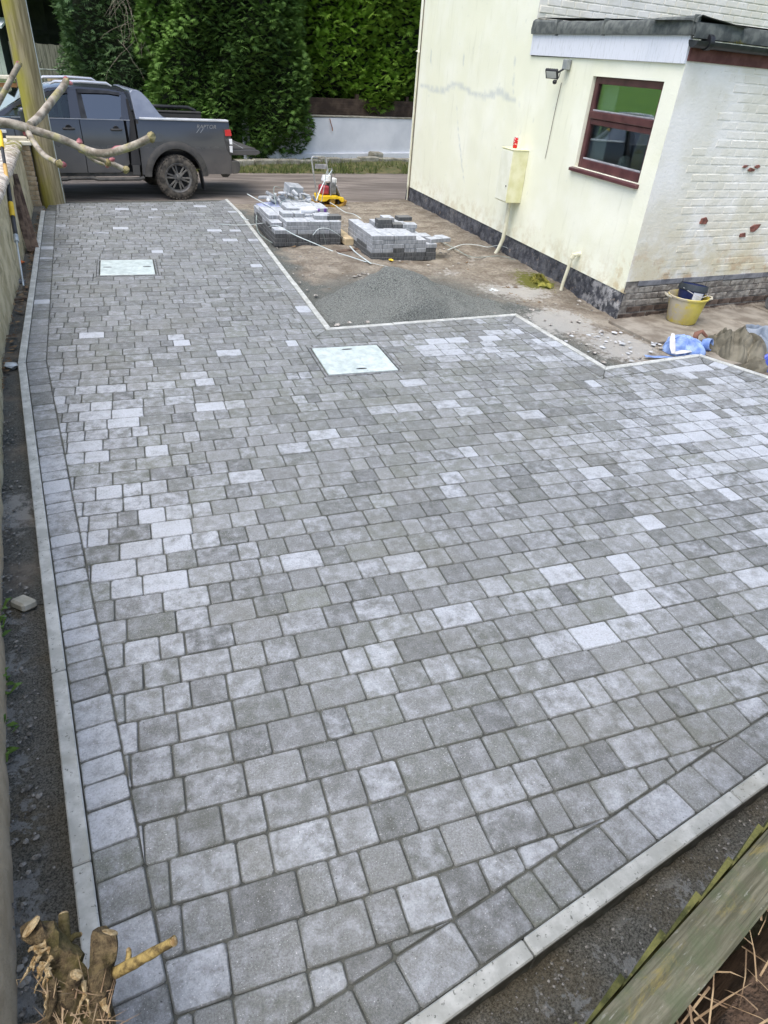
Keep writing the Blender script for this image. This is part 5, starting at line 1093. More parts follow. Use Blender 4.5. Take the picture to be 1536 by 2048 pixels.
# sheet, bottle, small scraps
def sheet(name, cx, cy, z, w, d, rot, mat, label, cat, amp=.02, sc=9.0, n=16, seed=0):
    P = []
    for i in range(n):
        row = []
        for j in range(n):
            u, v = (i / (n - 1) - .5) * w, (j / (n - 1) - .5) * d; row.append((u, v, amp * (mnoise.noise(Vector((u * sc, v * sc, seed))) + .5 * mnoise.noise(Vector((u * sc * 2.3, v * sc * 2.3, seed + 5)))) + amp))
        P.append(row)
    o = MB().grid(P).build(name, mat, smooth=True); sm = o.modifiers.new('solid', 'SOLIDIFY'); sm.thickness = .004; o.location = (cx, cy, z); o.rotation_euler = rot; return tag(o, label, cat)
sheet('plastic_sheet', 2.22, 11.75, .30, .42, .5, (.12, -.1, .3), 'sheet_lilac', 'crumpled lilac plastic sheet tucked on the messy stack', 'plastic sheet', .025)
sheet('plastic_wrap', 2.04, 11.55, .12, .10, .35, (0, 1.2, .1), 'sheet_white', 'torn white wrapping hanging off the side of the messy stack', 'wrapping', .03, 14)
bt = thing('plastic_bottle', 'clear lilac plastic bottle lying flat on the messy stack', 'bottle', (2.62, 10.98, .422), R(4)); MB().lathe([(0, -.13), (.048, -.13), (.052, -.10), (.052, .06), (.045, .10), (.02, .13), (.018, .16), (0, .16)], 16, Matrix.Rotation(R(90), 4, 'Y')).build('bottle_body', 'sheet_white', bt, smooth=True); MB().lathe([(0, .15), (.022, .15), (.022, .185), (0, .185)], 12, Matrix.Rotation(R(90), 4, 'Y')).build('bottle_cap', 'purple_plastic', bt, smooth=True)
cap_ = MB().lathe([(0, 0), (.025, 0), (.025, .05), (0, .05)], 10, Matrix.Translation((2.90, 11.0, .395))).build('bottle_cap', 'purple_plastic', smooth=True); tag(cap_, 'small purple plastic cap between the loose blocks on the messy stack', 'cap')
ye = MB(); rock(ye, (0, 0, 0), .045, 3, .5); ye = ye.build('foam_scrap', 'tool_yellow'); q = gp(783, 521); ye.location = (q.x, q.y, .005); tag(ye, 'small yellow foam scrap at the foot of the tidier stack', 'scrap')

# ---- plate compactor
pc = thing('plate_compactor', 'yellow plate compactor with steel loop handle standing behind the messy stack', 'compactor', (3.72, 13.9, -.03), R(8))
MB().prism([(-.28, .02), (-.22, .0), (.22, .0), (.30, .05), (.33, .12), (.31, .13), (.20, .045), (-.20, .045), (-.27, .10), (-.29, .09)], lambda u, v, w: (u, w, v), -.2, .2).build('base_plate', 'rust_yellow', pc, bevel=.004)
MB().prism([(-.23, .21), (.12, .21), (.15, .19), (.25, .18), (.27, .15), (.27, .10), (.22, .09), (.14, .15), (-.06, .15), (-.12, .11), (-.23, .11)], lambda u, v, w: (u, w, v), -.19, .19).build('deck', 'yellow_paint', pc, bevel=.01, seg=2)
MB().tube([(.02, -.17, .10), (.02, .17, .10)], .06, 14).build('exciter', 'rust_yellow', pc, smooth=True)
for x in (-.16, .17):
    for y in (-.13, .13): MB().tube([(x, y, .04), (x, y, .14)], .022, 8).build('mount', 'black_plastic', pc)
eng = MB().box((-.10, 0, .30), (.16, .22, .16)).build('engine', 'engine_red', pc, bevel=.03, seg=2); MB().box((.06, 0, .33), (.13, .22, .22)).build('cylinder', 'engine_grey', pc, bevel=.01); MB().lathe([(0, .10), (.09, .09), (.11, .0), (.09, -.03), (0, -.03)], 14, Matrix.Translation((-.04, 0, .46))).build('fuel_tank', 'engine_white', pc, smooth=True); MB().box((.10, 0, .46), (.11, .14, .09)).build('air_filter', 'engine_white', eng, bevel=.015); MB().box((.17, .0, .28), (.02, .3, .26), (0, R(-28), 0)).build('guard', 'lead_trim', pc, bevel=.004)
MB().tube([(-.14, -.13, .12), (-.31, -.15, .62), (-.37, -.16, .85), (-.37, -.13, .875), (-.30, .13, .875), (-.28, .16, .85), (-.22, .15, .62), (-.10, .13, .12)], .016, 8).build('handle', 'steel_tube', pc, smooth=True) if False else MB().tube([(-.24, -.05, .10), (-.33, -.05, .55), (-.38, -.05, .84), (-.36, -.05, .872), (-.33, -.05, .88), (-.06, .1, .86), (-.03, .1, .845), (-.02, .1, .82), (.02, .1, .62), (.06, .1, .30)], .016, 8).build('handle', 'steel_tube', pc, smooth=True)
MB().box((-.16, .02, .70), (.30, .03, .085), (0, R(4), R(22))).build('handle_plate', 'lead_trim', pc, bevel=.006)
MB().tube([(-.02, -.16, -.02), (.0, -.15, .70)], .013, 6).build('control_rod', 'engine_grey', pc)

# ---- buckets
yb = lathe_thing('bucket', 'mortar stained yellow bucket standing by the brick plinth', 'bucket', (6.37, 6.50, -.008), (('pail', [(0, .004), (.165, .0), (.178, .015), (.225, .30), (.240, .305), (.245, .325), (.236, .33), (.226, .31), (.172, .025), (0, .018)], 'bucket_yellow'),), 32, rz=R(-20))
for s in (-1, 1): MB().tube([(s * .225, -.05, .30), (s * .275, -.05, .315), (s * .285, 0, .32), (s * .275, .05, .315), (s * .225, .05, .30)], .013, 8).build('side_handle', 'stone_pale', yb, smooth=True)
bb = lathe_thing('bucket', 'dark blue paint tub tilted inside the yellow bucket', 'bucket', (6.40, 6.51, .155), (('tub', [(0, .004), (.125, 0), (.132, .01), (.160, .215), (.172, .22), (.172, .25), (.163, .285), (.157, .285), (.150, .20), (.128, .02), (0, .012)], 'bucket_blue'), ('rim', [(.161, .213), (.1735, .218), (.1735, .252), (.1645, .288), (.158, .288)], 'bucket_rim')), 32); bb.rotation_euler = (R(-5), R(7), 0)
MB().tube([(-.172, -.02, .235), (-.12, -.15, .19), (0, -.19, .165), (.12, -.15, .19), (.172, -.02, .235)], .004, 6).build('wire_handle', 'cloth_white', bb, smooth=True); P = []
for i in range(5): a = R(-125 + 12 * i); P.append([(.146 * math.cos(a) + .002, .146 * math.sin(a), .10), (.1615 * math.cos(a) + .002, .1615 * math.sin(a), .205)])
MB().grid(P).build('label_sticker', 'label_white', bb)

# ---- clothes and sheeting dumped beside the paving
def drape(name, cx, cy, w, d, h, rot, mat, label, fold_dir, fold_n, seed, fold_amp=.03, n=44, peak=(0, 0), parent=None):
    P = []
    fa, fb = math.cos(fold_dir), math.sin(fold_dir)
    for i in range(n):
        row = []
        for j in range(n):
            u, v = (i / (n - 1) - .5) * 2, (j / (n - 1) - .5) * 2; rad = math.hypot(u, v); ang = math.atan2(v, u); edge = 1 + .16 * mnoise.noise(Vector((math.cos(ang) * 1.3, math.sin(ang) * 1.3, seed)))
            uu, vv = u * edge, v * edge; rr2 = min(1, math.hypot(uu - peak[0], vv - peak[1]) / 1.15); env = max(0, 1 - rr2 ** 1.7) ** .75
            warp = .5 * mnoise.noise(Vector((u * 1.5, v * 1.5, seed + 3))); s = (uu * fa + vv * fb) * fold_n + warp * 3.0; rd_ = abs(math.sin(s)); rd2 = abs(math.sin(s * 2.3 + 1.7 + warp * 2))
            z = h * env * (.82 + .3 * mnoise.noise(Vector((u * 2, v * 2, seed + 9)))) + fold_amp * env ** .5 * (rd_ + .45 * rd2) + .012 * max(0, mnoise.noise(Vector((u * 7, v * 7, seed))))
            if max(abs(u), abs(v)) > .97: z = -.012
            # round the sheet's outline
            k = math.hypot(u, v); q = max(abs(u), abs(v)) / max(k, 1e-6); row.append((uu * w * q / 2, vv * d * q / 2, z))
        P.append(row)
    o = MB().grid(P).build(name, mat, parent, smooth=2, fix=True)
    if parent is None: o.location = (cx, cy, -.03); o.rotation_euler = (0, 0, rot); tag(o, label, 'sheeting' if 'sheet' in name or 'bag' in name else 'clothing')
    return o
drape('plastic_bag', 5.72, 5.66, .52, .46, .10, .2, 'cloth_blue', 'crumpled light blue plastic bag against the corner of the kerb', .5, 6, 3, .06, n=60)
drape('dust_sheet', 6.20, 5.46, .80, .84, .20, -.75, 'cloth_khaki', 'creased khaki dust sheet heaped beside the kerb', 0.1, 7, 11, .075, n=120, peak=(.25, .3))
drape('jacket', 6.62, 5.52, .55, .75, .22, -.3, 'cloth_grey', 'grey blue jacket dropped behind the khaki sheet', .9, 7, 17, .08, n=60)
drape('carrier_bag', 6.44, 5.02, .40, .34, .12, .4, 'cloth_royal', 'royal blue carrier bag beside the khaki sheet', .3, 7, 23, .06)
drape('trousers', 6.24, 5.08, .30, .26, .07, .1, 'cloth_khaki', 'small khaki rag between the dust sheet and the royal blue bag', .3, 5, 29, .03)
o = MB().lathe([(.06, 0), (.07, .05), (.066, .09), (.054, .088), (.056, .05), (.05, 0)], 20).build('bag_mouth', 'cloth_blue', smooth=True); o.location = (5.90, 5.58, .055); o.rotation_euler = (R(75), R(-12), R(30)); tag(o, 'open round mouth of a blue sleeve beside the khaki sheet', 'sleeve')
P = [(5.40, 5.46, .02), (5.46, 5.56, .05), (5.52, 5.66, .10), (5.58, 5.74, .14)]; o = MB().tube(P, [.02, .032, .03, .018], 8, flat=.15).build('packaging_strip', 'cloth_white', smooth=True); tag(o, 'folded white packaging strip by the light blue bag', 'packaging')
o = MB().tube([(5.42, 5.47, .02), (5.52, 5.45, .04), (5.64, 5.47, .03)], [.03, .04, .02], 8, flat=.35).build('packaging_strip', 'cloth_white', smooth=True); tag(o, 'short white packaging strip lying along the kerb corner', 'packaging')
o = MB().tube([(5.98, 5.80, .02), (6.0, 5.82, .09), (6.05, 5.80, .12), (6.12, 5.74, .05)], [.035, .03, .032, .02], 8, flat=.6).build('work_glove', 'rag_brown', smooth=True); tag(o, 'brown work glove between the blue bag and khaki sheet', 'glove')
sheet('blue_scrap', 5.25, 5.48, -.02, .34, .05, (0, 0, -.28), 'cloth_blue', 'flat blue strip of plastic trailing beside the kerb', 'scrap', .008)
# small wheel of a sack barrow at the edge
sb = thing('sack_barrow', 'rusty sack barrow with grey rubber wheel standing by the brick plinth', 'sack barrow', (8.06, 6.74, 0), R(6)); W_ = Matrix.Translation((0, 0, .095)) @ Matrix.Rotation(R(80), 4, 'Y') @ Matrix.Rotation(R(20), 4, 'X')
whl = MB().lathe([(.05, -.028), (.085, -.032), (.098, -.015), (.098, .015), (.085, .032), (.05, .028)], 24, W_, close=True).build('wheel', 'wheel_grey', sb, smooth=True); MB().lathe([(0, -.02), (.05, -.024), (.052, .024), (0, .03)], 16, W_).build('hub', 'engine_grey', whl, smooth=True)
MB().tube([(0, 0, .095), (.42, .05, .095)], .012, 8).build('axle', 'steel_tube', sb); MB().tube([(.10, .02, .03), (.10, .04, .3), (.12, .10, 1.15)], .018, 8).build('frame_rail', 'rust_steel', sb); MB().tube([(.36, .04, .03), (.36, .06, .3), (.38, .12, 1.15)], .018, 8).build('frame_rail', 'rust_steel', sb); MB().box((.23, -.10, .02), (.36, .24, .012)).build('toe_plate', 'rust_steel', sb)
m = MB().tube([(.12, .10, 1.15), (.14, .18, 1.22), (.36, .2, 1.22), (.38, .12, 1.15)], .018, 8).build('handle', 'rust_steel', sb, smooth=True)
# mossy lump beside the waste pipe, plastic scraps, leaf litter, rubble
mm = MB(); rr = random.Random(31)
for k in range(420):
    a = rr.uniform(0, 6.28); r0 = abs(rr.gauss(0, .11)); c = Vector((5.30 + math.cos(a) * r0 * .8, 8.22 + math.sin(a) * r0 * 1.5, -.03 + .13 * math.exp(-(r0 / .13) ** 2))); l = rr.uniform(.02, .05); e = c + Vector((rr.gauss(0, .02), rr.gauss(0, .02), l)); s = Vector((math.cos(a), math.sin(a), 0)) * .010; mm.add([c - s, c + s, e], [(0, 1, 2)])
for k in range(10): rock(mm, (5.30 + rr.gauss(0, .05), 8.22 + rr.gauss(0, .12), .01), rr.uniform(.05, .09), k, .8)
tag(stuff(mm.build('moss_clump', 'moss', fix=False)), 'clump of yellow green moss on the soil beside the waste pipe', 'moss')
def scatter(name, n, area_fn, rmin, rmax, mat, label, cat, seed, flat=.6, zoff=0.0, leaf=False):
    rr = random.Random(seed); m = MB()
    for k in range(n):
        x, y = area_fn(rr); r_ = rmin + (rmax - rmin) * rr.random() ** 2.5
        z = zoff + -.03
        if leaf:
            a = rr.uniform(0, 6.28); c_, s_ = math.cos(a), math.sin(a); P = [(-1, 0, .1), (-.3, .45, .0), (.5, .4, .15), (1.1, 0, .3), (.5, -.4, .1), (-.3, -.45, .05)]; m.add([(x + (p[0] * c_ - p[1] * s_) * r_, y + (p[0] * s_ + p[1] * c_) * r_, z + .012 + p[2] * r_ * rr.uniform(0, 1.5)) for p in P], [(0, 1, 2, 3, 4, 5)])
        else: rock(m, (x, y, z + r_ * .2), r_, rr.randrange(10 ** 6), flat)
    return tag(stuff(m.build(name, mat, fix=False)), label, cat)
def yard_area(rr):
    while True:
        x, y = rr.uniform(1.9, 5.55), rr.uniform(5.3, 13.8)
        if y > 6.95 and x > 1.9 or x > 4.4: return x, y
scatter('rubble', 900, yard_area, .005, .038, 'gravel', 'small stones and rubble strewn over the bare soil', 'rubble', 51)
scatter('plaster_flakes', 90, lambda r_: (r_.gauss(4.95, .25), r_.gauss(5.9, .3)) if r_.random() < .6 else (r_.gauss(4.6, .3), r_.gauss(7.9, .35)), .008, .040, 'chip_white', 'white plaster flakes scattered on the soil near the house corner', 'flakes', 52, .25)
scatter('leaf_litter', 420, lambda r_: (r_.gauss(4.55, .30), r_.gauss(7.95, .22)) if r_.random() < .7 else (r_.uniform(2.2, 5.4), r_.uniform(7.5, 13.5)), .015, .05, 'litter_leaf', 'dead leaves and bark bits on the soil by the house', 'leaves', 53, leaf=True)
def left_area(rr):
    y = rr.uniform(5.6, 13.2); t_ = (y - 6.4) / 7.2; return -1.18 - .19 * t_ - rr.random() ** 1.6 * .10 - .05, y
scatter('leaf_litter', 260, left_area, .012, .045, 'litter_leaf', 'dead leaves lying along the foot of the garden wall', 'leaves', 54, zoff=.0, leaf=True)
scatter('rubble', 900, lambda r_: (lambda y: (-.50 - .1324 * (y - 1.4) - .06 - abs(r_.gauss(.12, .05)), y))(r_.uniform(.9, 5.5)), .002, .015, 'trench_stone', 'gravel bits in the trench between the kerb and garden wall', 'rubble', 55, zoff=-.01)
scatter('rubble', 1500, lambda r_: (lambda x: (x, .56 + .215 * x - .09 - abs(r_.gauss(.1, .12))))(r_.uniform(.2, 2.8)), .0015, .007, 'trench_stone', 'loose grit in the trench below the front kerb', 'rubble', 56, zoff=-.03)
o = sheet('plastic_scrap', *gp(988, 580)[:2], -.02, .16, .10, (0, 0, .4), 'clear_plastic', 'torn clear plastic scrap on the soil near the waste pipe', 'scrap', .02, 22)
o = MB(); rock(o, (0, 0, 0), .065, 12, .8); o = o.build('plastic_cup', 'clear_plastic', smooth=True); q = gp(22, 728); o.location = (q.x, q.y, -.02); tag(o, 'crushed clear plastic cup beside the bend of the left kerb', 'cup')
o = MB(); rock(o, (0, 0, 0), .045, 5, .5); o = o.build('orange_scrap', 'orange_plastic'); q = gp(42, 521); o.location = (q.x, q.y, -.02); tag(o, 'orange plastic scrap under the leaning tool', 'scrap')
o = MB().box((0, 0, 0), (.115, .085, .05)).build('broken_brick', 'stone_pale', bevel=.012); q = gp(45, 1198); o.location = (q.x, q.y, -.03); o.rotation_euler = (.2, .15, 2.3); tag(o, 'broken pale brick lying in the trench beside the kerb', 'brick')
o = MB().box((0, 0, 0), (.20, .035, .015)).build('wood_strip', 'plank_brown', bevel=.003); q = gp(34, 595); o.location = (q.x, q.y, -.02); o.rotation_euler = (0, 0, .3); tag(o, 'thin brown wood strip on the ground below the garden wall', 'wood strip')
o = MB().box((0, 0, 0), (.13, .10, .03)).build('slate_piece', 'dpc_slate', bevel=.004); q = gp(36, 557); o.location = (q.x, q.y, -.03); o.rotation_euler = (0, .1, .4); tag(o, 'grey slate piece below the leaning tool', 'slate')
wd_ = MB(); rr = random.Random(61)
for k in range(60):
    y = rr.choice([2.9, 2.45, 2.1]) + rr.gauss(0, .09); x = -.56 - .1324 * (y - 1.4) - .155 + rr.gauss(0, .012) - .02; a = rr.uniform(0, 6.28); l = rr.uniform(.012, .03); h = rr.uniform(.01, .07); c = Vector((x, y, -.05)); t2 = c + Vector((math.cos(a) * l * 2, math.sin(a) * l * 2, h)); s = Vector((-math.sin(a), math.cos(a), 0)) * l * .5; wd_.add([c, t2 - s, t2 + Vector((math.cos(a) * l, math.sin(a) * l, .0)), t2 + s], [(0, 1, 2, 3)])
tag(stuff(wd_.build('weeds', 'weed_leaf', fix=False)), 'small green weeds at the foot of the near garden wall', 'weeds')

# ================================================================== GARDEN WALL, PILLAR, POLE
WH = .90
gwall = thing('garden_wall', 'weathered beige rendered garden wall with rough mossy coping along the drive', 'wall', (0, 0, 0))
NW = [Vector((-(b[1] - a[1]), (b[0] - a[0]), 0)).normalized() for a, b in zip(WALL[:-1], WALL[1:])]
def wall_at(s):                                            # s in 0..1 along the polyline by length
    L = [((Vector(b) - Vector(a)).length) for a, b in zip(WALL[:-1], WALL[1:])]; T = sum(L) * s; k = 0
    while k < len(L) - 1 and T > L[k]: T -= L[k]; k += 1
    a, b = Vector(WALL[k]), Vector(WALL[k + 1]); p = a + (b - a) * (T / L[k]); d = (b - a).normalized(); return p, Vector((d.y, -d.x))     # n points away from the drive (left)
P = []; Pc = []; n = 170
for i in range(n + 1):
    p, nn = wall_at(i / n); row = []
    for j in range(13):
        z = -.25 + (WH + .25) * j / 12; d = .012 * mnoise.noise(Vector((p.y * 2.2, z * 2.5, 4))) + .010 * mnoise.noise(Vector((p.y * 7, z * 8, 2))); row.append((p.x + nn.x * d, p.y + nn.y * d, z))
    row.append((p.x + nn.x * .18, p.y + nn.y * .18, WH)); row.append((p.x + nn.x * .18, p.y + nn.y * .18, -.25)); P.append(row)
    r2 = []
    for w_, z in ((-.03, .86), (-.045, .90), (-.03, .935), (.03, .965), (.10, .975), (.17, .96), (.22, .92), (.22, .87)):
        d = .014 * mnoise.noise(Vector((p.y * 5, w_ * 9, z * 3))) + .014 * mnoise.noise(Vector((p.y * 13, w_ * 17, 3))); r2.append((p.x + nn.x * (w_ + d * .4), p.y + nn.y * (w_ + d * .4), z + d))
    Pc.append(r2)
MB().grid(P).build('wall_face', 'garden_wall_render', gwall, smooth=2); MB().grid(Pc).build('coping', 'wall_coping', gwall, smooth=2)
pil = thing('gate_pillar', 'buff brick gate pillar with flat stone cap at the road end of the garden wall', 'pillar', (-1.66, 13.66, 0), R(8))
MB().box((0, 0, .40), (.30, .30, 1.2)).build('mortar_core', 'buff_mortar', pil)
bme2 = brick_mesh('brick', 'buff_brick', .215, .065, .05, 90); bmh = brick_mesh('brick', 'buff_brick', .10, .065, .05, 91)
for k in range(13):
    z = -.08 + k * .075 + .035
    for face in range(4):
        a = face * R(90); seq = ((-.055, bme2), (.105, bmh)) if k % 2 else ((.055, bme2), (-.105, bmh))
        for u, me in seq:
            o = bpy.data.objects.new('brick', me); COL.objects.link(o); o.parent = pil; o.location = (math.cos(a) * u + math.sin(a) * .135, math.sin(a) * u - math.cos(a) * .135, z); o.rotation_euler = (0, 0, a)
MB().add([(-.20, -.20, .90), (.20, -.20, .90), (.20, .20, .90), (-.20, .20, .90), (-.20, -.20, .955), (.20, -.20, .955), (.20, .20, .955), (-.20, .20, .955), (0, 0, .985)], [(0, 3, 2, 1), (0, 1, 5, 4), (1, 2, 6, 5), (2, 3, 7, 6), (3, 0, 4, 7), (4, 5, 8), (5, 6, 8), (6, 7, 8), (7, 4, 8)]).build('cap', 'stone_pale', pil, bevel=.008)
pb_ = gp(106, 402); tpole = thing('telegraph_pole', 'round wooden telegraph pole green with algae beside the gate pillar', 'pole', (pb_.x + .02, pb_.y - .12, 0))
rings = []; m = MB(); prof = [(-.3, .20), (0, .198), (.3, .193), (1, .187), (2, .180), (3, .174), (4.5, .165), (6, .156), (7.5, .15)]
P = []
for z, r_ in prof:
    P.append([((r_ + .006 * mnoise.noise(Vector((math.cos(a) * 2, math.sin(a) * 2, z)))) * math.cos(a), (r_ + .006 * mnoise.noise(Vector((math.cos(a) * 2, math.sin(a) * 2, z)))) * math.sin(a), z) for a in [2 * math.pi * k / 28 for k in range(29)]])
MB().grid(P).build('pole_shaft', 'pole_wood', tpole, smooth=2); MB().lathe([(0, 7.5), (.15, 7.5)], 28).build('pole_top', 'pole_wood', tpole)
MB().box((.188, -.03, 1.52), (.012, .03, .09)).build('pole_tag', 'tool_yellow', tpole); MB().tube([(.185, -.06, .0), (.180, -.05, 1.5), (.174, -.05, 3), (.16, -.05, 6)], .006, 5).build('earth_wire', 'strap_white', tpole)
# leaning boards and the long handled tool
def lean(name, p0, p1, wdt, thk, mat, label, cat, grp=None):
    p0, p1 = Vector(p0), Vector(p1); d = (p1 - p0); o = MB().box((0, 0, d.length / 2), (wdt, thk, d.length)).build(name, mat, bevel=.004); q = d.to_track_quat('Z', 'Y'); o.rotation_euler = q.to_euler(); o.location = p0; return tag(o, label, cat, grp)
for k, (bx_, wx_) in enumerate((((60, 503), (14, 345)), ((67, 501), (22, 345)), ((74, 499), (30, 348)))):
    b0 = gp(*bx_, -.02); v = ray(*wx_); tx = (-1.545 + .02 * k) / v.x; e = Vector((0, 0, CAMH)) + v * tx
    lean('leaning_board', b0, e, .065, .018, 'plank_brown', ['dark brown board leaning on the garden wall, nearest the long handled tool', 'dark brown board leaning on the garden wall between two others', 'dark brown board leaning on the garden wall, nearest the kerb'][k], 'board', 'boards leaning on the wall')
tl = thing('long_tool', 'long handled tool with yellow and black grips leaning on the garden wall', 'tool', (0, 0, 0)); b0 = gp(47, 572, .0); v = ray(0, 268); e = Vector((0, 0, CAMH)) + v * ((-1.50) / v.x); D = e - b0
fr = lambda t_: b0 + D * t_
for t0, t1, mt, r_, nm in ((0, .27, 'tool_steel', .011, 'rod'), (.27, .31, 'tool_steel', .03, 'knuckle'), (.29, .43, 'tool_black', .026, 'shaft'), (.43, .52, 'tool_yellow', .030, 'grip'), (.52, .66, 'tool_black', .026, 'shaft'), (.66, .78, 'tool_wood', .024, 'grip'), (.78, .90, 'tool_black', .02, 'shaft'), (.90, 1.02, 'tool_yellow', .028, 'grip')):
    MB().tube([fr(t0), fr(t1)], r_, 10).build(nm, mt, tl, smooth=True)

# ================================================================== FAR SIDE OF THE ROAD
WA = R(17); WO = Vector((6.2, 20.75, 0)); wd2 = Vector((math.cos(WA), math.sin(WA), 0)); wn2 = Vector((-wd2.y, wd2.x, 0))
def far(u, v, z): p = WO + wd2 * u + wn2 * v; return (p.x, p.y, z)
ww = thing('boundary_wall', 'low white painted boundary wall across the road beneath the conifers', 'wall', (0, 0, 0))
P = []
for i in range(40):
    u = -3.4 + 8 * i / 39; P.append([far(u, .012 * mnoise.noise(Vector((u * 2, j * .6, 1))), -.25 + (1.05 + .02 * math.sin(u) + .25) * j / 8) for j in range(9)] + [far(u, .2, 1.05 + .02 * math.sin(u))])
MB().grid(P).build('wall_face', 'white_wall_paint', ww, smooth=True); MB().prism([(-3.4, -.02), (4.6, -.02), (4.6, .22), (-3.4, .22)], lambda a, b, c: far(a, b, c), 1.055, 1.085).build('wall_top', 'low_stone', ww, bevel=.01); MB().prism([(-3.4, -.06), (4.6, -.06), (4.6, .0), (-3.4, .0)], lambda a, b, c: far(a, b, c), -.25, .17).build('wall_foot', 'white_wall_paint', ww, bevel=.01)
m = MB().tube([far(-.75, -.03, 1.02), far(-.72, -.05, .9), far(-.66, -.04, .78), far(-.66, -.04, .72)], .012, 6).build('chain', 'rust_steel', ww)
lw = MB()
for k in range(15):
    u0 = -5.4 + k * .66; lw.prism([(u0, -.74), (u0 + .64, -.74 + random.uniform(-.03, .03)), (u0 + .64, -.52), (u0, -.52)], lambda a, b, c: far(a, b, c), -.2, .12 + random.uniform(-.03, .03))
tag(lw.build('stone_edging', 'low_stone', bevel=.02), 'low row of mossy stone edging between verge and white wall', 'edging')
o = MB(); o.box((0, 0, 0), (.42, .26, .26)); o = o.build('stone_block', 'low_stone', bevel=.05, seg=2); o.location = far(.7, -.28, .10); o.rotation_euler = (.05, .04, WA + .1); tag(o, 'weathered stone block at the foot of the white wall', 'stone')
ff = thing('panel_fence', 'dark brown timber fence above the white wall under the conifers', 'fence', (0, 0, 0))
for k in range(5): MB().box(far(.6, .32, .95 + k * .118), (8.0, .02, .125), (R(8), 0, WA)).build('fence_slat', 'dark_fence', ff)
for u in (-3.2, -1.4, .4, 2.2, 4.0): MB().box(far(u, .38, .9), (.09, .09, 1.4), (0, 0, WA)).build('fence_post', 'dark_fence', ff)

# ---- conifers: sprays on a bumpy crown
def conifer(name, label, base, rx, ry, h, leaf, n, z0=.2, seed=1, size=.17, blades=5, droop=-.1, taper=.5, squash=2.6, bright=.5, group=None, lean_=0.0):
    t_ = thing(name, label, 'tree', base, 0, group); rg = np.random.default_rng(seed)
    def radius(th, zz):                                   # crown radius factor
        prof = np.where(zz < .12, .72 + 2.3 * zz, 1.0 - taper * np.clip((zz - .35) / .65, 0, 1) ** 1.6)
        b = .13 * np.sin(th * 3 + zz * 9 + seed) + .10 * np.sin(th * 7 - zz * 15 + seed * 2) + .22 * (fbm(th * 2.2 + 20, zz * 8 + 3, seed, 4) - .47)
        return prof * (1 + b)
    th = rg.uniform(0, 2 * np.pi, n); zz = rg.random(n); dep = 1 - np.abs(rg.normal(0, .085, n))
    cs, sn = np.cos(th), np.sin(th); sup = (np.abs(cs) ** squash + np.abs(sn) ** squash) ** (-1 / squash); r_ = radius(th, zz) * dep * sup
    C = np.stack([rx * r_ * cs, ry * r_ * sn, z0 + (h - z0) * zz], 1)
    out = np.stack([cs / rx, sn / ry, np.full(n, .0)], 1); out /= np.linalg.norm(out, axis=1)[:, None]
    d = out + np.stack([rg.normal(0, .38, n), rg.normal(0, .38, n), rg.normal(.28 + droop, .38, n)], 1); d /= np.linalg.norm(d, axis=1)[:, None]
    up = np.stack([rg.normal(0, .5, n), rg.normal(0, .5, n), np.ones(n)], 1); s = np.cross(d, up); s /= np.linalg.norm(s, axis=1)[:, None]
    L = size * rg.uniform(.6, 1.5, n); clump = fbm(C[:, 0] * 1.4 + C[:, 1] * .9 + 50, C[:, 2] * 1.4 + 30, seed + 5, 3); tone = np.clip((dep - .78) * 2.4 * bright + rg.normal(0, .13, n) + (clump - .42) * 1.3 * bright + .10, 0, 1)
    V, T = [], []
    for k in range(blades):
        f = (k / (blades - 1) - .5) * 2; a = f * .95; bd3 = d * math.cos(a) + s * math.sin(a); bl = L * (1 - .35 * abs(f)); w_ = .078 * L
        p0 = C + bd3 * (.0 * L)[:, None]; mid = C + bd3 * (bl * .5)[:, None]; q = np.cross(bd3, np.cross(d, s)); tip = C + bd3 * bl[:, None] + np.array([0, 0, -1]) * (L * .12)[:, None]
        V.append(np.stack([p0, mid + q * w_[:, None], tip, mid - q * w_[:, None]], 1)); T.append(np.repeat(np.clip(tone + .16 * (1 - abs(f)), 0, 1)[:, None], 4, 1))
    V = np.stack(V, 1).reshape(-1, 3); T = np.stack(T, 1).reshape(-1); F = np.arange(len(V)).reshape(-1, 4)
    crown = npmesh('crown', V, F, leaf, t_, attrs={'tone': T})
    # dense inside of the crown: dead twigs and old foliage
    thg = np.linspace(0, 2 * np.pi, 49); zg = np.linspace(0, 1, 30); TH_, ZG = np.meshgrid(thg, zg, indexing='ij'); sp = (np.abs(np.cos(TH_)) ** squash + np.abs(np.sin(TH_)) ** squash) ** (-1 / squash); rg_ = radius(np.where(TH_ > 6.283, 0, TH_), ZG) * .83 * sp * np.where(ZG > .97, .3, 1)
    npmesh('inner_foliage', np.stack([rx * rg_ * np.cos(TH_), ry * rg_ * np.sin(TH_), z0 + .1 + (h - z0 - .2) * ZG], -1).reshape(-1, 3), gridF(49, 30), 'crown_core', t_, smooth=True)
    m = MB()
    for k in range(4):
        a = seed + k * 1.7; m.tube([(0, 0, -.35), (.05, .0, h * .2), (math.cos(a) * rx * .25, math.sin(a) * ry * .25, h * .55), (math.cos(a) * rx * .4, math.sin(a) * ry * .4, h * .8)], [.17, .14, .08, .03], 8)
    m.build('trunk', 'bark_brown', t_, smooth=True)
    return t_
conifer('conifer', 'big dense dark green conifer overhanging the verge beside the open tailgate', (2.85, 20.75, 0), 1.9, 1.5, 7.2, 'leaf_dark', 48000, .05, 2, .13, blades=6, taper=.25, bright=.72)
conifer('conifer', 'blue green conifer with bare twigs behind the pickup cab', (.55, 22.6, 0), 1.75, 1.5, 7.6, 'leaf_blue', 34000, .3, 5, .125, taper=.35, bright=.68)
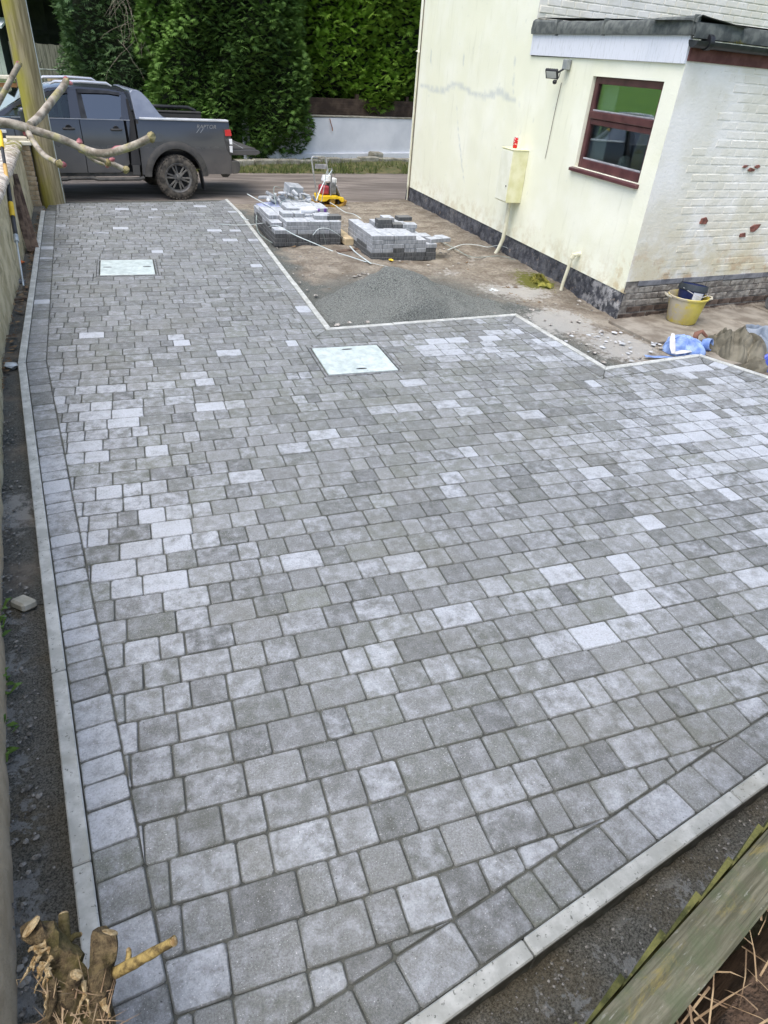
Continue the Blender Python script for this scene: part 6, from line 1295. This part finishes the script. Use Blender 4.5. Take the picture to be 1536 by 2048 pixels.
conifer('conifer', 'dark conifer filling the gap between the two tall roadside conifers', (2.0, 22.4, 0), 1.2, 1.2, 6.8, 'leaf_dark', 12000, .3, 9, .14, taper=.3, bright=.5)
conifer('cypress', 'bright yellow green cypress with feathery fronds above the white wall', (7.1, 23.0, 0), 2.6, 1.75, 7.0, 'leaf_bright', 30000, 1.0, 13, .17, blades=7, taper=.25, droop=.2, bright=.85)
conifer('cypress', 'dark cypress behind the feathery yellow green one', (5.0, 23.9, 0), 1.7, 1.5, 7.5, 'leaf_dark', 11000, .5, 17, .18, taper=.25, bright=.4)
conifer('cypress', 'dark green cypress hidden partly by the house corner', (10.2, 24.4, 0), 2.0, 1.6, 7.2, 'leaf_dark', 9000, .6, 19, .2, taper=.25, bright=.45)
# bare twigs on the blue green conifer
tw = MB(); rr = random.Random(71)
for k in range(34):
    c = Vector((rr.uniform(.1, 1.2), rr.uniform(20.95, 21.1), rr.uniform(2.2, 3.9))); pts = [c]; d = Vector((rr.uniform(-.25, .25), -.22, rr.uniform(-.25, .05)))
    for q in range(5): d = d + Vector((rr.gauss(0, .07), rr.gauss(0, .03), -.05)); pts.append(pts[-1] + d * .5)
    tw.tube(pts, [.0045, .004, .0035, .003, .002, .0015], 4)
tag(stuff(tw.build('dead_twigs', 'twig_bark', fix=False)), 'bare pale dead twigs drooping on the face of the blue green conifer', 'twigs')

# ---- beyond: weathered board fence, barn, paddock rails, wire
bf = thing('board_fence', 'tall weathered grey board fence beyond the road behind the pole', 'fence', (0, 0, 0)); rr = random.Random(81)
A_, B_ = rp(50, 150, 26.5), rp(150, 150, 26.5); A_.z = B_.z = 0; dv = (B_ - A_).normalized()
for k in range(30):
    p = A_ + dv * (-.2 + k * .155); hgt = 2.16 + rr.uniform(-.03, .03); MB().box((p.x, p.y, hgt / 2 - .1), (.148, .025, hgt + .2), (0, 0, math.atan2(dv.y, dv.x) + rr.gauss(0, .03))).build('fence_board', 'grey_boards', bf)
for z in (.5, 1.8): p = A_ + dv * 2.1; MB().box((p.x, p.y + .05, z), (4.7, .05, .09), (0, 0, math.atan2(dv.y, dv.x))).build('fence_rail', 'grey_boards', bf)
barn = thing('barn', 'dark open barn with pale tin roof behind the board fence', 'barn', (0, 0, 0)); D0 = 34.0
def bp_(px, py, d): return rp(px, py, d)
c0 = rp(60, 60, D0); MB().box((c0.x + .2, c0.y + 3, 1.9), (6.6, 5, 3.8)).build('barn_body', 'barn_dark', barn)
MB().box((c0.x + .2, c0.y + .2, 3.95), (7.4, 7.5, .10), (R(8), 0, 0)).build('barn_roof', 'barn_tin', barn); MB().box((c0.x + .2, c0.y - 3.3, 3.52), (7.4, .12, .16)).build('barn_eaves', 'brown_fascia', barn)
for x in (-.4, .55, 1.6): MB().box((c0.x + x, c0.y - .2, 1.6), (.16, .16, 3.6)).build('barn_post', 'barn_dark', barn)
MB().box((c0.x + 1.4, c0.y - .4, 2.45), (3.2, .08, .12)).build('barn_beam', 'barn_dark', barn)
hb = rp(0, 90, 30); bl_ = thing('shed', 'small pale boarded shed at the edge beside the barn', 'shed', (hb.x - 1.55, hb.y + .6, 0))
for k in range(20): MB().box((-1.5 + k * .155, 0, 1.72 if k < 40 else 0), (.148, .03, 1.6)).build('wall_board', 'barn_wall', bl_)
MB().box((0, .9, 1.3), (3.05, 1.7, 2.4)).build('shed_body', 'barn_dark', bl_); MB().box((0, .7, 2.62), (3.4, 2.4, .08), (R(6), 0, 0)).build('shed_roof', 'barn_tin', bl_); MB().box((0, .02, .45), (3.1, .1, .95)).build('shed_base', 'low_stone', bl_)
pf = thing('paddock_fence', 'brown post and rail fence in front of the green paddock', 'fence', (0, 0, 0)); A_ = rp(-60, 175, 27.5); B_ = rp(60, 182, 27.5)
for py0, py1 in ((167, 172), (205, 208)):
    a, b = rp(-80, py0, 27.5), rp(70, py1, 27.5); v = b - a; MB().box((a + b) / 2, (v.length, .05, .11), v.to_track_quat('X', 'Z').to_matrix()).build('rail', 'rail_brown', pf)
for px_ in (-40, 36): a = rp(px_, 165, 27.55); MB().box((a.x, a.y, a.z / 2 - .2), (.12, .12, a.z + .6)).build('post', 'plank_brown', pf)
lg = MB().tube([rp(-30, 156, 28.2), rp(42, 158, 28.2)], .10, 8).build('log_rail', 'stone_pale', smooth=True); tag(lg, 'pale log lying along the top of the paddock fence', 'log')
wr = MB().tube([rp(72, 138, 24), rp(180, 143, 24), rp(300, 149, 24)], .018, 5).build('fence_wire', 'strap_dark'); tag(wr, 'taut dull fence wire running towards the conifers behind the pickup', 'wire')
fc = MB()
for k in range(3): fc.box(rp(100 + 50 * k, 160, 23.9) - Vector((0, 0, .4)), (.07, .07, 1.0))
pr_ = thing('stake_fence', 'low rough stakes and rail behind the pickup roof', 'fence', (0, 0, 0)); fc.build('stakes', 'raw_plank', pr_); a, b = rp(95, 160, 23.9), rp(205, 163, 23.9); v = b - a; MB().box((a + b) / 2, (v.length, .05, .14), v.to_track_quat('X', 'Z').to_matrix()).build('rail', 'raw_plank', pr_)

# ================================================================== NEAR THE CAMERA: fence, bank, stump, branch
FZ = 1.20; a, b = gp(1182, 2048, FZ), gp(1536, 1657, FZ); fdv = (b - a).normalized(); fnv = Vector((-fdv.y, fdv.x, 0)); fa_ = math.atan2(fdv.y, fdv.x)
fen = thing('garden_fence', 'algae green feather edge fence with flat capping rail above the grit trench', 'fence', (0, 0, 0))
p0 = a - fdv * .9; L = 3.2; wdt = .0775
def fl_(u, v, z): p = p0 + fdv * u + fnv * v; return (p.x, p.y, z)
P = []
for i in range(60):
    u = L * i / 59; dd = .0015 * mnoise.noise(Vector((u * 6, 0, 0))); P.append([fl_(u, -wdt + dd, FZ - .045), fl_(u, -wdt - .002 + dd, FZ - .006), fl_(u, -wdt + .006 + dd, FZ + .001 + dd), fl_(u, -wdt * .5, FZ + .003 + dd), fl_(u, -.006, FZ), fl_(u, 0, FZ - .006), fl_(u, 0, FZ - .045)])
MB().grid(P).build('capping_rail', 'fence_wood', fen, smooth=True)
kn = MB().lathe([(0, .0016), (.004, .0014), (.006, .0010), (.008, -.002)], 14, Matrix.Translation(gp(1475, 1806, FZ + .001)) @ Matrix.Rotation(fa_, 4, 'Z') @ Matrix.Scale(1.6, 4, (1, 0, 0))).build('knot', 'knot_dark', fen, smooth=True)
tooth0 = (gp(1464, 1706, FZ) - p0).dot(fdv); pitch = .118; k0 = -8
for k in range(k0, 10):
    u = tooth0 + k * pitch
    if u < .02 or u > L - .05: continue
    dz = random.uniform(-.006, .004); MB().prism([(u, .0185), (u, .006), (u - .130, .0025), (u - .130, .0050)], lambda q, r_, s: fl_(q, r_, s), -.12, FZ - .012 + dz).build('feather_board', 'fence_board_green', fen)
MB().box(fl_(L / 2, -.045, .78), (L, .05, .08), (0, 0, fa_)).build('arris_rail', 'fence_wood', fen)
for u in (.2, 1.9): MB().box(fl_(u, -.085, .55), (.075, .075, 1.25), (0, 0, fa_)).build('fence_post', 'fence_wood', fen, bevel=.004)
# bank behind the fence, where the photographer stands
P = []
for i in range(40):
    u = -.5 + 4 * i / 39; P.append([fl_(u, -.05 - j * .09, .72 + .05 * mnoise.noise(Vector((u * 3, j * .4, 1))) + .03 * mnoise.noise(Vector((u * 11, j * 1.3, 4))) - (.9 if j == 0 else 0)) for j in range(16)])
struct(MB().grid(P).build('bank', 'bank_soil', smooth=2))
rr = random.Random(91); dg = MB()
for k in range(700):
    u = rr.uniform(.6, 2.6); v = -.07 - rr.random() * .5; c = Vector(fl_(u, v, .70 + rr.uniform(0, .06))); an = rr.uniform(0, 6.28); l = rr.uniform(.05, .22); d = Vector((math.cos(an), math.sin(an), rr.uniform(-.1, .5))).normalized(); s = d.cross(Vector((0, 0, 1))).normalized() * rr.uniform(.0010, .003); m1 = c + d * l * .5 + Vector((0, 0, .01)); dg.add([c - s, c + s, m1 + s * .8, m1 - s * .8, c + d * l + Vector((0, 0, -.012))], [(0, 1, 2, 3), (3, 2, 4)])
tag(stuff(dg.build('dead_grass', 'dead_grass', fix=False)), 'dry brown grass and stalks on the bank behind the garden fence', 'dead grass')
# cut stump in the trench corner
def sp_(px, py, z=None, d=2.05): return rp(px, py, d)
st = thing('cut_stump', 'ragged freshly cut shrub stump with splintered pale wood beside the kerb', 'stump', (0, 0, 0))
D_ = 2.05
def limb(pts, rad, nm='limb', mat='bark_stump', n=12, rough=.34, cut=True, seed=0, cutmat='cut_wood'):
    m = MB(); P = [Vector(p) for p in pts]; Q, Rr = [], []
    for i in range(len(P) - 1):
        for k in range(5): t_ = k / 5; Q.append(P[i].lerp(P[i + 1], t_)); Rr.append(rad[i] + (rad[i + 1] - rad[i]) * t_)
    Q.append(P[-1]); Rr.append(rad[-1]); m.tube(Q, Rr, n, caps=True)
    m.v = [tuple(Vector(v) + Vector((mnoise.noise(Vector(v) * 25 + Vector((seed, 0, 0))), mnoise.noise(Vector(v) * 25 + Vector((0, seed, 3))), mnoise.noise(Vector(v) * 25 + Vector((5, 0, seed))))) * rough * rad[0]) for v in m.v]
    o = m.build(nm, mat, st, smooth=True)
    if cut:
        d = (P[-1] - P[-2]).normalized(); Mx = Matrix.Translation(P[-1] + d * .002) @ d.to_track_quat('Z', 'Y').to_matrix().to_4x4(); r_ = rad[-1]
        MB().lathe([(0, .004), (r_ * .5, .003), (r_ * .93, .0), (r_ * .97, -.004)], 14, Mx).build('cut_face', cutmat, o, smooth=True)
    return o
S = lambda px, py, dd=0.0: rp(px, py, D_ + dd)
root = S(160, 2075, .02)
limb([(-.53, .80, -.12), (-.47, .74, .18), S(150, 2150, .22), S(150, 2080, .05), S(140, 1990, .0), S(128, 1920, .0), S(85, 1868, -.02), S(62, 1853, -.03)], [.085, .08, .072, .062, .048, .036, .031, .026], seed=1)
limb([(-.50, .76, -.12), (-.44, .72, .2), S(170, 2150, .2), S(185, 2060, .02), S(195, 1990, -.02), S(203, 1920, -.03), S(218, 1866, -.05)], [.075, .07, .06, .050, .036, .028, .022], seed=2)
limb([S(200, 1960, .0), S(250, 1935, -.05), S(300, 1908, -.10), S(348, 1883, -.15)], [.014, .013, .012, .011], seed=3, mat='twig_yellow')
limb([S(133, 1910, .03), S(130, 1860, .04), S(127, 1828, .05)], [.014, .014, .012], seed=4); limb([S(255, 1932, -.05), S(257, 1915, -.05), S(257, 1900, -.05)], [.008, .007, .006], seed=5, mat='twig_yellow')
limb([S(135, 1885, .02), S(150, 1872, .02), S(160, 1869, .03)], [.008, .007, .006], seed=6); limb([S(148, 1965, -.07), S(150, 1955, -.08), S(152, 1950, -.085)], [.018, .017, .015], seed=7)
limb([S(105, 1960, -.05), S(108, 2000, -.06), S(96, 2040, -.05), S(78, 2060, -.03)], [.010, .008, .007, .005], seed=8)
rr = random.Random(95)
for (px_, py_), (qx, qy), w_ in (((92, 1888), (56, 1903), .020), ((97, 1903), (60, 1897), .016), ((88, 1922), (74, 1958), .022), ((94, 1928), (86, 1975), .016), ((72, 1915), (40, 1965), .011), ((66, 1930), (34, 1966), .008), ((170, 1960), (161, 2030), .013), ((205, 2000), (220, 2035), .018), ((95, 1990), (88, 2030), .010), ((172, 1975), (180, 2035), .010), ((80, 1905), (66, 1940), .014), ((100, 1935), (92, 1965), .018), ((84, 1940), (70, 1990), .009), ((104, 1915), (80, 1945), .012)):
    p, q = S(px_, py_, -.062), S(qx, qy, -.074); d = (q - p); s = d.cross(ray(px_, py_)).normalized() * w_ * .5; nrm = d.cross(s).normalized() * .008; Vt, n7 = [], 7
    for i in range(n7):
        f = i / (n7 - 1); c_ = p + d * f + Vector((rr.gauss(0, .002), rr.gauss(0, .002), rr.gauss(0, .002))); wv = (1 - .75 * f) * rr.uniform(.65, 1.2); Vt += [c_ - s * wv, c_ + nrm * (.5 - .3 * f), c_ + s * wv * rr.uniform(.5, 1.1), c_ - nrm * (.5 - .3 * f)]
    Fs = [(4 * i + k, 4 * i + (k + 1) % 4, 4 * i + 4 + (k + 1) % 4, 4 * i + 4 + k) for i in range(n7 - 1) for k in range(4)] + [(3, 2, 1, 0), (4 * n7 - 4, 4 * n7 - 3, 4 * n7 - 2, 4 * n7 - 1)]
    MB().add(Vt, Fs).build('splinter', 'cut_wood', st)
m = MB(); rr = random.Random(97)
for k in range(150):
    px_, py_ = rr.uniform(95, 225), rr.uniform(1965, 2060); p = S(px_, py_, -.03 + rr.uniform(-.05, .06)); d = Vector((rr.gauss(0, 1), rr.gauss(0, 1), rr.uniform(-.2, 1.2))).normalized(); l = rr.uniform(.02, .09); s = d.cross(Vector((.3, .2, 1))).normalized() * .0018; m.add([p - s, p + s, p + d * l], [(0, 1, 2)])
stuff(m.build('dry_stems', 'dead_grass', st, fix=False))
# budding branch hanging in from the left
br_ = thing('budding_branch', 'bare budding branch reaching in front of the telegraph pole', 'branch', (0, 0, 0)); BD = 1.45
def twig(pts, rad, nm='twig', parent=None):
    P = [rp(px_, py_, BD + dd) for px_, py_, dd in pts]; Q, Rr = [], []
    for i in range(len(P) - 1):
        p0_, p1_, p2_, p3_ = P[max(0, i - 1)], P[i], P[i + 1], P[min(len(P) - 1, i + 2)]
        for k in range(6): t_ = k / 6; Q.append(.5 * ((2 * p1_) + (p2_ - p0_) * t_ + (2 * p0_ - 5 * p1_ + 4 * p2_ - p3_) * t_ ** 2 + (3 * p1_ - p0_ - 3 * p2_ + p3_) * t_ ** 3)); Rr.append(rad[i] + (rad[i + 1] - rad[i]) * t_)
    Q.append(P[-1]); Rr.append(rad[-1]); return MB().tube(Q, Rr, 10).build(nm, 'twig_bark', parent or br_, smooth=True)
def node(px_, py_, r_, dd=0.0, mat='bud_scale'): m = MB(); c_ = rp(px_, py_, BD + dd); pr2 = [(0, -r_), (r_ * .6, -r_ * .75), (r_ * .85, -r_ * .2), (r_ * .8, r_ * .25), (r_ * .5, r_ * .7), (0, r_ * .9)]; m.lathe(pr2, 10, Matrix.Translation(c_)); m.v = [tuple(Vector(v) + Vector((mnoise.noise(Vector(v) * 160), mnoise.noise(Vector(v) * 160 + Vector((7, 0, 0))), mnoise.noise(Vector(v) * 160 + Vector((0, 9, 0))))) * r_ * .45) for v in m.v]; m.build('leaf_scar', mat, br_, smooth=2)
def bud(px_, py_, qx, qy, r_, dd=0.0):
    p, q = rp(px_, py_, BD + dd), rp(qx, qy, BD + dd); MB().tube([p, p.lerp(q, .35), p.lerp(q, .75), q], [r_ * .6, r_, r_ * .75, r_ * .15], 8).build('bud', 'bud_red', br_, smooth=True)
u_ = BD / FPX
stem_ = [Vector((-1.02, 1.15, -.1)), Vector((-1.0, 1.18, .9)), Vector((-.90, 1.25, 1.7)), Vector((-.62, 1.35, 2.18)), rp(-60, 240, BD)]; MB().tube([stem_[0], stem_[1], stem_[2], stem_[3], stem_[3].lerp(stem_[4], .5), stem_[4]], [.026, .023, .018, .013, .010, .0085], 10).build('main_stem', 'twig_bark', br_, smooth=True); MB().tube([stem_[3], rp(-60, 300, BD + .12), rp(-20, 235, BD + .1)], [.010, .006, .005], 8).build('side_stem', 'twig_bark', br_, smooth=True)
twig([(-60, 240, 0), (0, 245, 0), (30, 249, 0), (55, 257, 0)], [8.2 * u_, 7.2 * u_, 6.8 * u_, 7.2 * u_], 'branch')
twig([(55, 257, 0), (85, 266, 0), (120, 277, 0), (160, 294, 0), (190, 305, -.02), (215, 306, -.03), (245, 299, -.05), (275, 288, -.07), (303, 274, -.08)], [6.6 * u_, 6.2 * u_, 6 * u_, 6 * u_, 6 * u_, 5.8 * u_, 5.8 * u_, 5.6 * u_, 5.6 * u_], 'branch')
twig([(60, 250, 0), (80, 232, .03), (105, 200, .06), (125, 175, .09), (133, 160, .1)], [6 * u_, 6.2 * u_, 5.8 * u_, 5.6 * u_, 5 * u_], 'branch'); twig([(55, 262, 0), (68, 285, -.03), (88, 310, -.06), (113, 325, -.08)], [4.5 * u_, 4.2 * u_, 4 * u_, 4 * u_])
twig([(166, 300, 0), (185, 312, .0), (205, 320, .0), (222, 326, .0), (252, 340, .0)], [4 * u_, 3.4 * u_, 3.4 * u_, 4 * u_, 4 * u_]); twig([(168, 304, .02), (190, 322, .02), (215, 330, .02)], [3 * u_, 2.4 * u_, 2.6 * u_]); twig([(-20, 235, .1), (0, 200, .1), (20, 162, .1), (38, 128, .1)], [4.6 * u_, 4.4 * u_, 4.2 * u_, 4.4 * u_])
for (x_, y_, r_, dd) in ((54, 256, 10, 0), (163, 296, 9.5, 0), (222, 304, 7.5, -.03), (303, 274, 10, -.08), (120, 327, 9, -.08), (216, 325, 8.5, .0), (252, 339, 8, 0), (134, 163, 8, .1), (38, 128, 6, .1), (77, 236, 7, .03)): node(x_, y_, r_ * .78 * u_, dd)
for b4 in ((52, 262, 50, 273, 4.5, 0), (160, 290, 158, 276, 5, 0), (224, 300, 248, 293, 4.2, -.04), (122, 328, 134, 331, 4.5, -.08), (218, 323, 230, 317, 4, 0), (214, 330, 216, 336, 3.5, 0), (132, 160, 131, 152, 4.5, .1), (136, 165, 146, 168, 3.5, .1), (36, 126, 33, 122, 3, .1)): bud(b4[0], b4[1], b4[2], b4[3], b4[4] * u_, b4[5])
